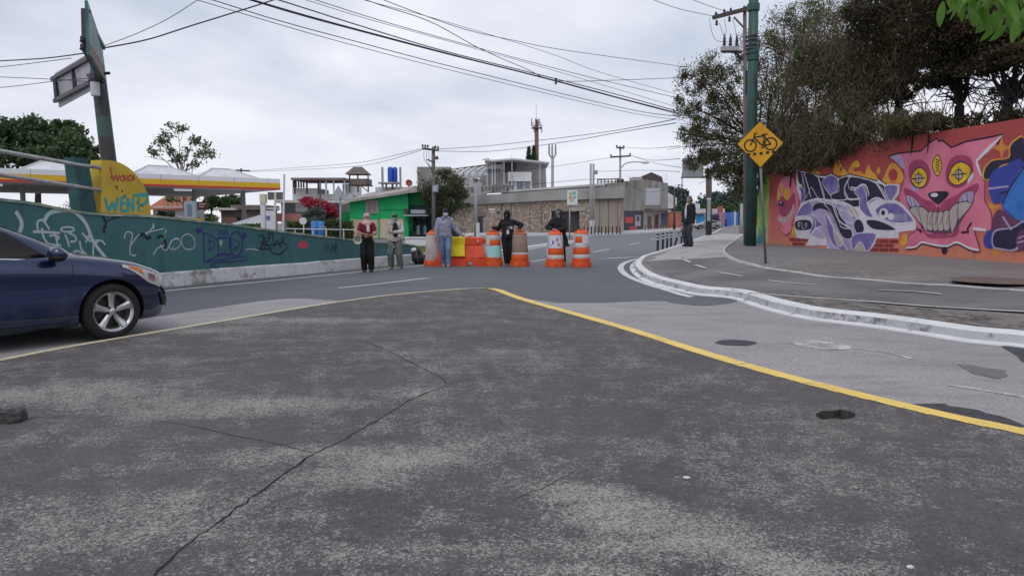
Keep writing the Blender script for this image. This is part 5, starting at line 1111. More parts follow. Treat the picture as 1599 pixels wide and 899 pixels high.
o = block('white_shops', 'row of pale low shops with dark awning on the far street', M_WHITE, 1098, 326, 1132, 156); fb(o, 'awning', flat('navy_awning', (.04, .05, .12, 1)), 1108, 335, 1126, 341, 153, 2.8)
for k in range(4): fb(o, 'doorway', M_GLASSD, 1110 + 5.5 * k, 342, 1113.5 + 5.5 * k, 354, 155.8, .15)
o = block('mauve_house', 'small mauve house front between white shops and the blue gate', mat('mauve_paint', (.42, .26, .34, 1), None, .5, .8, world=True), 1124, 332, 1142, 152); fb(o, 'door', M_GLASSD, 1132.5, 342, 1137, 355, 151.8, .15); fb(o, 'tank', flat('rust_tank', (.35, .12, .12, 1)), 1122, 322, 1129, 331.8, 153, 1)
o = block('blue_gatehouse', 'narrow white and blue gate building at the end of the far row', mat('azure_paint', (.07, .22, .62, 1), None, .5, .7, world=True), 1142.5, 331, 1153, 148); fb(o, 'white_stripe', M_WHITE, 1146, 330.5, 1149.5, 356, 147.8, .15)
o = block('pale_far_house', 'pale stuccoed house front partly behind the man in the suit', M_WHITE, 1084, 318, 1093, 160)

# ================================================================== POLES
def pole(name, label, px, py0, py1, y, r0, r1, m, cat='utility pole', group=None):
    a, b = D(px, py1, y), D(px, py0, y); o = thing(name, label, cat, (a.x, y, max(gz(y), 0)), group)
    mb = MB(); mb.tube([(a.x, y, gz(y) - .05), b], [r0, r1], 10); mb.build('shaft', m, o, smooth=True); return o, b
M_WOOD = mat('weathered_pole', (.19, .17, .165, 1), (.13, .115, .11, 1), 2, .85, world=True, stretch=(4, 4, .4)); M_BASEW = flat('white_pole_base', (.62, .62, .63, 1), .8)
def arm(o, px0, py0, px1, py1, y, th=.12, m=None, name='crossarm'):
    mb = MB(); mb.beam(D(px0, py0, y), D(px1, py1, y), th, th); return mb.build(name, m or M_BROWN, o)
def insul(o, pts, y, s_=.09):
    for a, b in pts:
        c = D(a, b, y); mb = MB(); mb.lathe([(0, 0), (.03, 0), (s_, .05), (s_ * .6, .1), (s_, .15), (s_ * .5, .22), (0, .24)], c, 8); mb.build('insulator', flat('insulator_brown', (.06, .045, .05, 1), .4), o)
o, t_ = pole('utility_pole', 'wooden utility pole with dark crossarm and cables beside the corner shop tree', 677, 229, 362, 58, .17, .12, M_WOOD)
arm(o, 659.5, 232, 685, 235, 57.8, .16); insul(o, [(660, 230), (664, 230.5), (668, 230.8), (680, 232), (684, 233)], 57.8); arm(o, 667, 249, 678, 254, 57.9, .1); mb = MB(); c = D(680, 300, 57.6); mb.lathe([(0, 0), (.2, 0), (.22, .05), (.22, .45), (.1, .5), (0, .5)], c, 12); mb.build('meter_box', flat('meter_grey', (.4, .43, .48, 1)), o); mb = MB(); c = D(682, 249, 57.7); mb.lathe([(0, 0), (.13, 0), (.15, .1), (.08, .25), (0, .27)], c, 10); mb.build('junction', M_BROWN, o)
for k in range(5):
    mb = MB(); a = D(662 + 4 * k, 236, 57.8); b = D(674 + k, 262 + 3 * k, 57.8); mb.tube(catmull([a, D(663 + 3.5 * k, 250 + 4 * k, 57.8), b], 5), .018, 5); mb.build('dropper', M_BROWN, o)
o, t_ = pole('lamp_post', 'thin grey-green pole with white painted base in front of the stone building', 743, 259, 362, 56, .14, .1, M_GREYP, 'pole'); fb(o, 'base', M_BASEW, 743.5, 348, 748.5, 370, 55.8, .3, 0); fb(o, 'band', M_BROWN, 740, 279.5, 747, 282.5, 55.8, .36)
for px, lb in ((922.5, 'grey steel pole, slimmer of two standing close together before the clad wall'), (926.8, 'grey steel pole carrying a small box, one of two before the clad wall')):
    o, t_ = pole('twin_pole', lb, px, 255.5, 362, 72 if px < 925 else 73, .11, .1, M_GREYP, 'pole'); fb(o, 'base', M_BASEW, px - 1.8, 344, px + 1.8, 369, 71.7 if px < 925 else 72.7, .25, 0)
    if px > 925: fb(o, 'box', M_GREYP, 928.5, 266, 933.5, 272, 72.6, .4)
o, t_ = pole('utility_pole', 'concrete utility pole with two crossarms and a curved street lamp', 968.5, 228, 364, 96, .19, .12, M_GREYP); arm(o, 962.5, 230.5, 975, 231.5, 95.8, .2); arm(o, 953, 245.5, 985, 243.5, 95.8, .2); insul(o, [(963, 229.5), (974, 230), (954, 244), (984, 242)], 95.8, .14)
mb = MB(); mb.tube(catmull([D(970, 262, 95.8), D(976, 256, 95.6), D(988, 253, 95.4), D(1004, 253.5, 95)], 6), .07, 6); lm = mb.build('lamp_arm', M_GREYP, o, smooth=True); mb = MB(); mb.ell(D(1008, 254.2, 95), (.5, .2, .14)); mb.build('lamp_head', flat('lamp_pale', (.5, .5, .5, 1)), lm, smooth=True)
for px in (965.2, 971.8): mb = MB(); mb.ell(D(px, 282, 95.7), (.22, .22, .26)); mb.build('cable_spool', M_BROWN, o, smooth=True)
o, t_ = pole('utility_pole', 'small dark utility pole with crossarm poking above the filling station canopy', 376.5, 263, 362, 110, .16, .13, M_BROWN); arm(o, 368, 265.8, 390, 267, 109.8, .22); arm(o, 377, 277, 389, 276, 109.8, .2)
o, t_ = pole('utility_pole', 'dark thin pole rising through the red bougainvillea', 500, 283, 366, 66, .1, .07, M_BROWN)
for px, py0, y, lb in ((1053, 300, 105, 'thin dark pole behind the man in the suit'), (1107, 265, 70, 'brown wooden pole with pale band hanging below the tree branches'), (1158, 318, 60, 'thin grey pole at the far end of the pavement')):
    o, t_ = pole('street_pole', lb, px, py0, 356, y, .16 if px != 1107 else .3, .12 if px != 1107 else .28, M_BROWN if px != 1158 else M_GREYP, 'pole')
    if px == 1107: fb(o, 'band', M_BASEW, 1104.5, 309, 1109.8, 312, y - .33, .66); fb(o, 'lower_sleeve', M_GREYP, 1104.3, 312.2, 1109.9, 345, y - .31, .62)
o = house('billboard_frame', 'grey rear side of a billboard behind the tree branches', 1080, 90, 'billboard'); fb(o, 'panel', mat('billboard_back', (.3, .31, .33, 1), None, .5, .8, world=True), 1066, 247, 1099, 276, 90, .3); fb(o, 'beam', M_BROWN, 1064, 276.3, 1100, 278, 89.8, .4); fb(o, 'post', M_BROWN, 1064, 270, 1066, 350, 90.4, .3, gz(90))
# far cell masts
o, t_ = pole('cell_mast', 'tall red-brown cell tower with antenna panels and a thin spike', 838, 187, 350, 150, .55, .38, mat('mast_rust', (.2, .1, .1, 1), None, 1, .7, world=True), 'cell tower')
for k in range(9): 
    px, py = 829.5 + 2 * k, 189 + 5 * (k % 3); fb(o, 'antenna', M_GREYP if k % 2 else M_BROWN, px, py - 4, px + 1.2, py + 8, 149 + (k % 3) * .8, .4)
fb(o, 'platform', M_BROWN, 830, 199, 846, 200, 149.3, 1.4); mb = MB(); mb.tube([D(837.6, 190, 150), D(837, 164, 150)], .05, 5); mb.build('spike', M_GREYP, o)
o, t_ = pole('cell_mast', 'grey cell tower with three upright antenna prongs', 862.8, 247, 350, 160, .35, .3, M_GREYP, 'cell tower')
for px in (857.5, 862.3, 867.6):
    mb = MB(); mb.tube([D(862.8, 249, 160), D(px, 241, 160), D(px, 225, 160)], .16, 6); mb.build('prong', M_GREYP, o); fb(o, 'antenna', M_GREYP, px - 1.4, 229, px + 1.4, 240, 159.5, .35)
# signs beyond the junction
o, t_ = pole('street_sign', 'white street sign with small coloured squares on a grey post before the gate', 889.5, 318, 358, 60, .05, .05, M_GREYP, 'sign'); fb(o, 'plate', flat('sign_white', (.68, .7, .68, 1)), 885.5, 297, 902, 320, 59.85, .05); fb(o, 'frame', M_GREYP, 885, 296.4, 902.5, 320.6, 59.905, .03)
for x, y, c_ in ((889, 300, (.6, .4, .2, 1)), (894.5, 299, (.1, .45, .6, 1)), (888.5, 306, (.6, .3, .25, 1)), (895, 305.5, (.2, .5, .55, 1)), (890.5, 310.5, (.55, .45, .3, 1))): fb(o, 'emblem', flat('emblem_%d%d' % (x, y), c_), x, y, x + 4.6, y + 4.6, 59.83, .015)
o, t_ = pole('sign_post', 'grey diamond sign seen from behind on a thin post left of the green house', 531.5, 300, 374, 46, .06, .05, M_GREYP, 'sign'); mb = MB(); mb.prism([D(519, 305, 45.8), D(526, 316, 45.8), D(535.5, 302, 45.8), D(528.5, 289, 45.8)], (0, .04, 0)); fixn(mb.build('plate', flat('sign_back_grey', (.4, .41, .43, 1)), o)); fb(o, 'bracket', M_GREYP, 530, 301, 533, 310, 45.85, .1)
o, t_ = pole('sign_post', 'small octagonal sign back near the hedge below the bougainvillea', 474, 340, 366, 52, .04, .04, M_STEELW, 'sign'); c = D(473, 345, 51.9); mb = MB(); mb.prism([c + Vector((.27 * math.cos(k * math.pi / 4 + .39), 0, .27 * math.sin(k * math.pi / 4 + .39))) for k in range(8)], (0, .03, 0)); fixn(mb.build('plate', M_STEELW, o))
# fence rail and blue boxes by the hedge
o = house('guard_fence', 'pale tubular fence along the far side of the ramp', 505, 48, 'fence'); mb = MB(); mb.tube([D(446, 357, 48), D(560, 359, 48)], .03, 6); mb.build('rail', M_STEELW, o)
for px in (460, 488, 509, 536): fb(o, 'post', M_STEELW, px, 357, px + 1, 372, 48.05, .05, 0)
for px, lb in ((491.5, 'blue plastic drum beside the fence, further from the green house'), (501, 'blue plastic drum beside the fence, closer to the green house')):
    o = house('blue_drum', lb, px, 50, 'drum'); c = D(px, 366, 50); mb = MB(); mb.lathe([(0, 0), (.22, 0), (.24, .04), (.24, .5), (.25, .52), (.24, .54), (.24, .95), (.2, 1.0), (0, 1.0)], (c.x, 50, max(0, c.z - .1)), 14); mb.build('body', flat('drum_blue', (.05, .2, .5, 1), .5), o, smooth=True)
o = house('yellow_rack', 'thin yellow metal rack frame beside the blue drums', 506, 49.5, 'rack')
for a_ in ((500, 353.5, 509, 354.3), (508.2, 354.5, 509, 370)): fb(o, 'bar', flat('rack_yellow', (.5, .4, .1, 1)), *a_, 49.4, .06)
# small bollards on the far pavement
for k in range(12):
    px = 906 + 5.6 * k + random.uniform(-1, 1); y = 70 + .35 * k; c = D(px, 366, y); mb = MB(); mb.lathe([(0, 0), (.07, 0), (.07, .72), (.05, .78), (0, .79)], (c.x, y, .2), 8)
    tag(mb.build('pavement_bollard', M_BROWN, None, origin=(c.x, y, .2)), 'short dark bollard in the row along the far pavement kerb', 'bollard', 'dark bollards on the far pavement')
for k in range(12):
    px = 1008 + 4.7 * k; y = 104 + .9 * k; c = D(px, 358, y); mb = MB(); mb.lathe([(0, 0), (.07, 0), (.07, .72), (.05, .78), (0, .79)], (c.x, y, gz(y) + .15), 8)
    tag(mb.build('pavement_bollard', flat('bollard_rust', (.2, .09, .08, 1)), None, origin=(c.x, y, gz(y) + .15)), 'reddish bollard in the row before the salmon wall', 'bollard', 'reddish bollards by the salmon wall')
o = house('window_grille', 'low black iron fence at the foot of the stone building', 725, 66, 'fence')
for k in range(8): fb(o, 'bar', M_BROWN, 709 + 2.6 * k, 357, 709.6 + 2.6 * k, 372, 66, .04, 0)
fb(o, 'rail', M_BROWN, 708, 357.5, 729, 358.3, 65.95, .14)
# ================================================================== TREES AND PLANTS
import numpy as np
rs = np.random.RandomState(11)
def m_leaf(name, c1, c2, c3=None, trans=0.25, rough=.6):
    t = NT(name); r_ = t.rpi
    col = t.mix(r_, c1, c2)
    if c3: col = t.mix(t.rng(t.noise(t.pos, .9, 3), .45, .62), col, c3)
    t.out(col, rough, spec=.25)
    tr = t.n.new('ShaderNodeBsdfTranslucent'); t.lk(col, tr.inputs[0]); mx = t.n.new('ShaderNodeMixShader'); mx.inputs[0].default_value = trans
    t.lk(t.b.outputs[0], mx.inputs[1]); t.lk(tr.outputs[0], mx.inputs[2]); t.lk(mx.outputs[0], t.n['Material Output'].inputs[0]); return t.m
def leaf_obj(name, pts, size, aspect, m, parent, droop=0.0, kind=None, bend=True):
    """pts (N,3) world; diamond leaves with random orientation"""
    n = len(pts); ax = rs.normal(size=(n, 3)); ax[:, 2] = ax[:, 2] * (1 - droop) - droop * 2.2; ax /= np.linalg.norm(ax, axis=1)[:, None]
    b = rs.normal(size=(n, 3)); b -= (b * ax).sum(1)[:, None] * ax; b /= np.linalg.norm(b, axis=1)[:, None]
    s_ = size * rs.uniform(.6, 1.35, n)[:, None]
    o = np.array(WL.get(parent.name, (0, 0, 0)) if parent else (0, 0, 0)); p = pts - o
    nn = np.cross(ax, b); V = np.stack([p - ax * s_ * .5, p + b * s_ * aspect * .5 + nn * s_ * .08, p + ax * s_ * .5, p - b * s_ * aspect * .5 + nn * s_ * .08], 1).reshape(-1, 3)
    me = bpy.data.meshes.new(name); me.vertices.add(4 * n); me.vertices.foreach_set('co', V.astype(np.float32).ravel())
    me.loops.add(4 * n); me.loops.foreach_set('vertex_index', np.arange(4 * n, dtype=np.int32)); me.polygons.add(n)
    me.polygons.foreach_set('loop_start', np.arange(0, 4 * n, 4, dtype=np.int32)); me.polygons.foreach_set('loop_total', np.full(n, 4, dtype=np.int32))
    me.materials.append(m); me.update(calc_edges=True); me.validate()
    ob = bpy.data.objects.new(name, me); COL.objects.link(ob); ob.parent = parent
    return ob
def clump_pts(clumps, per, sub=14, tight=.24):
    """clumps: (center, (rx,ry,rz), weight)"""
    out = []
    for c, r_, w in clumps:
        m = max(3, int(sub * w)); d = rs.normal(size=(m, 3)); d /= np.linalg.norm(d, axis=1)[:, None]; d *= rs.uniform(.25, 1, (m, 1)) ** .5
        sc = np.array(c) + d * np.array(r_)
        k = int(per * w); idx = rs.randint(0, m, k); g = rs.normal(size=(k, 3)) * np.array(r_) * tight * rs.uniform(.5, 1.3, (m, 1))[idx]
        out.append(sc[idx] + g)
    return np.concatenate(out)
def pxc(px, py, y, rx, ry, ryd, w=1.0):
    c = D(px, py, y); k = y / F; return ((c.x, c.y, c.z), (rx * k, ryd, ry * k), w)
def limb(mb, a, b, r0, r1, wob=.12, n=5, seg=6):
    a, b = Vector(a), Vector(b); L_ = (b - a).length; P = []
    for i in range(n + 1):
        t = i / n; P.append(a.lerp(b, t) + (Vector((random.gauss(0, 1), random.gauss(0, 1), random.gauss(0, .6))) * wob * L_ * .15 if 0 < i < n else Vector()))
    P = catmull(P, 2); mb.tube(P, [r0 + (r1 - r0) * i / (len(P) - 1) for i in range(len(P))], seg); return P
def branchy(mb, base, direction, length, r_, depth, spread=.6, up=.15, kids=3, tips=None, shrink=.68):
    d = Vector(direction).normalized(); end = Vector(base) + d * length; P = limb(mb, base, end, r_, r_ * .62, n=3, seg=6 if depth > 1 else 4)
    if depth == 0:
        if tips is not None: tips.append(end)
        return
    for k in range(kids):
        nd = d + Vector((random.gauss(0, spread), random.gauss(0, spread), random.gauss(0, spread * .7) + up)); st = P[-1 - random.randrange(0, max(1, len(P) // 2))] if k else P[-1]
        branchy(mb, st, nd, length * shrink * random.uniform(.7, 1.2), r_ * .58, depth - 1, spread, up, kids, tips, shrink)
M_BARK = mat('dark_bark', (.055, .045, .04, 1), (.03, .026, .024, 1), 6, .9, world=True, bump=.5, bscale=30); M_BARKG = mat('grey_bark', (.16, .14, .13, 1), (.1, .088, .08, 1), 5, .9, world=True)
random.seed(21)
def tree(name, label, px, y, basez, trunk_top_py, r_, clumps, per, size, aspect, m, bark=None, group=None, sub=14, tight=.24, droop=.1, limbs=6, cat='tree', trunk_px=None):
    b = D(px, 360, y); o = thing(name, label, cat, (b.x, y, basez), group); t = D(trunk_px or px, trunk_top_py, y)
    mb = MB(); limb(mb, (b.x, y, basez - .05), t, r_, r_ * .6, .06)
    cs = [Vector(c[0]) for c in clumps]
    for c in cs[:limbs]: P = limb(mb, t, c, r_ * .45, r_ * .1, .15)
    mb.build('trunk', bark or M_BARK, o, smooth=True); leaf_obj('crown', clump_pts(clumps, per, sub, tight), size, aspect, m, o, droop); return o
L_DK = m_leaf('dark_leaves', (.045, .085, .036, 1), (.10, .155, .068, 1)); L_MID = m_leaf('mid_leaves', (.045, .085, .03, 1), (.10, .16, .06, 1)); L_OLV = m_leaf('olive_leaves', (.055, .06, .028, 1), (.11, .115, .06, 1), (.045, .07, .025, 1))
L_FAR = m_leaf('hazed_far_leaves', (.06, .085, .085, 1), (.10, .13, .12, 1)); L_RED = m_leaf('bougainvillea_bracts', (.33, .025, .06, 1), (.5, .06, .10, 1)); L_HEDGE = m_leaf('hedge_leaves', (.05, .085, .025, 1), (.10, .13, .05, 1)); L_SIL = m_leaf('silver_leaves', (.07, .09, .08, 1), (.14, .16, .15, 1))  # L_FAR: distance haze put into the leaf colour, bluish and lifted
# big dark tree at left behind the canopy
tree('broadleaf_tree', 'large dark green broadleaf tree rising behind the filling station canopy', 60, 96, 0, 250, .5, [pxc(20, 220, 96, 45, 30, 4), pxc(70, 212, 97, 45, 27, 4), pxc(110, 228, 96, 32, 25, 3), pxc(45, 202, 98, 35, 17, 3), pxc(-30, 225, 96, 45, 32, 4), pxc(90, 203, 97, 30, 15, 2.5, .6), pxc(125, 243, 96, 28, 20, 3, .8), pxc(0, 245, 94, 60, 18, 3), pxc(70, 245, 95, 50, 15, 3), pxc(-80, 230, 96, 40, 40, 4)], 2600, .62, .55, L_DK, sub=22, tight=.2)
# sparse tree with leaf rosettes
o = house('sparse_tree', 'thin sparse tree with bare forked branches and leaf tufts above the canopy', 286, 104, 'tree')
mb = MB(); tips = []; b0 = D(292, 345, 104); f1 = D(283, 272, 104); f0 = D(288, 318, 104); limb(mb, (b0.x, 104, 0), f0, .36, .24, .05); limb(mb, f0, f1, .22, .13, .05)
for (a, b), s0 in (((243, 240), f1), ((252, 222), f1), ((262, 212), f1), ((281, 203), f1), ((300, 218), f1), ((322, 226), f1), ((312, 243), f1), ((330, 240), f1), ((268, 238), f1), ((290, 235), f1), ((300, 258), f0), ((271, 312), f0), ((303, 308), f0), ((280, 250), f1)):
    e_ = D(a, b, 104 + random.uniform(-2, 2)); limb(mb, s0, e_, .085, .03, .16); tips.append(e_)
    for k in range(2): q = e_ + Vector((random.gauss(0, .8), random.gauss(0, .8), random.uniform(-.6, .7))); mid = s0.lerp(e_, random.uniform(.55, .8)); limb(mb, mid, q, .035, .015, .15, n=3, seg=4); tips.append(q) if random.random() < .45 else None
mb.build('trunk', M_BARKG, o, smooth=True); leaf_obj('crown', np.concatenate([np.array(t) + rs.normal(size=(46, 3)) * np.array((.42, .42, .28)) for t in tips]), .48, .5, L_MID, o, .2)
for (px, py, rx, ry, y, lb) in ((358, 317, 20, 10, 112, 'round green tree seen in the gap under the canopy end'), (330, 318, 7, 10, 110, 'small dark green tree beside the brown sign board')):
    tree('garden_tree', lb, px, y, 0, 325, .2, [pxc(px - rx * .4, py + 1, y, rx * .6, ry, 2), pxc(px + rx * .35, py - 1, y, rx * .6, ry, 2), pxc(px, py - 3, y, rx * .6, ry * .8, 2)], 1300, .45, .55, L_MID)
for px, py, rx, ry, y, lb in ((256, 338, 12, 9, 75, 'green shrub beside the white wall under the canopy'), (240, 344, 10, 8, 60, 'low leafy shrub just behind the yellow panel'), (130, 322, 24, 7, 62, 'dark hedge plant behind the teal railing post'), (395, 354, 18, 4, 58, 'low grassy shrub before the tin shed'), (325, 341, 9, 6, 66, 'small dry shrub beside the white gate pier')):
    c = pxc(px, py, y, rx, ry, 1.0); o = house('shrub', lb, px, y, 'shrub'); leaf_obj('foliage', clump_pts([c], 900, 10, .3), .22, .5, L_MID, o); mb = MB(); b = D(px, py, y)
    for k in range(4): limb(mb, (b.x + random.gauss(0, .1), y, 0), (b.x + random.gauss(0, .5), y + random.gauss(0, .3), b.z), .04, .015, .1, 3, 4)
    mb.build('stem', M_BARKG, o)
# bougainvillea, silver shrub, hedge
def bush(name, label, px, y, clumps, per, size, m, cat='shrub'):
    o = house(name, label, px, y, cat); mb = MB(); b = D(px, 360, y)
    for c in clumps[:4]: limb(mb, (b.x + random.gauss(0, .2), y, 0), c[0], .06, .02, .12, 4, 5)
    mb.build('stem', M_BARKG, o); leaf_obj('foliage', clump_pts(clumps, per, 16, .24), size, .6, m, o); return o
bush('bougainvillea', 'bright crimson bougainvillea bush in front of the terrace house', 500, 68, [pxc(488, 318, 68, 14, 7, 1.2), pxc(505, 322, 68, 14, 9, 1.2), pxc(516, 332, 68, 9, 10, 1.2), pxc(478, 313, 68, 7, 4, 1, .6)], 1500, .2, L_RED)
bush('dark_shrub', 'dark plum coloured shrub below the bougainvillea', 512, 67, [pxc(512, 340, 67, 12, 8, 1), pxc(503, 343, 67, 10, 6, 1)], 900, .2, m_leaf('plum_leaves', (.05, .02, .03, 1), (.12, .03, .045, 1)))
bush('silver_shrub', 'silvery grey-green shrub beside the bougainvillea', 488, 65, [pxc(480, 336, 65, 8, 7, 1), pxc(492, 333, 65, 10, 9, 1), pxc(499, 340, 65, 7, 6, 1), pxc(474, 340, 65, 5, 5, .8, .6)], 900, .2, L_SIL)
o = house('hedge', 'long clipped green hedge below the bougainvillea', 495, 58, 'hedge'); a, b = D(446, 354, 58), D(548, 354, 58); N = 9000; P = np.stack([rs.uniform(a.x, b.x, N), 58 + rs.uniform(0, 1.2, N), rs.uniform(.1, D(495, 344, 58).z, N)], 1); P[:, 2] += .12 * np.sin(P[:, 0] * 3) * (P[:, 2] > .9); leaf_obj('foliage', P, .17, .6, L_HEDGE, o)
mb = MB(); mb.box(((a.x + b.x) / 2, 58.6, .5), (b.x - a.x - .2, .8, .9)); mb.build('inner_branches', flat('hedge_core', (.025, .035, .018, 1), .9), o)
# tree by the corner shop
tree('shop_tree', 'olive leafed tree with leaning dark trunk between the shop and the stone building', 717, 60, 0, 348, .24, [pxc(690, 290, 60, 26, 20, 1.8), pxc(712, 290, 60, 18, 18, 1.6), pxc(678, 310, 60, 18, 15, 1.6), pxc(705, 312, 60, 22, 14, 1.6), pxc(665, 290, 60, 12, 14, 1.4, .5), pxc(722, 305, 60, 10, 14, 1.3, .5), pxc(695, 272, 60, 14, 8, 1.2, .5), pxc(690, 328, 60, 22, 10, 1.5, .8)], 1700, .16, .5, L_OLV, trunk_px=697, tight=.3)
o = house('creeper', 'dark green creeper hanging over the left end of the stone wall', 700, 80, 'creeper'); leaf_obj('foliage', clump_pts([pxc(705, 322, 81.6, 16, 4, .5), pxc(722, 320, 81.6, 10, 3, .4), pxc(690, 330, 81.6, 8, 14, .5)], 900, 12, .3), .25, .6, L_DK, o, .4)
# cypresses
for px, top, rx in ((825.5, 230, 5), (833.5, 228, 5.5)):
    o = house('cypress', 'dark conical cypress of the pair beside the red-brown cell tower', px, 140, 'tree', 'cypress pair by the cell tower'); N = 1500; c = D(px, 340, 140); H_ = D(px, top, 140).z; t = rs.uniform(.5, 1, N); an = rs.uniform(0, 6.28, N); rr = np.minimum(1.0, (1.03 - t) * 4.0) * rx * 140 / F * .95 * rs.uniform(.3, 1, N) ** .5
    leaf_obj('crown', np.stack([c.x + rr * np.cos(an), 140 + rr * np.sin(an), t * H_], 1), .7, .4, L_DK, o); mb = MB(); mb.tube([(c.x, 140, 0), (c.x, 140, H_ * .9)], [.25, .05], 6); mb.build('trunk', M_BARK, o)
# far trees beyond the street
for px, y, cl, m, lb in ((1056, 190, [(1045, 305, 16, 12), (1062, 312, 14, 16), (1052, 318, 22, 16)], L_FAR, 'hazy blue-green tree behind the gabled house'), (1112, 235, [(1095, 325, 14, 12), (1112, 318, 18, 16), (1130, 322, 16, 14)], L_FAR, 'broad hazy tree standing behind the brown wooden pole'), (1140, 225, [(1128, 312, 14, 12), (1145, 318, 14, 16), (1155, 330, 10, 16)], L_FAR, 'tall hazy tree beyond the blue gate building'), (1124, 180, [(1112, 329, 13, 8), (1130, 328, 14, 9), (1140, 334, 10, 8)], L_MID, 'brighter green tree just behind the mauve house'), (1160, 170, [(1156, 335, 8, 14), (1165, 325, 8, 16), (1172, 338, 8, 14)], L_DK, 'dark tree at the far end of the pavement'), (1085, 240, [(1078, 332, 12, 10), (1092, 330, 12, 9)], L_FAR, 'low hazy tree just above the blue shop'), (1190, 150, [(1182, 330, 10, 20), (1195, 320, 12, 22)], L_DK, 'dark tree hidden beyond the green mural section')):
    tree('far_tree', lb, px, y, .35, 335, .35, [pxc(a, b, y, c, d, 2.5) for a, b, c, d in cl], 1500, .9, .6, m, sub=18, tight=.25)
o = house('clipped_bush', 'round dark clipped bush on top of the salmon wall', 1058, 123, 'shrub'); leaf_obj('foliage', clump_pts([pxc(1058, 327, 123.5, 7, 4.5, .7)], 900, 10, .35), .3, .6, L_DK, o)
# ------------------------------------------------------------------ right: street tree behind the green pole, creepers and dark crown over the mural wall
def wy(px): return Mw(px, 300).y
L_FTH = m_leaf('feathery_leaves', (.075, .085, .03, 1), (.16, .175, .07, 1), (.09, .075, .045, 1), .35); L_VINE = m_leaf('dry_vine', (.09, .068, .042, 1), (.18, .14, .085, 1), (.075, .075, .03, 1), .15, .8); L_BLK = m_leaf('shaded_leaves', (.028, .024, .014, 1), (.055, .047, .024, 1), (.07, .052, .026, 1), .15, .7)
Y8 = 31.0
o = house('street_tree', 'feathery olive-green tree spreading behind the green pole and bicycle sign', 1195, Y8, 'tree')
cl = [pxc(a, b, Y8 + dy, rx, ry, 1.2, w) for a, b, rx, ry, dy, w in ((1085, 122, 22, 22, 0, .5), (1110, 112, 28, 22, .5, .6), (1135, 135, 26, 30, 0, .7), (1075, 160, 20, 22, 0, .35), (1100, 175, 26, 24, 1, .6), (1140, 185, 30, 30, 0, .9), (1080, 205, 22, 18, 0, .5), (1110, 225, 30, 26, .5, 1), (1145, 240, 34, 30, 0, 1.2), (1090, 250, 18, 14, 0, .45), (1150, 275, 24, 20, 0, .9), (1185, 270, 24, 26, 0, .9), (1200, 215, 36, 40, .5, 1.3), (1205, 150, 34, 42, 1, 1.2), (1200, 95, 30, 36, 1.5, .9), (1225, 50, 34, 34, 2, .9), (1260, 30, 40, 26, 2.5, .9), (1300, 20, 40, 22, 3, .9), (1165, 75, 14, 20, 1, .35), (1160, 300, 14, 14, 0, .4), (1118, 268, 18, 14, 0, .5), (1250, 95, 36, 44, 2, 1.1), (1215, 300, 14, 14, -.5, .4), (1230, 180, 34, 40, 1, 1.2))]
mb = MB(); bs_ = D(1200, 378, Y8); tt = D(1198, 230, Y8); limb(mb, (bs_.x, Y8, .3), tt, .22, .15, .05)
for c in cl:
    q = Vector(c[0]); mid = tt.lerp(q, .5) + Vector((0, 0, .25)); Pm = limb(mb, tt, q, .05, .018, .12)
    for k in range(5): e_ = q + Vector((random.gauss(0, .7), random.gauss(0, .5), random.gauss(0, .55))); limb(mb, random.choice(Pm[3:]), e_, .018, .007, .15, 3, 4)
mb.build('trunk', M_BARK, o, smooth=True); leaf_obj('crown', clump_pts(cl, 3800, 30, .22), .095, .42, L_FTH, o, .15)
# hanging creeper over the wall
o = house('creeper', 'dry brown creeper mass hanging over the top of the mural wall', 1300, 25, 'creeper')
VC = [(1225, 235, 26, 30, 1), (1245, 205, 32, 45, 1), (1275, 215, 34, 42, 1.2), (1310, 195, 36, 44, 1.3), (1345, 185, 34, 40, 1.1), (1385, 198, 34, 26, .8), (1425, 195, 34, 18, .5), (1260, 150, 40, 50, 1.2), (1305, 120, 40, 55, 1.4), (1345, 90, 42, 60, 1.5), (1290, 65, 40, 40, 1), (1210, 255, 16, 16, .5), (1335, 140, 34, 40, 1.2), (1380, 120, 30, 40, .9), (1270, 100, 34, 40, 1), (1450, 190, 24, 12, .3), (1238, 258, 22, 16, .8), (1268, 248, 26, 20, .9), (1300, 236, 26, 20, .8), (1330, 222, 24, 16, .6)]
cl = [pxc(a, b, max(wy(a), 16) + (.0 if b > 170 else 1.0), rx, ry, .75 if b > 170 else 1.4, w) for a, b, rx, ry, w in VC]
leaf_obj('foliage', clump_pts(cl, 3800, 30, .24), .12, .26, L_VINE, o, .45)
pts = clump_pts(cl, 300, 20, .28); leaf_obj('hanging_stem', pts, .55, .03, mat('pale_vine_stem', (.17, .14, .10, 1), (.10, .08, .06, 1), 3, .9, world=True), o, .8)
leaf_obj('green_sprig', clump_pts([(c, r_, w * .3) for c, r_, w in cl[::2]], 700, 8, .2), .11, .5, m_leaf('fresh_leaves', (.05, .1, .025, 1), (.09, .15, .05, 1)), o)
mb = MB()
for c, r_, w in cl:
    q = Vector(c); limb(mb, (q.x + .6, q.y + .7, 0), q, .06, .02, .1)
mb.build('stem', M_BARK, o, smooth=True)
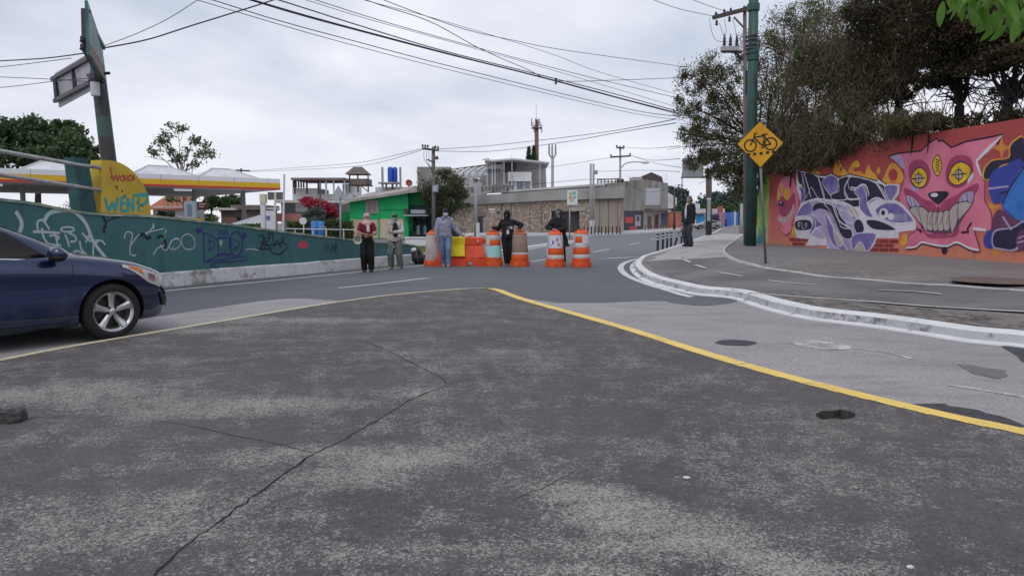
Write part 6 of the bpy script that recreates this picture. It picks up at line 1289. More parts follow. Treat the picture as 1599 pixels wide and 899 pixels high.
# dark trees behind the wall
DT = {1405: [(1380, 60, 40, 55, 1), (1420, 40, 46, 55, 1.1), (1400, 110, 40, 45, 1), (1370, 15, 44, 40, 1), (1435, 95, 40, 36, .9), (1420, 150, 26, 22, .35)],
      1500: [(1470, 50, 46, 50, 1.2), (1510, 30, 46, 46, 1.2), (1490, 95, 44, 26, .9), (1455, 10, 46, 36, 1), (1480, 130, 34, 18, .35), (1525, 85, 36, 26, .8)],
      1575: [(1560, 45, 46, 50, 1.2), (1600, 40, 46, 56, 1.2), (1590, 105, 40, 26, .8), (1640, 60, 46, 60, 1), (1610, 150, 30, 24, .35), (1545, 110, 30, 20, .5)]}
for px, lb in ((1405, 'dark shaded tree behind the wall next to the creeper'), (1500, 'dark tree whose bare trunk rises above the cat face mural'), (1575, 'dark dense tree behind the wall above the blue mural shapes')):
    y = max(wy(px), 14) + 1.9 if px < 1590 else 18; o = house('shaded_tree', lb, px, y, 'tree'); b = D(px, 360, y); mb = MB(); tips = []
    t0 = D(px - 2, 165, y); limb(mb, (b.x, y, 0), t0, .17, .13, .04)
    cl = [pxc(a, q - (14 if q > 80 else 4), y, rx, ry * (.8 if q > 80 else 1), 1.3, w) for a, q, rx, ry, w in DT[px]]
    for c in cl:
        Pm = limb(mb, t0, c[0], .075, .03, .16)
        for k in range(7): q = Vector(c[0]) + Vector((random.gauss(0, .5), random.gauss(0, .6), random.gauss(0, .4))); limb(mb, random.choice(Pm[2:]), q, .022, .008, .2, 4, 4)
    for k in range(46):
        q = D(px + random.uniform(-60, 60), random.uniform(105, 180), y + random.uniform(-.8, .8)); limb(mb, t0.lerp(Vector(cl[k % len(cl)][0]), random.uniform(0, .6)), q, .024, .009, .25, 5, 4)
    mb.build('trunk', flat('black_bark', (.022, .018, .016, 1), .9), o, smooth=True); leaf_obj('crown', clump_pts(cl, 4200, 34, .2), .12, .36, L_BLK, o, .3)
# undergrowth twigs right behind the wall top
o = house('wall_shrub', 'tangled dark twiggy shrubs growing along behind the mural wall', 1480, 18.5, 'shrub'); cl = [pxc(a, 205 - (a - 1400) * .11, max(wy(a), 14) + .9, 26, 13, .5, .5) for a in range(1400, 1640, 30)]
leaf_obj('foliage', clump_pts(cl, 800, 20, .25), .10, .4, L_BLK, o); mb = MB()
for k in range(110):
    a = random.uniform(1400, 1620); y = max(wy(a), 14) + random.uniform(.6, 1.4); p = D(a, 225 - (a - 1400) * .12, y); limb(mb, p, p + Vector((random.gauss(0, .5), random.gauss(0, .3), random.uniform(.4, 1.2))), .014, .006, .2, 3, 4)
mb.build('stem', flat('black_bark', (.022, .018, .016, 1), .9), o)
# near tree just outside the right edge whose long bright leaves hang into view
o = thing('mango_tree', 'bright green long-leafed branch hanging above the mural wall', 'tree', (9.6, 8.6, .4)); mb = MB()
tr_top = Vector((9.4, 8.7, 4.6)); limb(mb, (9.6, 8.6, .3), tr_top, .2, .15, .05); hub = D(1560, -8, 8.6); limb(mb, tr_top, hub, .07, .03, .1); limb(mb, tr_top, D(1500, -14, 8.7), .06, .02, .1); mb.build('trunk', M_BARKG, o, smooth=True)
L_BRT = m_leaf('mango_leaves', (.07, .19, .03, 1), (.16, .30, .05, 1), None, .4, .4)
lv = MB(); n_ = 7; V = []; fs = []
for i in range(n_):
    t = i / (n_ - 1); w_ = .045 * math.sin(math.pi * min(1, t * .92 + .06)) ** .8; z = -.26 * t; y_ = .05 * t * t
    V += [(-w_, y_ + .012, z), (0, y_, z), (w_, y_ + .012, z)]
fs = [(3 * i + j, 3 * i + j + 1, 3 * i + 4 + j, 3 * i + 3 + j) for i in range(n_ - 1) for j in range(2)]
lv.add(V, fs); base_leaf = lv.build('leaf', L_BRT, o, smooth=True, local=True); first = True
W_ = WL[o.name]
def add_leaf(p, sc):
    global first
    q = base_leaf if first else base_leaf.copy()
    if not first: COL.objects.link(q)
    first = False; q.location = p - W_; q.rotation_euler = (random.gauss(0, .35), random.gauss(0, .45), random.uniform(0, 6.28)); q.scale = (sc, sc, sc)
for k in range(150):
    u_ = random.random(); px = 1478 + 170 * u_; lim = 14 + 44 * smooth01((px - 1470) / 90.0); py = random.uniform(-45, lim) - 26; add_leaf(D(px, py, 8.6 + random.uniform(-.5, .6)), random.uniform(.7, 1.15))
for px, py in ((1472, 2), (1480, -4), (1512, 12), (1552, 28), (1533, 6), (1575, 38), (1585, 20)): add_leaf(D(px, py, 8.5), 1.05)

# fallen leaves on the pavement
P = []
for (px, py, n_, sx, sy) in ((1420, 442, 90, 60, 4), (1330, 476, 60, 70, 6), (1180, 455, 40, 40, 3), (1480, 500, 60, 60, 3), (1060, 428, 30, 25, 5), (1300, 405, 50, 60, 5)):
    for k in range(n_):
        p = S(px + random.gauss(0, sx), py + random.gauss(0, sy))
        if kerb_dist(p.x, p.y) > .25 and p.x > 3.5: P.append((p.x, p.y, zs(p.x, p.y) + .03))
P = np.array(P)[::2]
fo = leaf_obj('fallen_leaves', P, .055, .55, mat('dead_leaf', (.10, .06, .035, 1), (.2, .14, .08, 1), 9, .9, world=True), None); fo['kind'] = 'stuff'
for i_, v_ in enumerate(fo.data.vertices): v_.co.z = P[i_ // 4][2] - .008 + (v_.co.z - P[i_ // 4][2]) * .12
# ================================================================== STREET FURNITURE ON THE RIGHT
M_PGRN = mat('green_pole_paint', (.03, .10, .085, 1), (.045, .06, .055, 1), 3, .5, world=True, lo=.45, hi=.6, stretch=(2, 2, .6), bump=.15, bscale=20)
b = S(1172, 384); gp = thing('steel_pole', 'thick green painted steel pole at the corner of the mural wall', 'pole', (b.x, b.y, b.z)); t_ = D(1177.5, -60, b.y)
mb = MB(); mb.tube([(b.x, b.y, b.z - .05), (b.x + (t_.x - b.x) * .5, b.y, (b.z + t_.z) / 2), t_], [.20, .185, .165], 18); mb.build('shaft', M_PGRN, gp, smooth=True)
for py, h_ in ((12, .12), (80, .1), (90, .1)):
    c = D(1172 + 5.5 * (384 - py) / 444, py, b.y); mb = MB(); mb.lathe([(.185, -h_), (.215, -h_), (.22, h_), (.185, h_)], c, 18); mb.build('collar', M_PGRN, gp, smooth=False)
c = D(1174, 65, b.y); mb = MB()
for k in range(5): mb.lathe([(.2, -.02), (.23, 0), (.2, .03)], c + Vector((0, 0, .2 - .16 * k + random.uniform(-.04, .04))), 14)
mb.build('cable_wrap', M_CHAN, gp)
c = D(1168, 345, b.y - .2); mb = MB(); 
for (a_, q, r_) in ((1169, 320, .09), (1176, 350, .07), (1174, 300, .06), (1170, 360, .06)):
    p = D(a_, q, b.y - .187); mb.poly([p + Vector((r_ * random.uniform(.6, 1.2) * math.cos(k), 0, r_ * 1.4 * random.uniform(.6, 1.2) * math.sin(k))) for k in range(6)])
mb.build('paint_scuff', flat('scuff_black', (.03, .03, .03, 1)), gp)
yU = b.y + 1.6
up = thing('utility_pole', 'grey timber utility pole with transformer cut-outs just behind the green steel pole', 'utility pole', (D(1165, 380, yU).x, yU, .4)); q = D(1165, 380, yU)
mb = MB(); mb.tube([(q.x, yU, .35), D(1163, 10, yU)], [.10, .07], 10); mb.build('shaft', M_WOOD, up, smooth=True)
mb = MB(); mb.beam(D(1113, 28, yU - .1), D(1171, 13, yU - .1), .13, .14); mb.build('crossarm', M_BROWN, up); mb = MB(); mb.beam(D(1146, 27, yU - .05), D(1161, 43, yU - .05), .05, .05); mb.build('brace', M_BROWN, up)
for a_, q_ in ((1118, 25), (1141, 19), (1131, 21), (1119, 38), (1139, 32)):
    c = D(a_, q_, yU - .1); mb = MB(); mb.lathe([(0, 0), (.04, 0), (.06, .05), (.035, .09), (.055, .14), (.02, .2), (0, .22)], c - Vector((0, 0, .05)), 8); mb.build('insulator', flat('insulator_dark', (.05, .045, .055, 1), .4), up)
fb(up, 'cutout_bar', flat('cutout_grey', (.42, .43, .44, 1)), 1127.5, 72, 1154, 79, yU - .2, .25); fb(up, 'cutout_bracket', M_BROWN, 1127, 79.3, 1160, 82, yU - .15, .12); mb = MB(); mb.beam(D(1146, 83, yU - .1), D(1160, 91, yU - .05), .05, .05); mb.build('brace', M_BROWN, up)
for px in (1131, 1140.5, 1150.5):
    c = D(px, 71.5, yU - .08); mb = MB(); mb.lathe([(0, 0), (.05, 0), (.07, .05), (.045, .1), (.07, .15), (.045, .2), (.06, .25), (.03, .32), (.012, .45), (0, .46)], c, 10); mb.build('bushing', flat('bushing_dark', (.045, .04, .05, 1), .4), up, smooth=True)
for pts in ([(1108, 27), (1110, 45), (1117, 62), (1129, 66)], [(1123, 36), (1128, 50), (1131, 61)], [(1144, 29), (1148, 45), (1150, 60)], [(1131, 30), (1134, 48), (1131, 60)]):
    mb = MB(); mb.tube(catmull([D(a_, q_, yU - .1) for a_, q_ in pts], 5), .009, 5); mb.build('jumper_cable', M_CHAN, up)
fb(up, 'cable_bundle', M_CHAN, 1164.5, 110, 1169, 145, yU - .16, .12)
o, t_ = pole('white_pole', 'thin white painted pole behind the green steel pole', 1163.5, 262, 372, 38, .07, .06, M_STEELW, 'pole')
# bicycle crossing sign
b = S(1196, 411); YS_ = b.y; bsn = thing('bicycle_sign', 'yellow diamond bicycle crossing sign on a thin leaning post', 'sign', b)
mb = MB(); mb.tube([b - Vector((0, 0, .05)), D(1184.5, 200, YS_)], .03, 8); mb.build('post', mat('galv_post', (.2, .22, .23, 1), None, 4, .5, metal=.3, world=True), bsn, smooth=True)
M_SGNY = mat('sign_amber', (.66, .34, .012, 1), (.58, .28, .01, 1), 3, .45, world=True); SK = flat('sign_black', (.012, .012, .012, 1), .5)
cor = [(1186.5, 188.5), (1224.5, 223), (1187.5, 263), (1150, 225)]; cc = Vector((sum(p[0] for p in cor) / 4, sum(p[1] for p in cor) / 4))
def sg(x, y, off): return D(x, y, YS_ - .04 - off)
def rdiam(k, off):
    out = []
    for i in range(4):
        p = Vector(cor[i]); a_, n2_ = Vector(cor[i - 1]), Vector(cor[(i + 1) % 4])
        for t in (.06, 0.02): 
            pass
        out += [p.lerp(a_, .045), p.lerp(a_, .015), p.lerp(n2_, .015), p.lerp(n2_, .045)]
    return [sg(*(cc + (p - cc) * k), off) for p in out]
mb = MB(); mb.prism(rdiam(1, 0), (0, .012, 0)); fixn(mb.build('plate', SK, bsn)); mb = MB(); mb.poly(rdiam(.955, .003)); mb.build('yellow_field', M_SGNY, bsn)
def skm(x, y): return (1100 + x / 3.747, 170 + y / 3.747)
mb = MB(); lift = [.006]
def bl(pts, w_, closed=False, sm=4):
    P = catmull([(*skm(*p), 0) for p in pts], sm, closed) if sm else [Vector((*skm(*p), 0)) for p in pts]
    if closed: P.append(P[0])
    lift[0] += .0003; mb.ribbon([sg(p.x, p.y, 0) for p in P], w_, (0, -1, 0), lift[0], 0)
for x, y, r_ in ((268, 216, 34), (388, 205, 35)): bl(circ(x, y, r_, r_, 16), .032, True, 2)
for pts in ([(288, 150), (306, 141)], [(294, 145), (291, 168), (268, 216)], [(293, 166), (350, 159)], [(334, 153), (368, 148)], [(353, 156), (340, 218)], [(292, 172), (338, 216)], [(340, 216), (388, 207)], [(352, 166), (388, 205)], [(332, 228), (350, 224)]): bl(pts, .03, sm=0)
for x, y in ((258, 267), (293, 264), (331, 261), (369, 256), (403, 252)): bl([(x - 9, y + 1), (x + 9, y - 1)], .055, sm=0)
mb.build('bicycle_symbol', SK, bsn)
# flexible bollards
for k, (px, py, ln, lb) in enumerate(((1027, 392, 0, 'black flexible bollard with white bands standing at the kerb bend'), (1035, 389.5, 0, None), (1041.7, 387.2, 0, None), (1047.7, 385.5, 0, None), (1053.5, 383.5, .28, 'black flexible bollard bent over sideways in the kerb row'), (1064, 380.5, 0, 'black flexible bollard on the kerb just beside the man in the suit'), (1068, 379.2, 0, 'black flexible bollard partly hidden behind the man in the suit'))):
    p = S(px, py); o = thing('flexible_bollard', lb or 'black flexible bollard with two white bands on the kerb', 'bollard', p, 'flexible bollards along the kerb'); h_ = .72; dv = Vector((ln, 0, 1)).normalized()
    def seg(z0, z1, r_): return MB().tube([p + dv * z0, p + dv * z1], r_, 12)
    seg(0, .46, .05).build('post', flat('bollard_black', (.015, .015, .018, 1), .5), o); seg(.4605, .52, .052).build('white_band', M_STEELW, o); seg(.5205, .59, .05).build('post', flat('bollard_black', (.015, .015, .018, 1), .5), o); seg(.5905, .64, .052).build('white_band', M_STEELW, o); seg(.6405, h_, .05).build('cap', flat('bollard_black', (.015, .015, .018, 1), .5), o)
# ================================================================== CABLES
M_CAB = flat('cable_black', (.03, .03, .035, 1), .6)
def cable(pts, r_, label, group=None, m=None):
    P = catmull([D(a, q, y) for a, q, y in pts], 8); mb = MB(); mb.tube(P, r_, 5); o = mb.build('overhead_cable', m or M_CAB, None, origin=P[0]); return tag(o, label, 'cable', group)
g1 = 'cables running from the tree to above the road'
for pts, r_ in (([(300, -2), (424, 35), (544, 69), (720, 114), (983, 176), (1066, 187)], .009), ([(324, -2), (430, 31), (544, 62), (720, 108), (983, 171), (1066, 182)], .012), ([(383, -2), (470, 24), (563, 49), (700, 85), (837, 119), (960, 152), (1066, 180)], .02), ([(388, -2), (480, 25), (580, 52), (720, 89), (860, 124), (975, 155), (1066, 178)], .014),
                 ([(427, -2), (560, 40), (690, 79), (830, 114), (960, 147), (1066, 176)], .017), ([(470, -2), (560, 26), (650, 51), (745, 77), (860, 109), (1066, 170)], .008), ([(485, -2), (560, 22), (641, 46), (739, 73), (840, 100), (934, 124), (1066, 155)], .011), ([(560, -2), (660, 24), (763, 54), (860, 84), (934, 112), (1066, 150)], .008)):
    Q = [(a, q_, 17 + 13 * smooth01((a - 250) / 900.0)) for a, q_ in pts]; Q = [(pts[0][0] - 300, -92, 13)] + Q
    cable(Q, r_, 'long black overhead cable from the street tree up across the sky', g1)
cable([(450, -60, 16), (566, -2, 18), (671, 34, 20.5), (749, 76, 23), (820, 107, 25), (868, 126, 26), (960, 125.5, 28), (1062, 121.5, 31)], .011, 'overhead cable with a hanging joint clamp and level run to the tree')
c = D(868, 127, 26); mb = MB(); mb.lathe([(0, -.1), (.05, -.1), (.03, 0), (.05, .1), (0, .1)], c, 8); tag(mb.build('cable_clamp', M_CHAN, None, origin=c), 'small black joint clamp hanging on the overhead cable', 'clamp')
cable([(480, -50, 16), (593, -2, 18), (719, 44, 21.5), (800, 63, 23.5), (885, 79, 26), (1072, 105, 31)], .010, 'uppermost overhead cable curving down to the tree top')
cable([(1010, -4, 22), (1060, 14, 26), (1116, 26, yU - .1)], .010, 'cable dropping to the outer end of the pole crossarm'); cable([(1065, -6, 23), (1120, 14, 28), (1141, 19, yU - .1)], .010, 'cable dropping to the middle of the pole crossarm')
cable([(163, 75, 16), (230, 62, 16.5), (300, 40, 17), (400, 9, 17.5), (470, -14, 18)], .016, 'thick cable rising from the sign mast to the upper sky'); cable([(162, 72, 16), (215, 52, 16.5), (265, 28, 17), (312, -2, 17.5)], .008, 'thin slack cable rising from the top of the sign mast')
for a_ in ([(-60, 98, 19), (60, 92, 17.5), (134, 83, 16)], [(-60, 112, 19), (50, 99, 17.5), (112, 91, 16.5)], [(-60, 142, 19), (20, 135, 18), (85, 127, 17), (143, 122, 15.9)], [(-60, 118, 19), (60, 123, 17.5), (143, 128, 15.9)]): cable(a_, .008 if a_[0][1] != 98 else .014, 'cable running sideways from the sign mast', 'cables running sideways from the sign mast')
for a_ in ([(684, 233, 57.8), (760, 228, 70), (870, 216, 60), (960, 204, 50), (1056, 186, 36)], [(684, 236, 57.8), (770, 236, 70), (880, 222, 60), (960, 208, 50), (1056, 192, 36)]): cable(a_, .022, 'cable from the shop pole crossarm across to the street tree', 'cables from the shop pole to the tree')
for a_ in ([(390, 267, 109), (460, 262, 100), (560, 254, 80), (660, 232, 58)], [(390, 268, 109), (470, 265, 100), (570, 258, 80), (660, 234, 58)]): cable(a_, .022, 'cable from the shop pole towards the filling station pole', 'cables from the shop pole to the station pole')
for k, a_ in enumerate(([(975, 230, 95.8), (1010, 232, 80), (1062, 228, 40)], [(985, 243, 95.8), (1020, 254, 80), (1064, 262, 45)], [(985, 243, 95.8), (1015, 250, 80), (1062, 248, 42)], [(740, 268, 56), (850, 262, 70), (953, 246, 95.8)], [(745, 282, 55.8), (800, 290, 70), (920, 280, 73), (966, 280, 95.5)], [(972, 282, 95.5), (1010, 300, 90), (1062, 288, 60)], [(928, 268, 73), (1000, 266, 80), (1062, 268, 50)])): cable(a_, .02, 'thin street cable strung between the far poles', 'thin cables between the far poles')

# ================================================================== BARRICADE
O_, Wt = mat('barrel_orange', (.72, .105, .018, 1), (.58, .08, .018, 1), 3, .5), mat('barrel_white', (.62, .6, .6, 1), (.48, .46, .46, 1), 4, .5)
BRN = mat('barrel_faded', (.35, .24, .18, 1), (.26, .19, .16, 1), 3, .7, stretch=(1, 1, 6)); CYN = mat('poster_cyan', (.36, .62, .62, 1), (.3, .54, .55, 1), 3, .6); PST = mat('poster_white', (.66, .65, .70, 1), (.58, .56, .62, 1), 4, .6)
def rad(z, Ht): return .295 if z < .16 else (.272 - .055 * (z - .16) / (Ht - .16))
def drum(px, py, Ht, bands, label, top='dome', posters=(), rot=0):
    c = G(px, py); c = c + Vector((0, .28, 0)); c.x = (px - CX) / F * c.y; o = thing('traffic_drum', label, 'traffic drum', (c.x, c.y, 0.0), 'traffic drums across the road')
    mb = MB(); mb.lathe([(0, .0), (.30, .0), (.305, .02), (.30, .09), (.29, .11), (.295, .13), (.285, .16), (.27, .165)], c, 28); bs_ = mb.build('base', bands[0][2], o); smooth_by_angle(bs_)
    for k in range(7):
        a_ = k * .9 + .2; mb = MB(); mb.box(c + Vector((.292 * math.cos(a_), .292 * math.sin(a_), .10)), (.03, .10, .05), a_); mb.build('lug', bands[0][2], bs_)
    for z0, z1, m_ in bands[1:]:
        mb = MB(); mb.lathe([(rad(z0, Ht) - .004, z0 + .001), (rad(z0, Ht), z0 + .008), (rad(z1, Ht), z1 - .008), (rad(z1, Ht) - .004, z1 - .001)], c, 28); smooth_by_angle(mb.build('band', m_, o))
    r_ = rad(Ht, Ht); mb = MB(); mb.lathe([(r_ - .004, Ht), (r_ + .012, Ht + .012), (r_ - .02, Ht + .05), (r_ * .55, Ht + .085), (r_ * .4, Ht + .09), (0, Ht + .09)] if top == 'dome' else [(r_ - .004, Ht), (r_ + .01, Ht + .01), (r_ * .6, Ht + .03), (0, Ht + .03)], c, 28); tp = mb.build('lid', O_, o); smooth_by_angle(tp)
    M_ = Matrix.Rotation(rot, 3, 'Z'); hp = [c + Vector((0, 0, Ht)) + M_ @ Vector(v) for v in ((-.12, 0, .04), (-.11, 0, .09), (-.05, 0, .115), (.05, 0, .115), (.11, 0, .09), (.12, 0, .04))]; mb = MB(); mb.tube(catmull(hp, 4), .024, 8); mb.build('handle', O_, tp, smooth=True)
    for (a0, a1, z0, z1, m_, nm, li) in posters:
        mb = MB(); n = 10; L = []
        for i in range(n + 1):
            a_ = R(a0 + (a1 - a0) * i / n) - math.pi / 2
            for z in (z0, z1): rr = rad(z, Ht) + li + .003 * math.sin(i * 1.7); L.append(c + Vector((rr * math.cos(a_), rr * math.sin(a_), z)))
        mb.add(L, [(2 * i, 2 * i + 2, 2 * i + 3, 2 * i + 1) for i in range(n)]); mb.build(nm, m_, o, smooth=True)
    return o
drum(677, 415.5, .95, [(0, 0, O_), (.16, .95, mat('barrel_dirty_white', (.58, .5, .46, 1), (.42, .36, .34, 1), 4, .6))], 'dirty white drum with orange base behind the person in grey hoodie')
drum(770, 416, .95, [(0, 0, O_), (.16, .30, O_), (.30, .62, Wt), (.62, .80, O_), (.80, .95, Wt)], 'orange and white drum wearing a pale cyan poster', posters=[(-38, 62, .27, .63, CYN, 'cyan_poster', .006), (-66, -26, .64, .92, Wt, 'white_sheet', .006)], rot=.4)
drum(811.5, 416.3, .98, [(0, 0, O_), (.16, .36, O_), (.36, .42, Wt), (.42, .98, BRN)], 'wide faded drum with brown grimy upper half and orange foot', 'flat', rot=.8)
ink = [flat('poster_ink_blue', (.1, .12, .45, 1)), flat('poster_ink_purple', (.15, .05, .25, 1)), flat('poster_ink_red', (.5, .12, .2, 1))]
drum(867, 417.2, .96, [(0, 0, O_), (.16, .24, O_), (.24, .36, Wt), (.36, .58, O_), (.58, .96, Wt)], 'orange and white drum wearing a white poster with purple scribbles', posters=[(-52, 48, .56, .90, PST, 'white_poster', .008), (-26, -14, .68, .78, ink[0], 'poster_scribble', .013), (4, 14, .76, .86, ink[1], 'poster_scribble', .013), (12, 28, .63, .70, ink[2], 'poster_scribble', .013), (-36, -30, .62, .66, ink[0], 'poster_scribble', .013), (-90, -60, .3, .7, Wt, 'white_sheet', .006)], rot=-.3)
drum(907.5, 417.5, .99, [(0, 0, O_), (.16, .27, O_), (.27, .38, Wt), (.38, .58, O_), (.58, .72, Wt), (.72, .9, O_), (.9, .99, Wt)], 'orange and white striped drum with torn paper, last before the cycle path', posters=[(2, 80, .70, .94, PST, 'torn_paper', .012), (-85, -55, .72, .97, Wt, 'white_sheet', .008)], rot=.2)
# water barrier
yb = G(720, 415.5).y + .02; xa, xb = D(676, 400, yb).x, D(757.5, 400, yb).x; bo = thing('plastic_barrier', 'orange-red water-filled plastic road barrier with two base notches', 'barrier', ((xa + xb) / 2, yb, 0))
M_BAR = mat('barrier_orange', (.70, .075, .025, 1), (.58, .06, .022, 1), 2.5, .45); Lb = xb - xa
def bprof(x0, x1, prof): 
    mb = MB(); P0 = [(x0, yb + a_, z) for a_, z in prof]; mb.prism(P0, (x1 - x0, 0, 0)); return mb
n0 = xa + Lb * .28; n1 = xa + Lb * .70
for x0, x1, z in ((xa, n0 - .07, 0), (n0 + .07, n1 - .07, 0), (n1 + .07, xb, 0)): fixn(bprof(x0, x1, [(0, 0), (.5, 0), (.5, .13), (0, .13)]).build('foot', M_BAR, bo))
fixn(bprof(xa, xb, [(0, .1301), (.5, .1301), (.5, .22), (.46, .26), (.04, .26), (0, .22)]).build('base', M_BAR, bo))
fixn(bprof(xa + .06, xb - .16, [(.02, .2601), (.48, .2601), (.36, .66), (.14, .66)]).build('body', M_BAR, bo)); fixn(bprof(xa, xb - .06, [(.10, .6601), (.40, .6601), (.40, .84), (.37, .87), (.13, .87), (.10, .84)]).build('top_beam', M_BAR, bo))
mb = MB(); mb.add([(xb - .2, yb - .01, .26), (xb - .005, yb - .01, .26), (xb - .005, yb + .5, .26), (xb - .16, yb + .47, .26), (xb - .16, yb + .12, .66), (xb - .09, yb + .12, .66), (xb - .09, yb + .38, .66), (xb - .16, yb + .38, .66)], [(0, 1, 5, 4), (1, 2, 6, 5), (2, 3, 7, 6), (3, 0, 4, 7)]); mb.build('end_wedge', M_BAR, bo); mb = MB(); mb.box((xb - .02, yb + .25, .74), (.08, .2, .12)); mb.build('coupling', M_BAR, bo)
for k in range(2): mb = MB(); x = xa + Lb * (.5 + .24 * k); mb.prism([(x, yb + .0, .262), (x + .05, yb + .0, .262), (x + .07, yb + .115, .65), (x + .02, yb + .115, .65)], (0, .02, 0)); mb.build('rib', M_BAR, bo)
mb = MB(); mb.lathe([(0, .02), (.03, .02), (.035, 0), (0.0, 0)], (xb - .22, yb + .095, .76), 12, Matrix.Rotation(R(90), 3, 'X')); mb.build('filler_cap', flat('cap_pale', (.6, .5, .35, 1)), bo)
cx0, cx1 = D(699, 385, yb).x, D(726, 385, yb).x; N = 16; L = []
for j in range(N + 1):
    for i in range(N + 1):
        u_, v_ = i / N, j / N; z = .88 - .58 * v_; x = cx0 + (cx1 - cx0) * u_ + .012 * math.sin(5 * v_ + 2 * u_); base_y = yb + .085 - .095 * smooth01((v_ - .35) / .65) - .01
        L.append((x, base_y - .022 * (1 + noise.noise(Vector((u_ * 4, v_ * 4, 3)))) , z + .012 * noise.noise(Vector((u_ * 6, v_ * 3, 9)))))
L2 = [(cx0 + (cx1 - cx0) * i / N, yb + .42, .80) for i in range(N + 1)]; L3 = [(cx0 + (cx1 - cx0) * i / N, yb + .38, .882) for i in range(N + 1)]
mb = MB(); mb.add(L + L3 + L2, [(j * (N + 1) + i, j * (N + 1) + i + 1, (j + 1) * (N + 1) + i + 1, (j + 1) * (N + 1) + i) for j in range(N) for i in range(N)] + [((N + 1) * (N + 1) + i, (N + 1) * (N + 1) + i + 1, i + 1, i) for i in range(N)] + [((N + 2) * (N + 1) + i, (N + 2) * (N + 1) + i + 1, (N + 1) * (N + 1) + i + 1, (N + 1) * (N + 1) + i) for i in range(N)])
tag(mb.build('yellow_cloth', mat('banner_yellow', (.82, .64, .02, 1), (.70, .52, .02, 1), 3, .7), None, smooth=True, origin=(cx0, yb, .3)), 'creased bright yellow cloth banner draped over the orange barrier', 'banner')
bgx = D(732, 368, yb); mb = MB()
for k in range(5): mb.ell((bgx.x + random.gauss(0, .07), yb + .25 + random.gauss(0, .03), .905 + random.uniform(0, .03)), (.07, .06, .045))
o = remeshed(mb, 'plastic_bag', mat('bag_white', (.7, .62, .6, 1), (.6, .45, .4, 1), 8, .5), None, .02, 2, wrinkle=.012, wscale=20); tag(o, 'crumpled whitish plastic bag on top of the orange barrier', 'bag')
mb = MB(); p = D(715.5, 371, yb); mb.lathe([(0, 0), (.03, 0), (.03, .09), (.012, .12), (.012, .14), (0, .14)], (p.x + .06, yb + .25, .872), 10); tag(mb.build('small_bottle', flat('bottle_clear', (.6, .6, .62, 1), .2), None, origin=(p.x + .06, yb + .25, .872)), 'small pale bottle on top of the orange barrier', 'bottle')
# backpack by the wall end
p = G(652, 412); mb = MB(); mb.ell((p.x, p.y, .24), (.2, .15, .26)); mb.ell((p.x + .14, p.y - .06, .16), (.2, .14, .17)); mb.ell((p.x - .02, p.y - .12, .16), (.15, .08, .14)); bp = thing('backpack', 'black backpack slumped against the end of the white plinth', 'bag', (p.x, p.y, 0)); o = remeshed(mb, 'pack', flat('pack_black', (.015, .015, .017, 1), .7), bp, .018, 3, wrinkle=.012); o.location = -Vector((p.x, p.y, 0))
for s_ in (-1, 1): mb = MB(); mb.tube(catmull([p + Vector((.08 * s_ + .05, -.12, .42)), p + Vector((.1 * s_ + .1, -.22, .3)), p + Vector((.1 * s_ + .16, -.2, .06))], 5), .014, 6); mb.build('strap', flat('strap_grey', (.12, .12, .13, 1)), bp)
mb = MB(); mb.ell(p + Vector((-.10, .0, .44)), (.11, .11, .08)); tag(mb.build('helmet', flat('helmet_white', (.6, .62, .6, 1), .4), None, origin=p + Vector((-.1, 0, .36)), smooth=True), 'white helmet resting on top of the black backpack', 'helmet')
# ================================================================== SMALL THINGS ON THE ISLAND
random.seed(3); mb = MB(); p = G(12, 662, ZI); mb.box((p.x - .12, p.y + .05, ZI + .035), (.34, .11, .075), .12); o = remeshed(mb, 'rubber_chunk', mat('tar_rubber', (.03, .03, .032, 1), (.09, .09, .085, 1), 30, .9, bump=.8, bscale=40), None, .012, 1, wrinkle=.02, wscale=25); tag(o, 'rough black chunk of broken asphalt lying on the concrete island', 'debris')
for px, py, w_, lb in ((1072, 747, .035, 'scrap of white litter lying on the bare island concrete'), (1421, 887, .025, 'small white chip lying near the pale worn concrete')):
    p = G(px, py, ZI); mb = MB(); mb.ell((p.x, p.y, ZI + .006), (w_ * .55, w_ * .35, .007)); tag(mb.build('paper_scrap', flat('litter_white', (.6, .6, .6, 1)), None, origin=(p.x, p.y, ZI)), lb, 'litter')
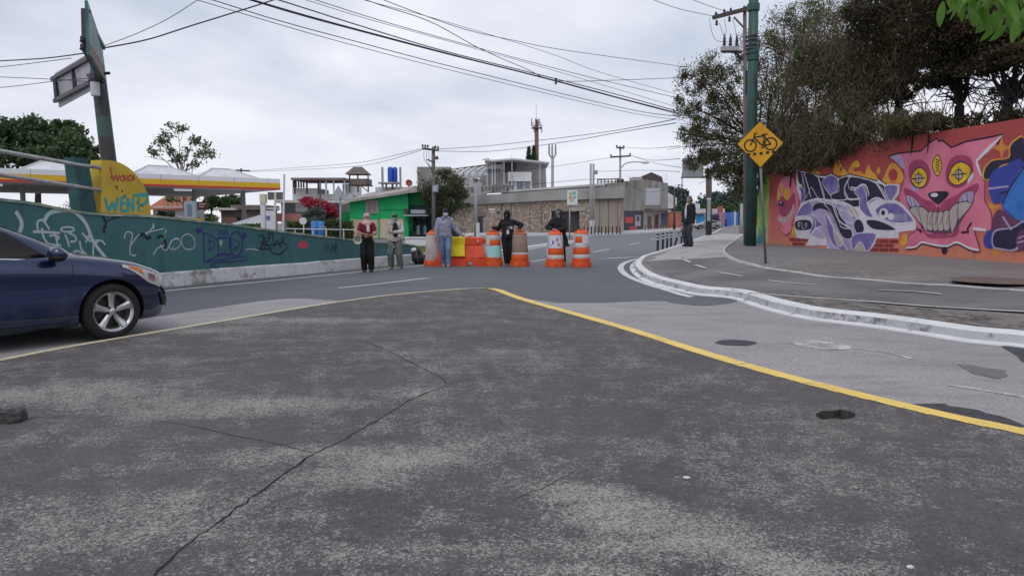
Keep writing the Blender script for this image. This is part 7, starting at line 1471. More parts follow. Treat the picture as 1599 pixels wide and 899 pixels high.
# ================================================================== PEOPLE
SKIN = mat('skin_tone', (.34, .20, .14, 1), (.28, .16, .11, 1), 6, .6)
def ik(S_, H_, a, b, pole):
    d = H_ - S_; L_ = min(d.length, (a + b) * .995); d.normalize(); x = (a * a - b * b + L_ * L_) / (2 * L_); h = math.sqrt(max(0, a * a - x * x)); p = Vector(pole); p = (p - d * p.dot(d)).normalized(); return S_ + d * x + p * h
def cloth(name, c, c2=None): return mat('cloth_' + name, c, c2 or tuple(q * .72 for q in c[:3]) + (1,), 9, .9, bump=.25, bscale=60)
def fingers(mb, wrist, elbow, palm_n, s_, curl=.5):
    d = (wrist - elbow).normalized(); n_ = Vector(palm_n); n_ = (n_ - d * n_.dot(d)).normalized(); sd_ = d.cross(n_).normalized()
    k0 = wrist + d * .085 * s_
    for i, (o_, ln) in enumerate(((-.030, .062), (-.010, .072), (.010, .070), (.028, .055))):
        a = k0 + sd_ * o_ * s_; b = a + (d * math.cos(curl * .6) + n_ * math.sin(curl * .6)) * ln * .55 * s_; c = b + (d * math.cos(curl * 1.6) + n_ * math.sin(curl * 1.6)) * ln * .5 * s_
        mb.tube([a, b, c], [.0095 * s_, .0088 * s_, .007 * s_], 6)
    a = wrist + d * .03 * s_ - sd_ * .03 * s_; b = a + (d * .6 - sd_ * .6 + n_ * .4).normalized() * .04 * s_; c = b + (d * .9 + n_ * .5).normalized() * .03 * s_; mb.tube([a, b, c], [.012 * s_, .0105 * s_, .008 * s_], 6)
def person(label, loc, H, rz, pose, fit, name='person'):
    s_ = H / 1.7; o = thing(name, label, 'person', loc, None, rz)
    V = lambda x, y, z: Vector((x * s_, y * s_, z * s_))
    hipL, hipR = V(-.095, 0, .90), V(.095, 0, .90); fL, fR = pose['feet']; aL, aR = V(fL[0], fL[1], .085), V(fR[0], fR[1], .085)
    kL, kR = ik(hipL, aL, .43 * s_, .41 * s_, (-.1, -1, 0)), ik(hipR, aR, .43 * s_, .41 * s_, (.1, -1, 0))
    lean = pose.get('lean', (0, 0)); sh = V(lean[0], lean[1], 1.40); sL, sR = sh + V(-.168, .0, -.025), sh + V(.168, .0, -.025)
    wL, wR = V(*pose['hands'][0]), V(*pose['hands'][1]); pl = pose.get('poles', ((-.8, .6, -.3), (.8, .6, -.3)))
    eL, eR = ik(sL, wL, .29 * s_, .255 * s_, pl[0]), ik(sR, wR, .29 * s_, .255 * s_, pl[1])
    neck = sh + V(0, .0, .07); hc = sh + V(pose.get('head', (0, -.02))[0], pose.get('head', (0, -.02))[1], .185); yaw = Matrix.Rotation(pose.get('yaw', 0), 3, 'Z')
    def P(v): return hc + yaw @ (Vector(v) * s_)
    mb = MB()
    mb.loft([(0, .0, .86 * s_, .13 * s_, .09 * s_), (0, 0, .95 * s_, .155 * s_, .105 * s_), (sh.x * .4, sh.y * .4, 1.08 * s_, .125 * s_, .09 * s_), (sh.x * .7, sh.y * .7, 1.25 * s_, .15 * s_, .105 * s_), (sh.x, sh.y, 1.38 * s_, .155 * s_, .085 * s_), (sh.x, sh.y, 1.43 * s_, .08 * s_, .06 * s_)], 16)
    mb.capsule(sL, sR, .055 * s_, .055 * s_); mb.capsule(neck - V(0, 0, .05), neck + V(0, 0, .06), .055 * s_, .05 * s_)
    mb.ell(P((0, .005, .02)), (.076 * s_, .095 * s_, .105 * s_)); mb.ell(P((0, -.03, -.05)), (.056 * s_, .06 * s_, .065 * s_)); mb.capsule(P((0, -.085, .01)), P((0, -.10, -.02)), .011 * s_, .016 * s_, 8)
    for q in (-1, 1): mb.ell(P((.078 * q, .01, .0)), (.012 * s_, .022 * s_, .034 * s_))
    for h_, k_, a_ in ((hipL, kL, aL), (hipR, kR, aR)):
        mb.capsule(h_, k_, .085 * s_, .055 * s_); mb.capsule(k_, a_, .054 * s_, .036 * s_); mb.capsule(a_ - V(0, -.02, .04), a_ + V(0, -.14, -.05), .036 * s_, .03 * s_)
    ex = MB()
    for sh_, e_, w_, pn in ((sL, eL, wL, pose.get('palm', ((0, -.3, -1), (0, -.3, -1)))[0]), (sR, eR, wR, pose.get('palm', ((0, -.3, -1), (0, -.3, -1)))[1])):
        mb.capsule(sh_, e_, .052 * s_, .04 * s_); mb.capsule(e_, w_, .04 * s_, .027 * s_); d = (w_ - e_).normalized(); mb.capsule(w_, w_ + d * .07 * s_, .027 * s_, .034 * s_); fingers(ex, w_, e_, pn, s_, pose.get('curl', .5))
    remeshed(mb, 'body', fit.get('skin', SKIN), o, .013, 3, extra=ex)
    # trousers
    tr = fit['trousers']; mb = MB(); fl = tr.get('flare', 1.0)
    mb.loft([(0, 0, .82 * s_, .15 * s_, .115 * s_), (0, 0, .92 * s_, .175 * s_, .128 * s_), (0, 0, 1.03 * s_, .15 * s_, .11 * s_)], 16)
    for h_, k_, a_ in ((hipL, kL, aL), (hipR, kR, aR)):
        mb.capsule(h_ - V(0, 0, .02), k_, .105 * s_, .080 * s_ * fl); mb.capsule(k_, a_ + V(0, 0, .015), .080 * s_ * fl, .070 * s_ * fl)
    remeshed(mb, 'trousers', tr['m'], o, .013, 3, wrinkle=.009 * s_, wscale=11)
    # top
    tp = fit['top']; mb = MB(); g = tp.get('loose', .0); zb_ = tp.get('bottom', .92)
    secs = [(0, 0, zb_ * s_, (.175 + g + tp.get('skirt', 0)) * s_, (.125 + g + tp.get('skirt', 0) * .6) * s_), (0, 0, max(zb_ + .04, 1.0) * s_, (.165 + g) * s_, (.12 + g) * s_), (sh.x * .6, sh.y * .6, 1.15 * s_, (.165 + g) * s_, (.125 + g) * s_), (sh.x * .9, sh.y * .9, 1.30 * s_, (.18 + g) * s_, (.13 + g * .8) * s_), (sh.x, sh.y, 1.41 * s_, (.15 + g * .5) * s_, (.095 + g * .5) * s_), (sh.x, sh.y, 1.465 * s_, .075 * s_, .07 * s_)]
    mb.loft(secs, 18); mb.capsule(sL, sR, .066 * s_, .066 * s_)
    for sh_, e_, w_ in ((sL, eL, wL), (sR, eR, wR)):
        if tp.get('sleeve', 'long') == 'long': mb.capsule(sh_, e_, (.07 + g * .6) * s_, (.06 + g * .6) * s_); mb.capsule(e_, w_ - (w_ - e_).normalized() * .03 * s_, (.06 + g * .6) * s_, (.044 + g * .3) * s_)
        else: mb.capsule(sh_, sh_.lerp(e_, .55), .072 * s_, .066 * s_)
    remeshed(mb, tp['name'], tp['m'], o, .013, 3, wrinkle=.010 * s_, wscale=9)
    for a_ in (aL, aR):
        mb = MB(); mb.capsule(a_ + V(0, .03, -.04), a_ + V(0, -.13, -.045), .046 * s_, .042 * s_); mb.capsule(a_ + V(0, .02, 0), a_ + V(0, .02, -.03), .048 * s_, .046 * s_); mb.box(a_ + V(0, -.05, -.073), (.085 * s_, .24 * s_, .022 * s_)); remeshed(mb, 'shoe', fit['shoe'], o, .013, 2)
    hd = fit.get('head', {})
    def hp(name_, prims, m_, vox=.011, wr=.004, sm=3):
        mb = MB()
        for pr in prims: mb.ell(P(pr[0]), tuple(q * s_ for q in pr[1]), yaw)
        return remeshed(mb, name_, m_, o, vox, sm, wrinkle=wr, wscale=14)
    for k_, m_ in hd.items():
        if k_ == 'cap': hp('cap', [((0, .012, .055), (.09, .108, .082)), ((0, -.10, .045), (.066, .075, .014))], m_, wr=0)
        if k_ == 'beanie': hp('beanie', [((0, .012, .052), (.091, .108, .086)), ((0, .0, .03), (.094, .108, .03))], m_)
        if k_ == 'hair': hp('hair', [((0, .022, .045), (.085, .1, .092)), ((0, .06, -.01), (.08, .062, .07))], m_, wr=.01)
        if k_ == 'mask': hp('face_mask', [((0, -.04, -.045), (.072, .074, .062))], m_, wr=.002)
        if k_ == 'scarf': hp('head_scarf', [((0, .012, .035), (.095, .112, .10)), ((0, .0, -.07), (.085, .10, .09)), ((0, -.02, -.17), (.15, .13, .075)), ((.02, -.10, -.2), (.08, .04, .09))], m_, wr=.012)
        if k_ == 'face_scarf': hp('face_scarf', [((0, -.025, -.055), (.082, .088, .075)), ((0, -.05, -.13), (.075, .06, .09)), ((-.02, -.085, -.2), (.05, .03, .08))], m_, wr=.01)
        if k_ == 'hood': hp('hood', [((0, .03, .035), (.108, .112, .12)), ((0, .045, -.06), (.11, .10, .10)), ((0, .02, -.15), (.13, .11, .06))], m_, wr=.008)
        if k_ == 'hood_down': hp('hood', [((0, .06, -.15), (.14, .09, .06)), ((-.08, -.03, -.145), (.05, .06, .05)), ((.08, -.03, -.145), (.05, .06, .05))], m_, wr=.008)
        if k_ == 'balaclava': hp('balaclava', [((0, .0, .02), (.084, .102, .115)), ((0, -.02, -.06), (.068, .075, .08)), ((0, 0, -.12), (.075, .075, .05))], m_, wr=.004)
    if 'scarf' not in hd or True:
        for q in (-1, 1): mb = MB(); mb.ell(P((.03 * q, -.083, .018)), (.012 * s_, .008 * s_, .007 * s_), None, 8, 6); mb.build('eye', flat('eye_dark', (.02, .015, .015, 1), .3), o, smooth=True, local=True)
    return o, dict(sh=sh, wL=wL, wR=wR, hc=hc, P=P, s=s_)
def feet_at(px, py, y=None): 
    p = G(px, py); return p
def megaphone(label, c, r_, ln, aim, m_):
    o = thing('megaphone', label, 'megaphone', c); a = Vector(aim).normalized(); q = a.to_track_quat('Z', 'Y').to_matrix()
    mb = MB(); mb.lathe([(r_ * .22, -ln), (r_ * .25, -ln * .6), (r_ * .4, -ln * .3), (r_ * .75, -ln * .08), (r_, 0), (r_ * 1.02, .006), (r_ * .96, .002), (r_ * .7, -ln * .1), (r_ * .3, -ln * .35), (0, -ln * .5)], c, 24, q); mb.build('horn', m_, o, smooth=True)
    mb = MB(); mb.lathe([(0, -ln * .45), (r_ * .2, -ln * .4), (r_ * .24, -ln * .2), (r_ * .12, -ln * .08), (0, -ln * .06)], c, 14, q); mb.build('driver_cone', flat('horn_grey', (.3, .32, .3, 1)), o, smooth=True); mb = MB(); mb.lathe([(0, -ln * 1.35), (r_ * .35, -ln * 1.3), (r_ * .36, -ln * .98), (r_ * .2, -ln * .95)], c, 16, q); mb.build('body', flat('horn_dark', (.05, .05, .05, 1)), o, smooth=True)
    mb = MB(); p = c - a * ln * .9; mb.tube(catmull([p, p + Vector((0, .02, -r_ * .7)), p + Vector((.01, .04, -r_ * 1.3))], 4), .016, 8); mb.build('handle', flat('horn_dark', (.05, .05, .05, 1)), o, smooth=True); return o
def lanyard(px_c, w_, h_, label, m_, mcord, sh_pts):
    o = thing('badge', label, 'badge', px_c); mb = MB(); mb.box(px_c, (w_, .012, h_)); mb.build('card', m_, o)
    for p in sh_pts: mb = MB(); mb.tube([px_c + Vector((0, 0, h_ / 2)), p], .005, 5); mb.build('cord', mcord, o)
    return o
BLK, BLK2 = cloth('black', (.012, .012, .014, 1), (.02, .02, .023, 1)), cloth('black_trousers', (.009, .009, .010, 1))
# 1: dark red shirt, pink scarf, megaphone at the hip
p1 = G(574, 424.5); H1 = 91 / F * p1.y
person('person in dark red shirt and pink head scarf with black trousers beside the plinth', (p1.x, p1.y, 0), H1, R(8), dict(feet=((-.09, 0), (.11, -.04)), hands=((-.03, -.24, 1.10), (.06, -.22, 1.05)), head=(0, -.03), palm=((1, 0, 0), (-1, 0, 0)), curl=1.0, poles=((-1, .3, -.2), (1, .3, -.2))),
       dict(trousers=dict(m=BLK2, flare=1.25), top=dict(name='shirt', m=cloth('wine', (.16, .018, .03, 1)), sleeve='short', bottom=.98), shoe=flat('shoe_black', (.015, .014, .014, 1)), head=dict(balaclava=cloth('rose_under', (.35, .12, .14, 1)), scarf=mat('pink_keffiyeh', (.60, .27, .33, 1), (.5, .42, .42, 1), 30, .9))))
c = D(575, 362, p1.y - .30); mb = MB(); mb.lathe([(0, 0), (.04, 0), (.042, .1), (.03, .14), (.018, .16), (.018, .19), (0, .19)], c, 12); tag(mb.build('bottle', flat('bottle_white', (.62, .58, .6, 1), .4), None, origin=c), 'small white bottle held by the person in the pink scarf', 'bottle')
megaphone('grey megaphone hanging at the hip of the person in the pink scarf', D(558.5, 374.5, p1.y - .12), .118, .2, (.12, -1, -.05), flat('horn_beige', (.42, .42, .36, 1), .5))
# 2: green cap, beige jacket, grey-green cargo trousers
p2 = G(619, 420); H2 = 87 / F * p2.y
o2, k2 = person('person in green cap and cream open jacket with grey-green cargo trousers', (p2.x, p2.y, 0), H2, R(-12), dict(feet=((-.17, .0), (.14, -.02)), hands=((-.22, -.04, .86), (.02, -.26, 1.12)), head=(-.02, -.04), yaw=R(-15), palm=((1, 0, 0), (-.7, 0, -.5)), curl=.9, poles=((-1, .5, 0), (1, .1, -.5))),
       dict(trousers=dict(m=cloth('cargo', (.13, .155, .135, 1)), flare=1.35), top=dict(name='jacket', m=cloth('cream', (.50, .47, .43, 1), (.40, .37, .34, 1)), loose=.02, bottom=.84), shoe=flat('shoe_tan', (.3, .25, .2, 1)), head=dict(cap=cloth('cap_green', (.10, .17, .13, 1)), balaclava=BLK, face_scarf=cloth('grey_scarf', (.30, .32, .31, 1)))))
for pr, nm, m_ in ((((.03, -.125, 1.19), (.095, .055, .23)), 'undershirt', BLK), ):
    mb = MB(); s_ = k2['s']; mb.ell(Vector(pr[0]) * s_, tuple(q * s_ for q in pr[1])); remeshed(mb, nm, m_, o2, .012, 2, wrinkle=.004)
lanyard(D(623.5, 366.5, p2.y - .22), .06, .10, 'white badge hanging on the person in the cream jacket', M_STEELW, M_CHAN, [D(619, 347, p2.y - .14), D(626, 347, p2.y - .14)])
megaphone('white megaphone hanging beside the grey-green cargo trousers', D(611.5, 386.5, p2.y - .1), .10, .18, (-.75, -.6, -.15), M_STEELW)
# 3: grey hoodie
p3 = G(696, 416); H3 = 89 / F * p3.y * 1.0
person('person in grey hooded sweatshirt and blue jeans leaning a hand on the barrier', (p3.x, p3.y - .1, 0), H3, R(0), dict(feet=((-.06, .16), (.1, -.12)), hands=((-.27, -.06, .84), (.47, .05, .96)), lean=(-.01, -.02), head=(.03, -.05), yaw=R(14), palm=((1, 0, 0), (0, 0, -1)), curl=.35, poles=((-1, .4, 0), (.4, .4, -1))),
       dict(trousers=dict(m=mat('jeans', (.10, .15, .27, 1), (.16, .23, .37, 1), 5, .9, bump=.2, bscale=80), flare=1.1), top=dict(name='hoodie', m=cloth('grey_marl', (.30, .31, .40, 1), (.25, .26, .34, 1)), loose=.025, bottom=.90), shoe=flat('shoe_grey', (.32, .31, .3, 1)), head=dict(beanie=cloth('navy_cap', (.025, .027, .04, 1)), hair=flat('hair_black', (.02, .016, .015, 1)), mask=cloth('pale_mask', (.55, .56, .66, 1)), hood_down=cloth('grey_marl', (.30, .31, .40, 1)))))
# 4: black hood, arms on two drums
p4 = G(792.5, 416); p4.y += .25; p4.x = (792.5 - CX) / F * p4.y; H4 = 85 / F * p4.y
s4 = H4 / 1.7; hl = (D(769, 355, p4.y - .05) - Vector((p4.x, p4.y, 0))) / s4; hr = (D(808, 361, p4.y) - Vector((p4.x, p4.y, 0))) / s4
o4, k4 = person('person in black hoodie with raised hood resting hands on two drums', (p4.x, p4.y, 0), H4, 0, dict(feet=((-.03, 0), (.08, .0)), hands=((hl.x, -.02, hl.z), (hr.x, -.05, hr.z)), head=(-.02, -.03), yaw=R(-10), curl=.4, palm=((0, 0, -1), (0, 0, -1)), poles=((-.2, .7, -.8), (1, .3, -.25))),
       dict(trousers=dict(m=BLK2), top=dict(name='hoodie', m=BLK, loose=.025, bottom=.88), shoe=flat('shoe_brown', (.16, .11, .09, 1)), head=dict(balaclava=BLK2, hood=BLK)))
lanyard(D(793, 362.5, p4.y - .2), .075, .12, 'white badge hanging on the black hooded person between the drums', M_STEELW, M_STEELW, [D(793.5, 353, p4.y - .18)])
c = D(798, 355.5, p4.y - .19); mb = MB(); mb.prism([c + Vector((.05 * math.cos(k * .63), 0, .05 * math.sin(k * .63))) for k in range(10)], (0, .012, 0)); mb.build('chest_emblem', flat('emblem_pale', (.4, .37, .38, 1)), o4, local=False)
# 5: long black coat, patterned face covering, behind a drum
p5 = Vector(((873.5 - CX) / F * 23.0, 23.0, 0)); H5 = 1.70; s5 = H5 / 1.7
o5, k5 = person('person in long black coat with pale green patterned face cover behind a drum', tuple(p5), H5, R(-12), dict(feet=((-.03, .05), (.15, .0)), hands=((-.16, -.34, 1.12), (-.02, -.34, 1.10)), lean=(-.02, -.05), head=(-.01, -.05), curl=.8, palm=((0, 0, -1), (0, 0, -1)), poles=((-1, .4, -.1), (1, .4, -.1))),
       dict(trousers=dict(m=BLK2, flare=.9), top=dict(name='coat', m=BLK, loose=.035, bottom=.58, skirt=.11), shoe=flat('shoe_black', (.015, .014, .014, 1)), head=dict(balaclava=cloth('mint_pattern', (.20, .30, .25, 1), (.015, .018, .017, 1)), hood=BLK)))
# 6: man in dark suit on the pavement
p6 = S(1075, 385.5); H6 = 77.5 / F * p6.y; 
person('grey-haired man in dark suit jacket and white shirt standing on the pavement', (p6.x, p6.y, zs(p6.x, p6.y) + .012), H6, R(-62), dict(feet=((-.10, 0), (.09, .03)), hands=((-.24, -.06, .82), (.25, -.04, .80)), head=(0, -.02), palm=((1, 0, 0), (-1, 0, 0)), curl=.6, poles=((-.6, .8, 0), (.6, .8, 0))),
       dict(trousers=dict(m=cloth('charcoal', (.05, .053, .062, 1)), flare=1.2), top=dict(name='suit_jacket', m=cloth('suit_navy', (.016, .017, .026, 1)), loose=.035, bottom=.78, skirt=.02), shoe=flat('shoe_black', (.015, .014, .014, 1)), head=dict(hair=cloth('hair_grey', (.16, .15, .15, 1)))))
for o_ in [x for x in bpy.data.objects if x.parent and x.parent.name.startswith('person') and x.parent.get('label', '').startswith('grey-haired')]: last = o_.parent
mb = MB(); s6 = H6 / 1.7; mb.ell(Vector((-.0, -.135, 1.16)) * s6, (.055 * s6, .05 * s6, .26 * s6)); mb.ell(Vector((0, -.08, 1.44)) * s6, (.06 * s6, .05 * s6, .04 * s6)); remeshed(mb, 'shirt', cloth('shirt_white', (.6, .6, .6, 1)), last, .012, 2)

# ================================================================== CARS
def make_car(name, label, paint_c, loc, rz):
    o = thing(name, label, 'car', loc, None, rz)
    t = NT('car_paint_' + label.split()[0] + label.split()[1]); t.b.inputs['Coat Weight'].default_value = 1.0; t.b.inputs['Coat Roughness'].default_value = .04
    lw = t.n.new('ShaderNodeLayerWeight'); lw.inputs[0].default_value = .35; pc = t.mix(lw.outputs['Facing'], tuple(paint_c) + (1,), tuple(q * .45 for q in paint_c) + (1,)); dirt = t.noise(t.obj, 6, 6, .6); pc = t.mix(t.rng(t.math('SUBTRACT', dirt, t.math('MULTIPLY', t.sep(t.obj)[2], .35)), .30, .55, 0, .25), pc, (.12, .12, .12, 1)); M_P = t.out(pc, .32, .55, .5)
    M_BK = flat('car_black_plastic', (.012, .012, .013, 1), .6); M_GL = flat('car_tinted_glass', (.012, .010, .009, 1), .06, spec=.35); M_CR = flat('chrome', (.75, .76, .78, 1), .15, 1.0); M_TY = mat('tyre_rubber', (.012, .012, .013, 1), (.022, .022, .022, 1), 20, .8); M_RIM = flat('alloy_silver', (.58, .59, .61, 1), .3, .85)
    key = [(.80, .40, .30, .56, .60), (.755, .60, .23, .63, .675), (.66, .72, .19, .70, .745), (.52, .80, .18, .755, .81), (.30, .868, .18, .82, .885), (0, .885, .18, .87, .945), (-.4, .887, .18, .905, 1.01), (-1.0, .887, .18, .93, .99), (-1.8, .887, .18, .965, 1.01), (-2.6, .887, .18, 1.0, 1.04), (-3.1, .868, .18, 1.02, 1.07), (-3.45, .82, .20, 1.01, 1.06), (-3.63, .74, .28, .95, .99), (-3.69, .6, .38, .86, .89)]
    def interp(tab, X):
        for i in range(len(tab) - 1):
            if tab[i][0] >= X >= tab[i + 1][0]:
                t_ = (tab[i][0] - X) / (tab[i][0] - tab[i + 1][0]); p0, p1, p2, p3 = tab[max(i - 1, 0)], tab[i], tab[i + 1], tab[min(i + 2, len(tab) - 1)]
                return [.5 * (2 * p1[k] + (p2[k] - p0[k]) * t_ + (2 * p0[k] - 5 * p1[k] + 4 * p2[k] - p3[k]) * t_ ** 2 + (3 * p1[k] - p0[k] - 3 * p2[k] + p3[k]) * t_ ** 3) for k in range(1, len(p1))]
        return list(tab[0][1:] if X > tab[0][0] else tab[-1][1:])
    def sec(X):
        w, b_, s_, tc = interp(key, X); r_ = tc - s_
        arch = .022 * (math.exp(-((X) / .42) ** 2) + math.exp(-((X + 2.7) / .42) ** 2))
        pts = [(0, b_), (.78 * w, b_), (.93 * w, b_ + .03), (.985 * w, b_ + .12), (w * .995 + arch, b_ + .27), (w * .99 + arch, (b_ + s_) / 2 + .08), (w * 1.0 + arch * .8, s_ - .13), (.975 * w + arch * .4, s_ - .04), (.92 * w, s_ + .25 * r_), (.75 * w, s_ + .62 * r_), (.4 * w, s_ + .93 * r_), (0, tc)]
        return catmull([(0, y, z) for y, z in pts], 3)
    XS = [.80, .79, .775, .755, .73, .69] + [.65 - .06 * i for i in range(72)]; XS = [x for x in XS if x > -3.68] + [-3.69]
    mb = MB(); rings = []
    for X in XS:
        h_ = sec(X); ring = [(X, -p.y, p.z) for p in h_] + [(X, p.y, p.z) for p in reversed(h_[1:-1])]; rings.append(ring)
    n = len(rings[0]); V = [v for r_ in rings for v in r_]; fs = [(i * n + k, i * n + (k + 1) % n, (i + 1) * n + (k + 1) % n, (i + 1) * n + k) for i in range(len(XS) - 1) for k in range(n)]; fs += [tuple(range(n)), tuple(reversed(range((len(XS) - 1) * n, len(XS) * n)))]
    mb.add(V, fs); body = mb.build('tmp_body', [M_P, M_BK], None, origin=(0, 0, 0)); fixn(body)
    cb = MB(); cb.mi = 1
    for X in (0, -2.7):
        for q in (-1, 1): cb.tube([(X, q * .58, .315), (X, q * 1.1, .315)], .365, 36)
    cut = cb.build('tmp_cut', [M_P, M_BK], None, origin=(0, 0, 0)); cut.data.polygons.foreach_set('material_index', [1] * len(cut.data.polygons)); fixn(cut)
    md = body.modifiers.new('b', 'BOOLEAN'); md.operation = 'DIFFERENCE'; md.object = cut; md.solver = 'EXACT'; me = evaluated(body); bpy.data.objects.remove(body); bpy.data.objects.remove(cut)
    bo_ = bpy.data.objects.new('body', me); COL.objects.link(bo_); bo_.parent = o; smooth_by_angle(bo_, 35)
    gk = [(-.30, .995, .74, .70), (-.70, 1.185, .79, .655), (-1.10, 1.345, .815, .60), (-1.55, 1.425, .82, .575), (-2.1, 1.43, .82, .565), (-2.6, 1.365, .81, .565), (-3.05, 1.20, .785, .585), (-3.3, 1.08, .76, .64)]
    def gsec(X):
        zr, wb, wr = interp(gk, X); zb_ = min(interp(key, X)[2] - .02, zr - .05); return zr, wb, wr, zb_
    def gpt_(X, v, q, off=.0):      # side surface
        zr, wb, wr, zb_ = gsec(X); y = wb + (wr + .035 - wb) * v + .035 * math.sin(math.pi * v); z = zb_ + (zr - .055 - zb_) * v; return Vector((X, q * (y + off), z + off * .3))
    def gtop(X, u_, off=0.0): zr, wb, wr, zb_ = gsec(X); return Vector((X + off * .4, u_ * (wr + .0), zr + .012 - .05 * abs(u_) ** 3 + off))
    GX = [-.30 - .075 * i for i in range(41)]; mb = MB(); rings = []
    for X in GX:
        L_ = [gpt_(X, v / 6, -1) for v in range(7)] + [gtop(X, u_) for u_ in (-.92, -.7, -.35, 0, .35, .7, .92)] + [gpt_(X, v / 6, 1) for v in range(6, -1, -1)]; rings.append(L_)
    n = len(rings[0]); mb.add([v for r_ in rings for v in r_], [(i * n + k, i * n + k + 1, (i + 1) * n + k + 1, (i + 1) * n + k) for i in range(len(GX) - 1) for k in range(n - 1)]); smooth_by_angle(fixn(mb.build('cabin', M_P, o, local=True)), 50)
    def grid(fn, us, vs_, nm, m_, par=o):
        mb = MB(); mb.add([fn(u_, v_) for u_ in us for v_ in vs_], [(i * len(vs_) + j, i * len(vs_) + j + 1, (i + 1) * len(vs_) + j + 1, (i + 1) * len(vs_) + j) for i in range(len(us) - 1) for j in range(len(vs_) - 1)]); q_ = mb.build(nm, m_, par, smooth=True, local=True); return q_
    lin = lambda a, b, n_: [a + (b - a) * i / n_ for i in range(n_ + 1)]
    grid(lambda u_, v_: gtop(u_, v_, .008), lin(-.36, -1.04, 8), lin(-.9, .9, 10), 'windscreen', M_GL); grid(lambda u_, v_: gtop(u_, v_, .008), lin(-2.62, -3.22, 6), lin(-.88, .88, 8), 'rear_window', M_GL)
    for q in (-1, 1):
        fw = grid(lambda u_, v_: gpt_(u_, .06 + .84 * v_ * min(1, (-.62 - u_ + .12) / .45 + .08), q, .008), lin(-.62, -1.52, 14), lin(0, 1, 5), 'side_window', M_GL); grid(lambda u_, v_: gpt_(u_, .06 + .84 * v_ * min(1, (u_ + 2.95) / .5), q, .008), lin(-1.60, -2.75, 14), lin(0, 1, 5), 'side_window', M_GL)
        grid(lambda u_, v_: gpt_(u_, .06 + .6 * v_ * min(1, (-.42 - u_) / .2), q, .008), lin(-.43, -.58, 3), lin(0, 1, 3), 'quarter_light', M_GL)
        mb = MB(); pts = [gpt_(X, .055, q, .022) for X in lin(-.40, -2.85, 24)]; mb.tube(pts, .011, 6); mb.build('belt_trim', M_CR, o, smooth=True, local=True)
        def side(X, z, off=.004):
            h_ = sec(X)
            for i in range(len(h_) - 1):
                if h_[i].z <= z <= h_[i + 1].z and h_[i].y > .3: t_ = (z - h_[i].z) / max(1e-6, h_[i + 1].z - h_[i].z); return Vector((X, q * (h_[i].y + (h_[i + 1].y - h_[i].y) * t_ + off), z))
            return Vector((X, q * (h_[-4].y), z))
        for X0, X1 in ((-.47, -.40), (-1.58, -1.56), (-2.42, -2.62)): mb = MB(); mb.tube([side(X0 + (X1 - X0) * ((z - .28) / .6), z, .0) for z in lin(.28, .90, 12)], .0045, 4); mb.build('door_gap', M_BK, o, local=True)
        mb = MB(); mb.tube([side(X, .235, .004) for X in lin(-.46, -2.2, 16)], .008, 5); mb.build('sill_trim', M_BK, o, local=True)
        for X in (-1.42, -2.38): mb = MB(); c = side(X, .83, .02); mb.ell(c, (.10, .018, .016)); mb.build('door_handle', M_P, o, smooth=True, local=True)
        mb = MB(); c = Vector((-.60, q * .985, .985)); mb.ell(c, (.075, .115, .075), Matrix.Rotation(q * -.15, 3, 'Z')); mb.ell(c + Vector((.035, 0, -.01)), (.07, .105, .062)); mr = remeshed(mb, 'mirror', M_P, o, .012, 2); mb = MB(); mb.capsule(c + Vector((0, -q * .08, -.05)), c + Vector((.03, -q * .2, -.07)), .03, .028); mb.build('mirror_arm', M_BK, mr, local=True); mb = MB(); mb.ell(c + Vector((.01, .0, -.035)), (.08, .112, .05)); mb.build('mirror_lower', M_BK, mr, smooth=True, local=True)
        # headlight: swept patch on the nose corner
        def hl_(u_, v_, off=.006):
            X = .12 + .56 * u_; s_ = interp(key, X)[2]; hgt = .035 + .115 * smooth01(u_ * 1.6); z0 = s_ - .015 - .02 * u_; h_ = sec(X); m_ = len(h_); i0 = min(range(m_), key=lambda i: abs(h_[i].z - z0) if h_[i].y > .2 else 9)
            z = z0 - hgt * v_; 
            for i in range(m_ - 1):
                if h_[i].z <= z <= h_[i + 1].z and h_[i].y > .25: t_ = (z - h_[i].z) / max(1e-6, h_[i + 1].z - h_[i].z); return Vector((X + off, q * (h_[i].y + (h_[i + 1].y - h_[i].y) * t_ + off), z + off * .5))
            return Vector((X, q * h_[i0].y, z))
        hd_ = grid(hl_, lin(.0, 1, 14), lin(0, 1, 5), 'headlight', flat('headlight_lens', (.50, .50, .49, 1), .12, spec=.6)); grid(lambda u_, v_: hl_(u_, .1 + .5 * v_, .009), lin(.12, .42, 5), lin(0, 1, 3), 'indicator', flat('amber_lens', (.55, .16, .03, 1), .2), hd_); grid(lambda u_, v_: hl_(u_, .25 + .5 * v_, .009), lin(.55, .72, 5), lin(0, 1, 3), 'reflector', M_CR, hd_)
        mb = MB(); P_ = [Vector((.58, .765, .50)), Vector((.67, .71, .46)), Vector((.73, .645, .40)), Vector((.70, .67, .30)), Vector((.63, .735, .33))]; mb.poly([Vector((p.x + .012, q * (p.y + .012), p.z)) for p in P_]); mb.build('fog_lamp_recess', M_BK, o, local=True)
        mb = MB(); mb.tube([Vector((.62, q * .755, .56)), Vector((.70, q * .69, .48)), Vector((.75, q * .61, .36))], .012, 6); mb.build('bumper_crease', M_CR if False else M_P, o, smooth=True, local=True)
        grid(lambda u_, v_: Vector((-3.45 - .17 * u_ - .006, q * (.80 - .10 * u_ ** 2 + .03), .98 - .16 * v_)), lin(0, 1, 4), lin(0, 1, 2), 'tail_light', flat('red_lens', (.4, .02, .02, 1), .2))
    mb = MB(); mb.box((.79, 0, .36), (.03, .9, .16)); mb.build('lower_grille', M_BK, o, local=True); mb = MB(); mb.box((.80, 0, .55), (.02, .6, .05)); mb.build('upper_grille', M_CR, o, local=True)
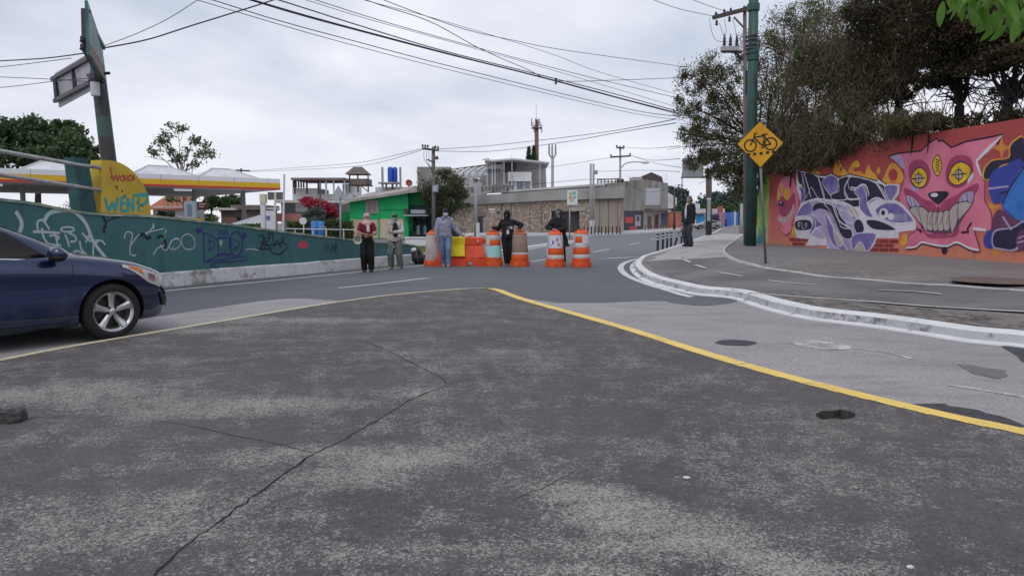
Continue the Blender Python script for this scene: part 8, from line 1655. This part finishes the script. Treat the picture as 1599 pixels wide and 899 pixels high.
    # wheels
    for X in (0, -2.7):
        for q in (-1, 1):
            c = Vector((X, q * .79, .316)); wh = bpy.data.objects.new('wheel', None); COL.objects.link(wh); wh.parent = o; wh.location = c; wh.empty_display_size = .1; WL[wh.name] = Vector()
            Mx = Matrix.Rotation(R(90) * q, 3, 'X') if q > 0 else Matrix.Rotation(R(90), 3, 'X')
            Mx = Matrix.Rotation(R(-90), 3, 'X') if q > 0 else Matrix.Rotation(R(90), 3, 'X')      # local +Z points outward
            mb = MB(); mb.lathe([(.205, -.10), (.26, -.105), (.30, -.09), (.316, -.05), (.316, .05), (.30, .09), (.265, .103), (.225, .100), (.212, .09)], (0, 0, 0), 44, Mx); mb.build('tyre', M_TY, wh, smooth=True, local=True)
            mb = MB(); mb.lathe([(.214, .094), (.222, .098), (.214, .086), (.198, .07), (.19, .02), (.19, -.09)], (0, 0, 0), 40, Mx); mb.lathe([(0, .075), (.035, .073), (.055, .062), (.06, .03)], (0, 0, 0), 20, Mx)
            for k in range(5):
                a_ = math.pi / 2 + k * 2 * math.pi / 5; er, et = Vector((math.cos(a_), math.sin(a_), 0)), Vector((-math.sin(a_), math.cos(a_), 0)); Q = []
                for r_, w_, z_ in ((.035, .030, .070), (.09, .030, .066), (.15, .036, .072), (.205, .050, .086)): Q += [er * r_ - et * w_ + Vector((0, 0, z_ - .012)), er * r_ - et * w_ * .45 + Vector((0, 0, z_ + .006)), er * r_ + et * w_ * .45 + Vector((0, 0, z_ + .006)), er * r_ + et * w_ + Vector((0, 0, z_ - .012)), er * r_ + et * w_ * .8 + Vector((0, 0, z_ - .04)), er * r_ - et * w_ * .8 + Vector((0, 0, z_ - .04))]
                mb.add([Mx @ v for v in Q], [(6 * i + j, 6 * i + (j + 1) % 6, 6 * i + 6 + (j + 1) % 6, 6 * i + 6 + j) for i in range(3) for j in range(6)])
            rm = mb.build('rim', M_RIM, wh, local=True); fixn(rm); smooth_by_angle(rm, 35)
            mb = MB(); mb.lathe([(0, .0), (.13, .0), (.135, -.01), (.19, -.03), (.19, -.08)], (0, 0, 0), 28, Mx); mb.build('brake_disc', flat('brake_dark', (.05, .05, .052, 1), .5, .5), wh, local=True)
            for k in range(5): a_ = math.pi / 2 + (k + .5) * 2 * math.pi / 5; mb = MB(); mb.lathe([(0, .078), (.011, .078), (.012, .05)], Mx @ Vector((.053 * math.cos(a_), .053 * math.sin(a_), 0)), 8, Mx); mb.build('wheel_nut', M_BK, wh, local=True)
    return o
pw = G(178, 530.5); TH = R(54); fw_ = Vector((math.cos(TH), math.sin(TH), 0)); sd2 = Vector((math.sin(TH), -math.cos(TH), 0))
org = pw - sd2 * .86
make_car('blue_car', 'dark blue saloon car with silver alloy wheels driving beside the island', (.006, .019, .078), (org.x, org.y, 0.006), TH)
g = D(1105, 356, 119); make_car('grey_car', 'silver grey saloon car parked before the blue shop', (.26, .27, .29), (g.x - 1.4, 119, gz(119) + .0), math.pi)
g = D(1161, 358, 100); make_car('black_car', 'small dark car coming up the street beside the thin white pole', (.03, .03, .035), (g.x + 1.5, 104, gz(104) + .0), R(-115))
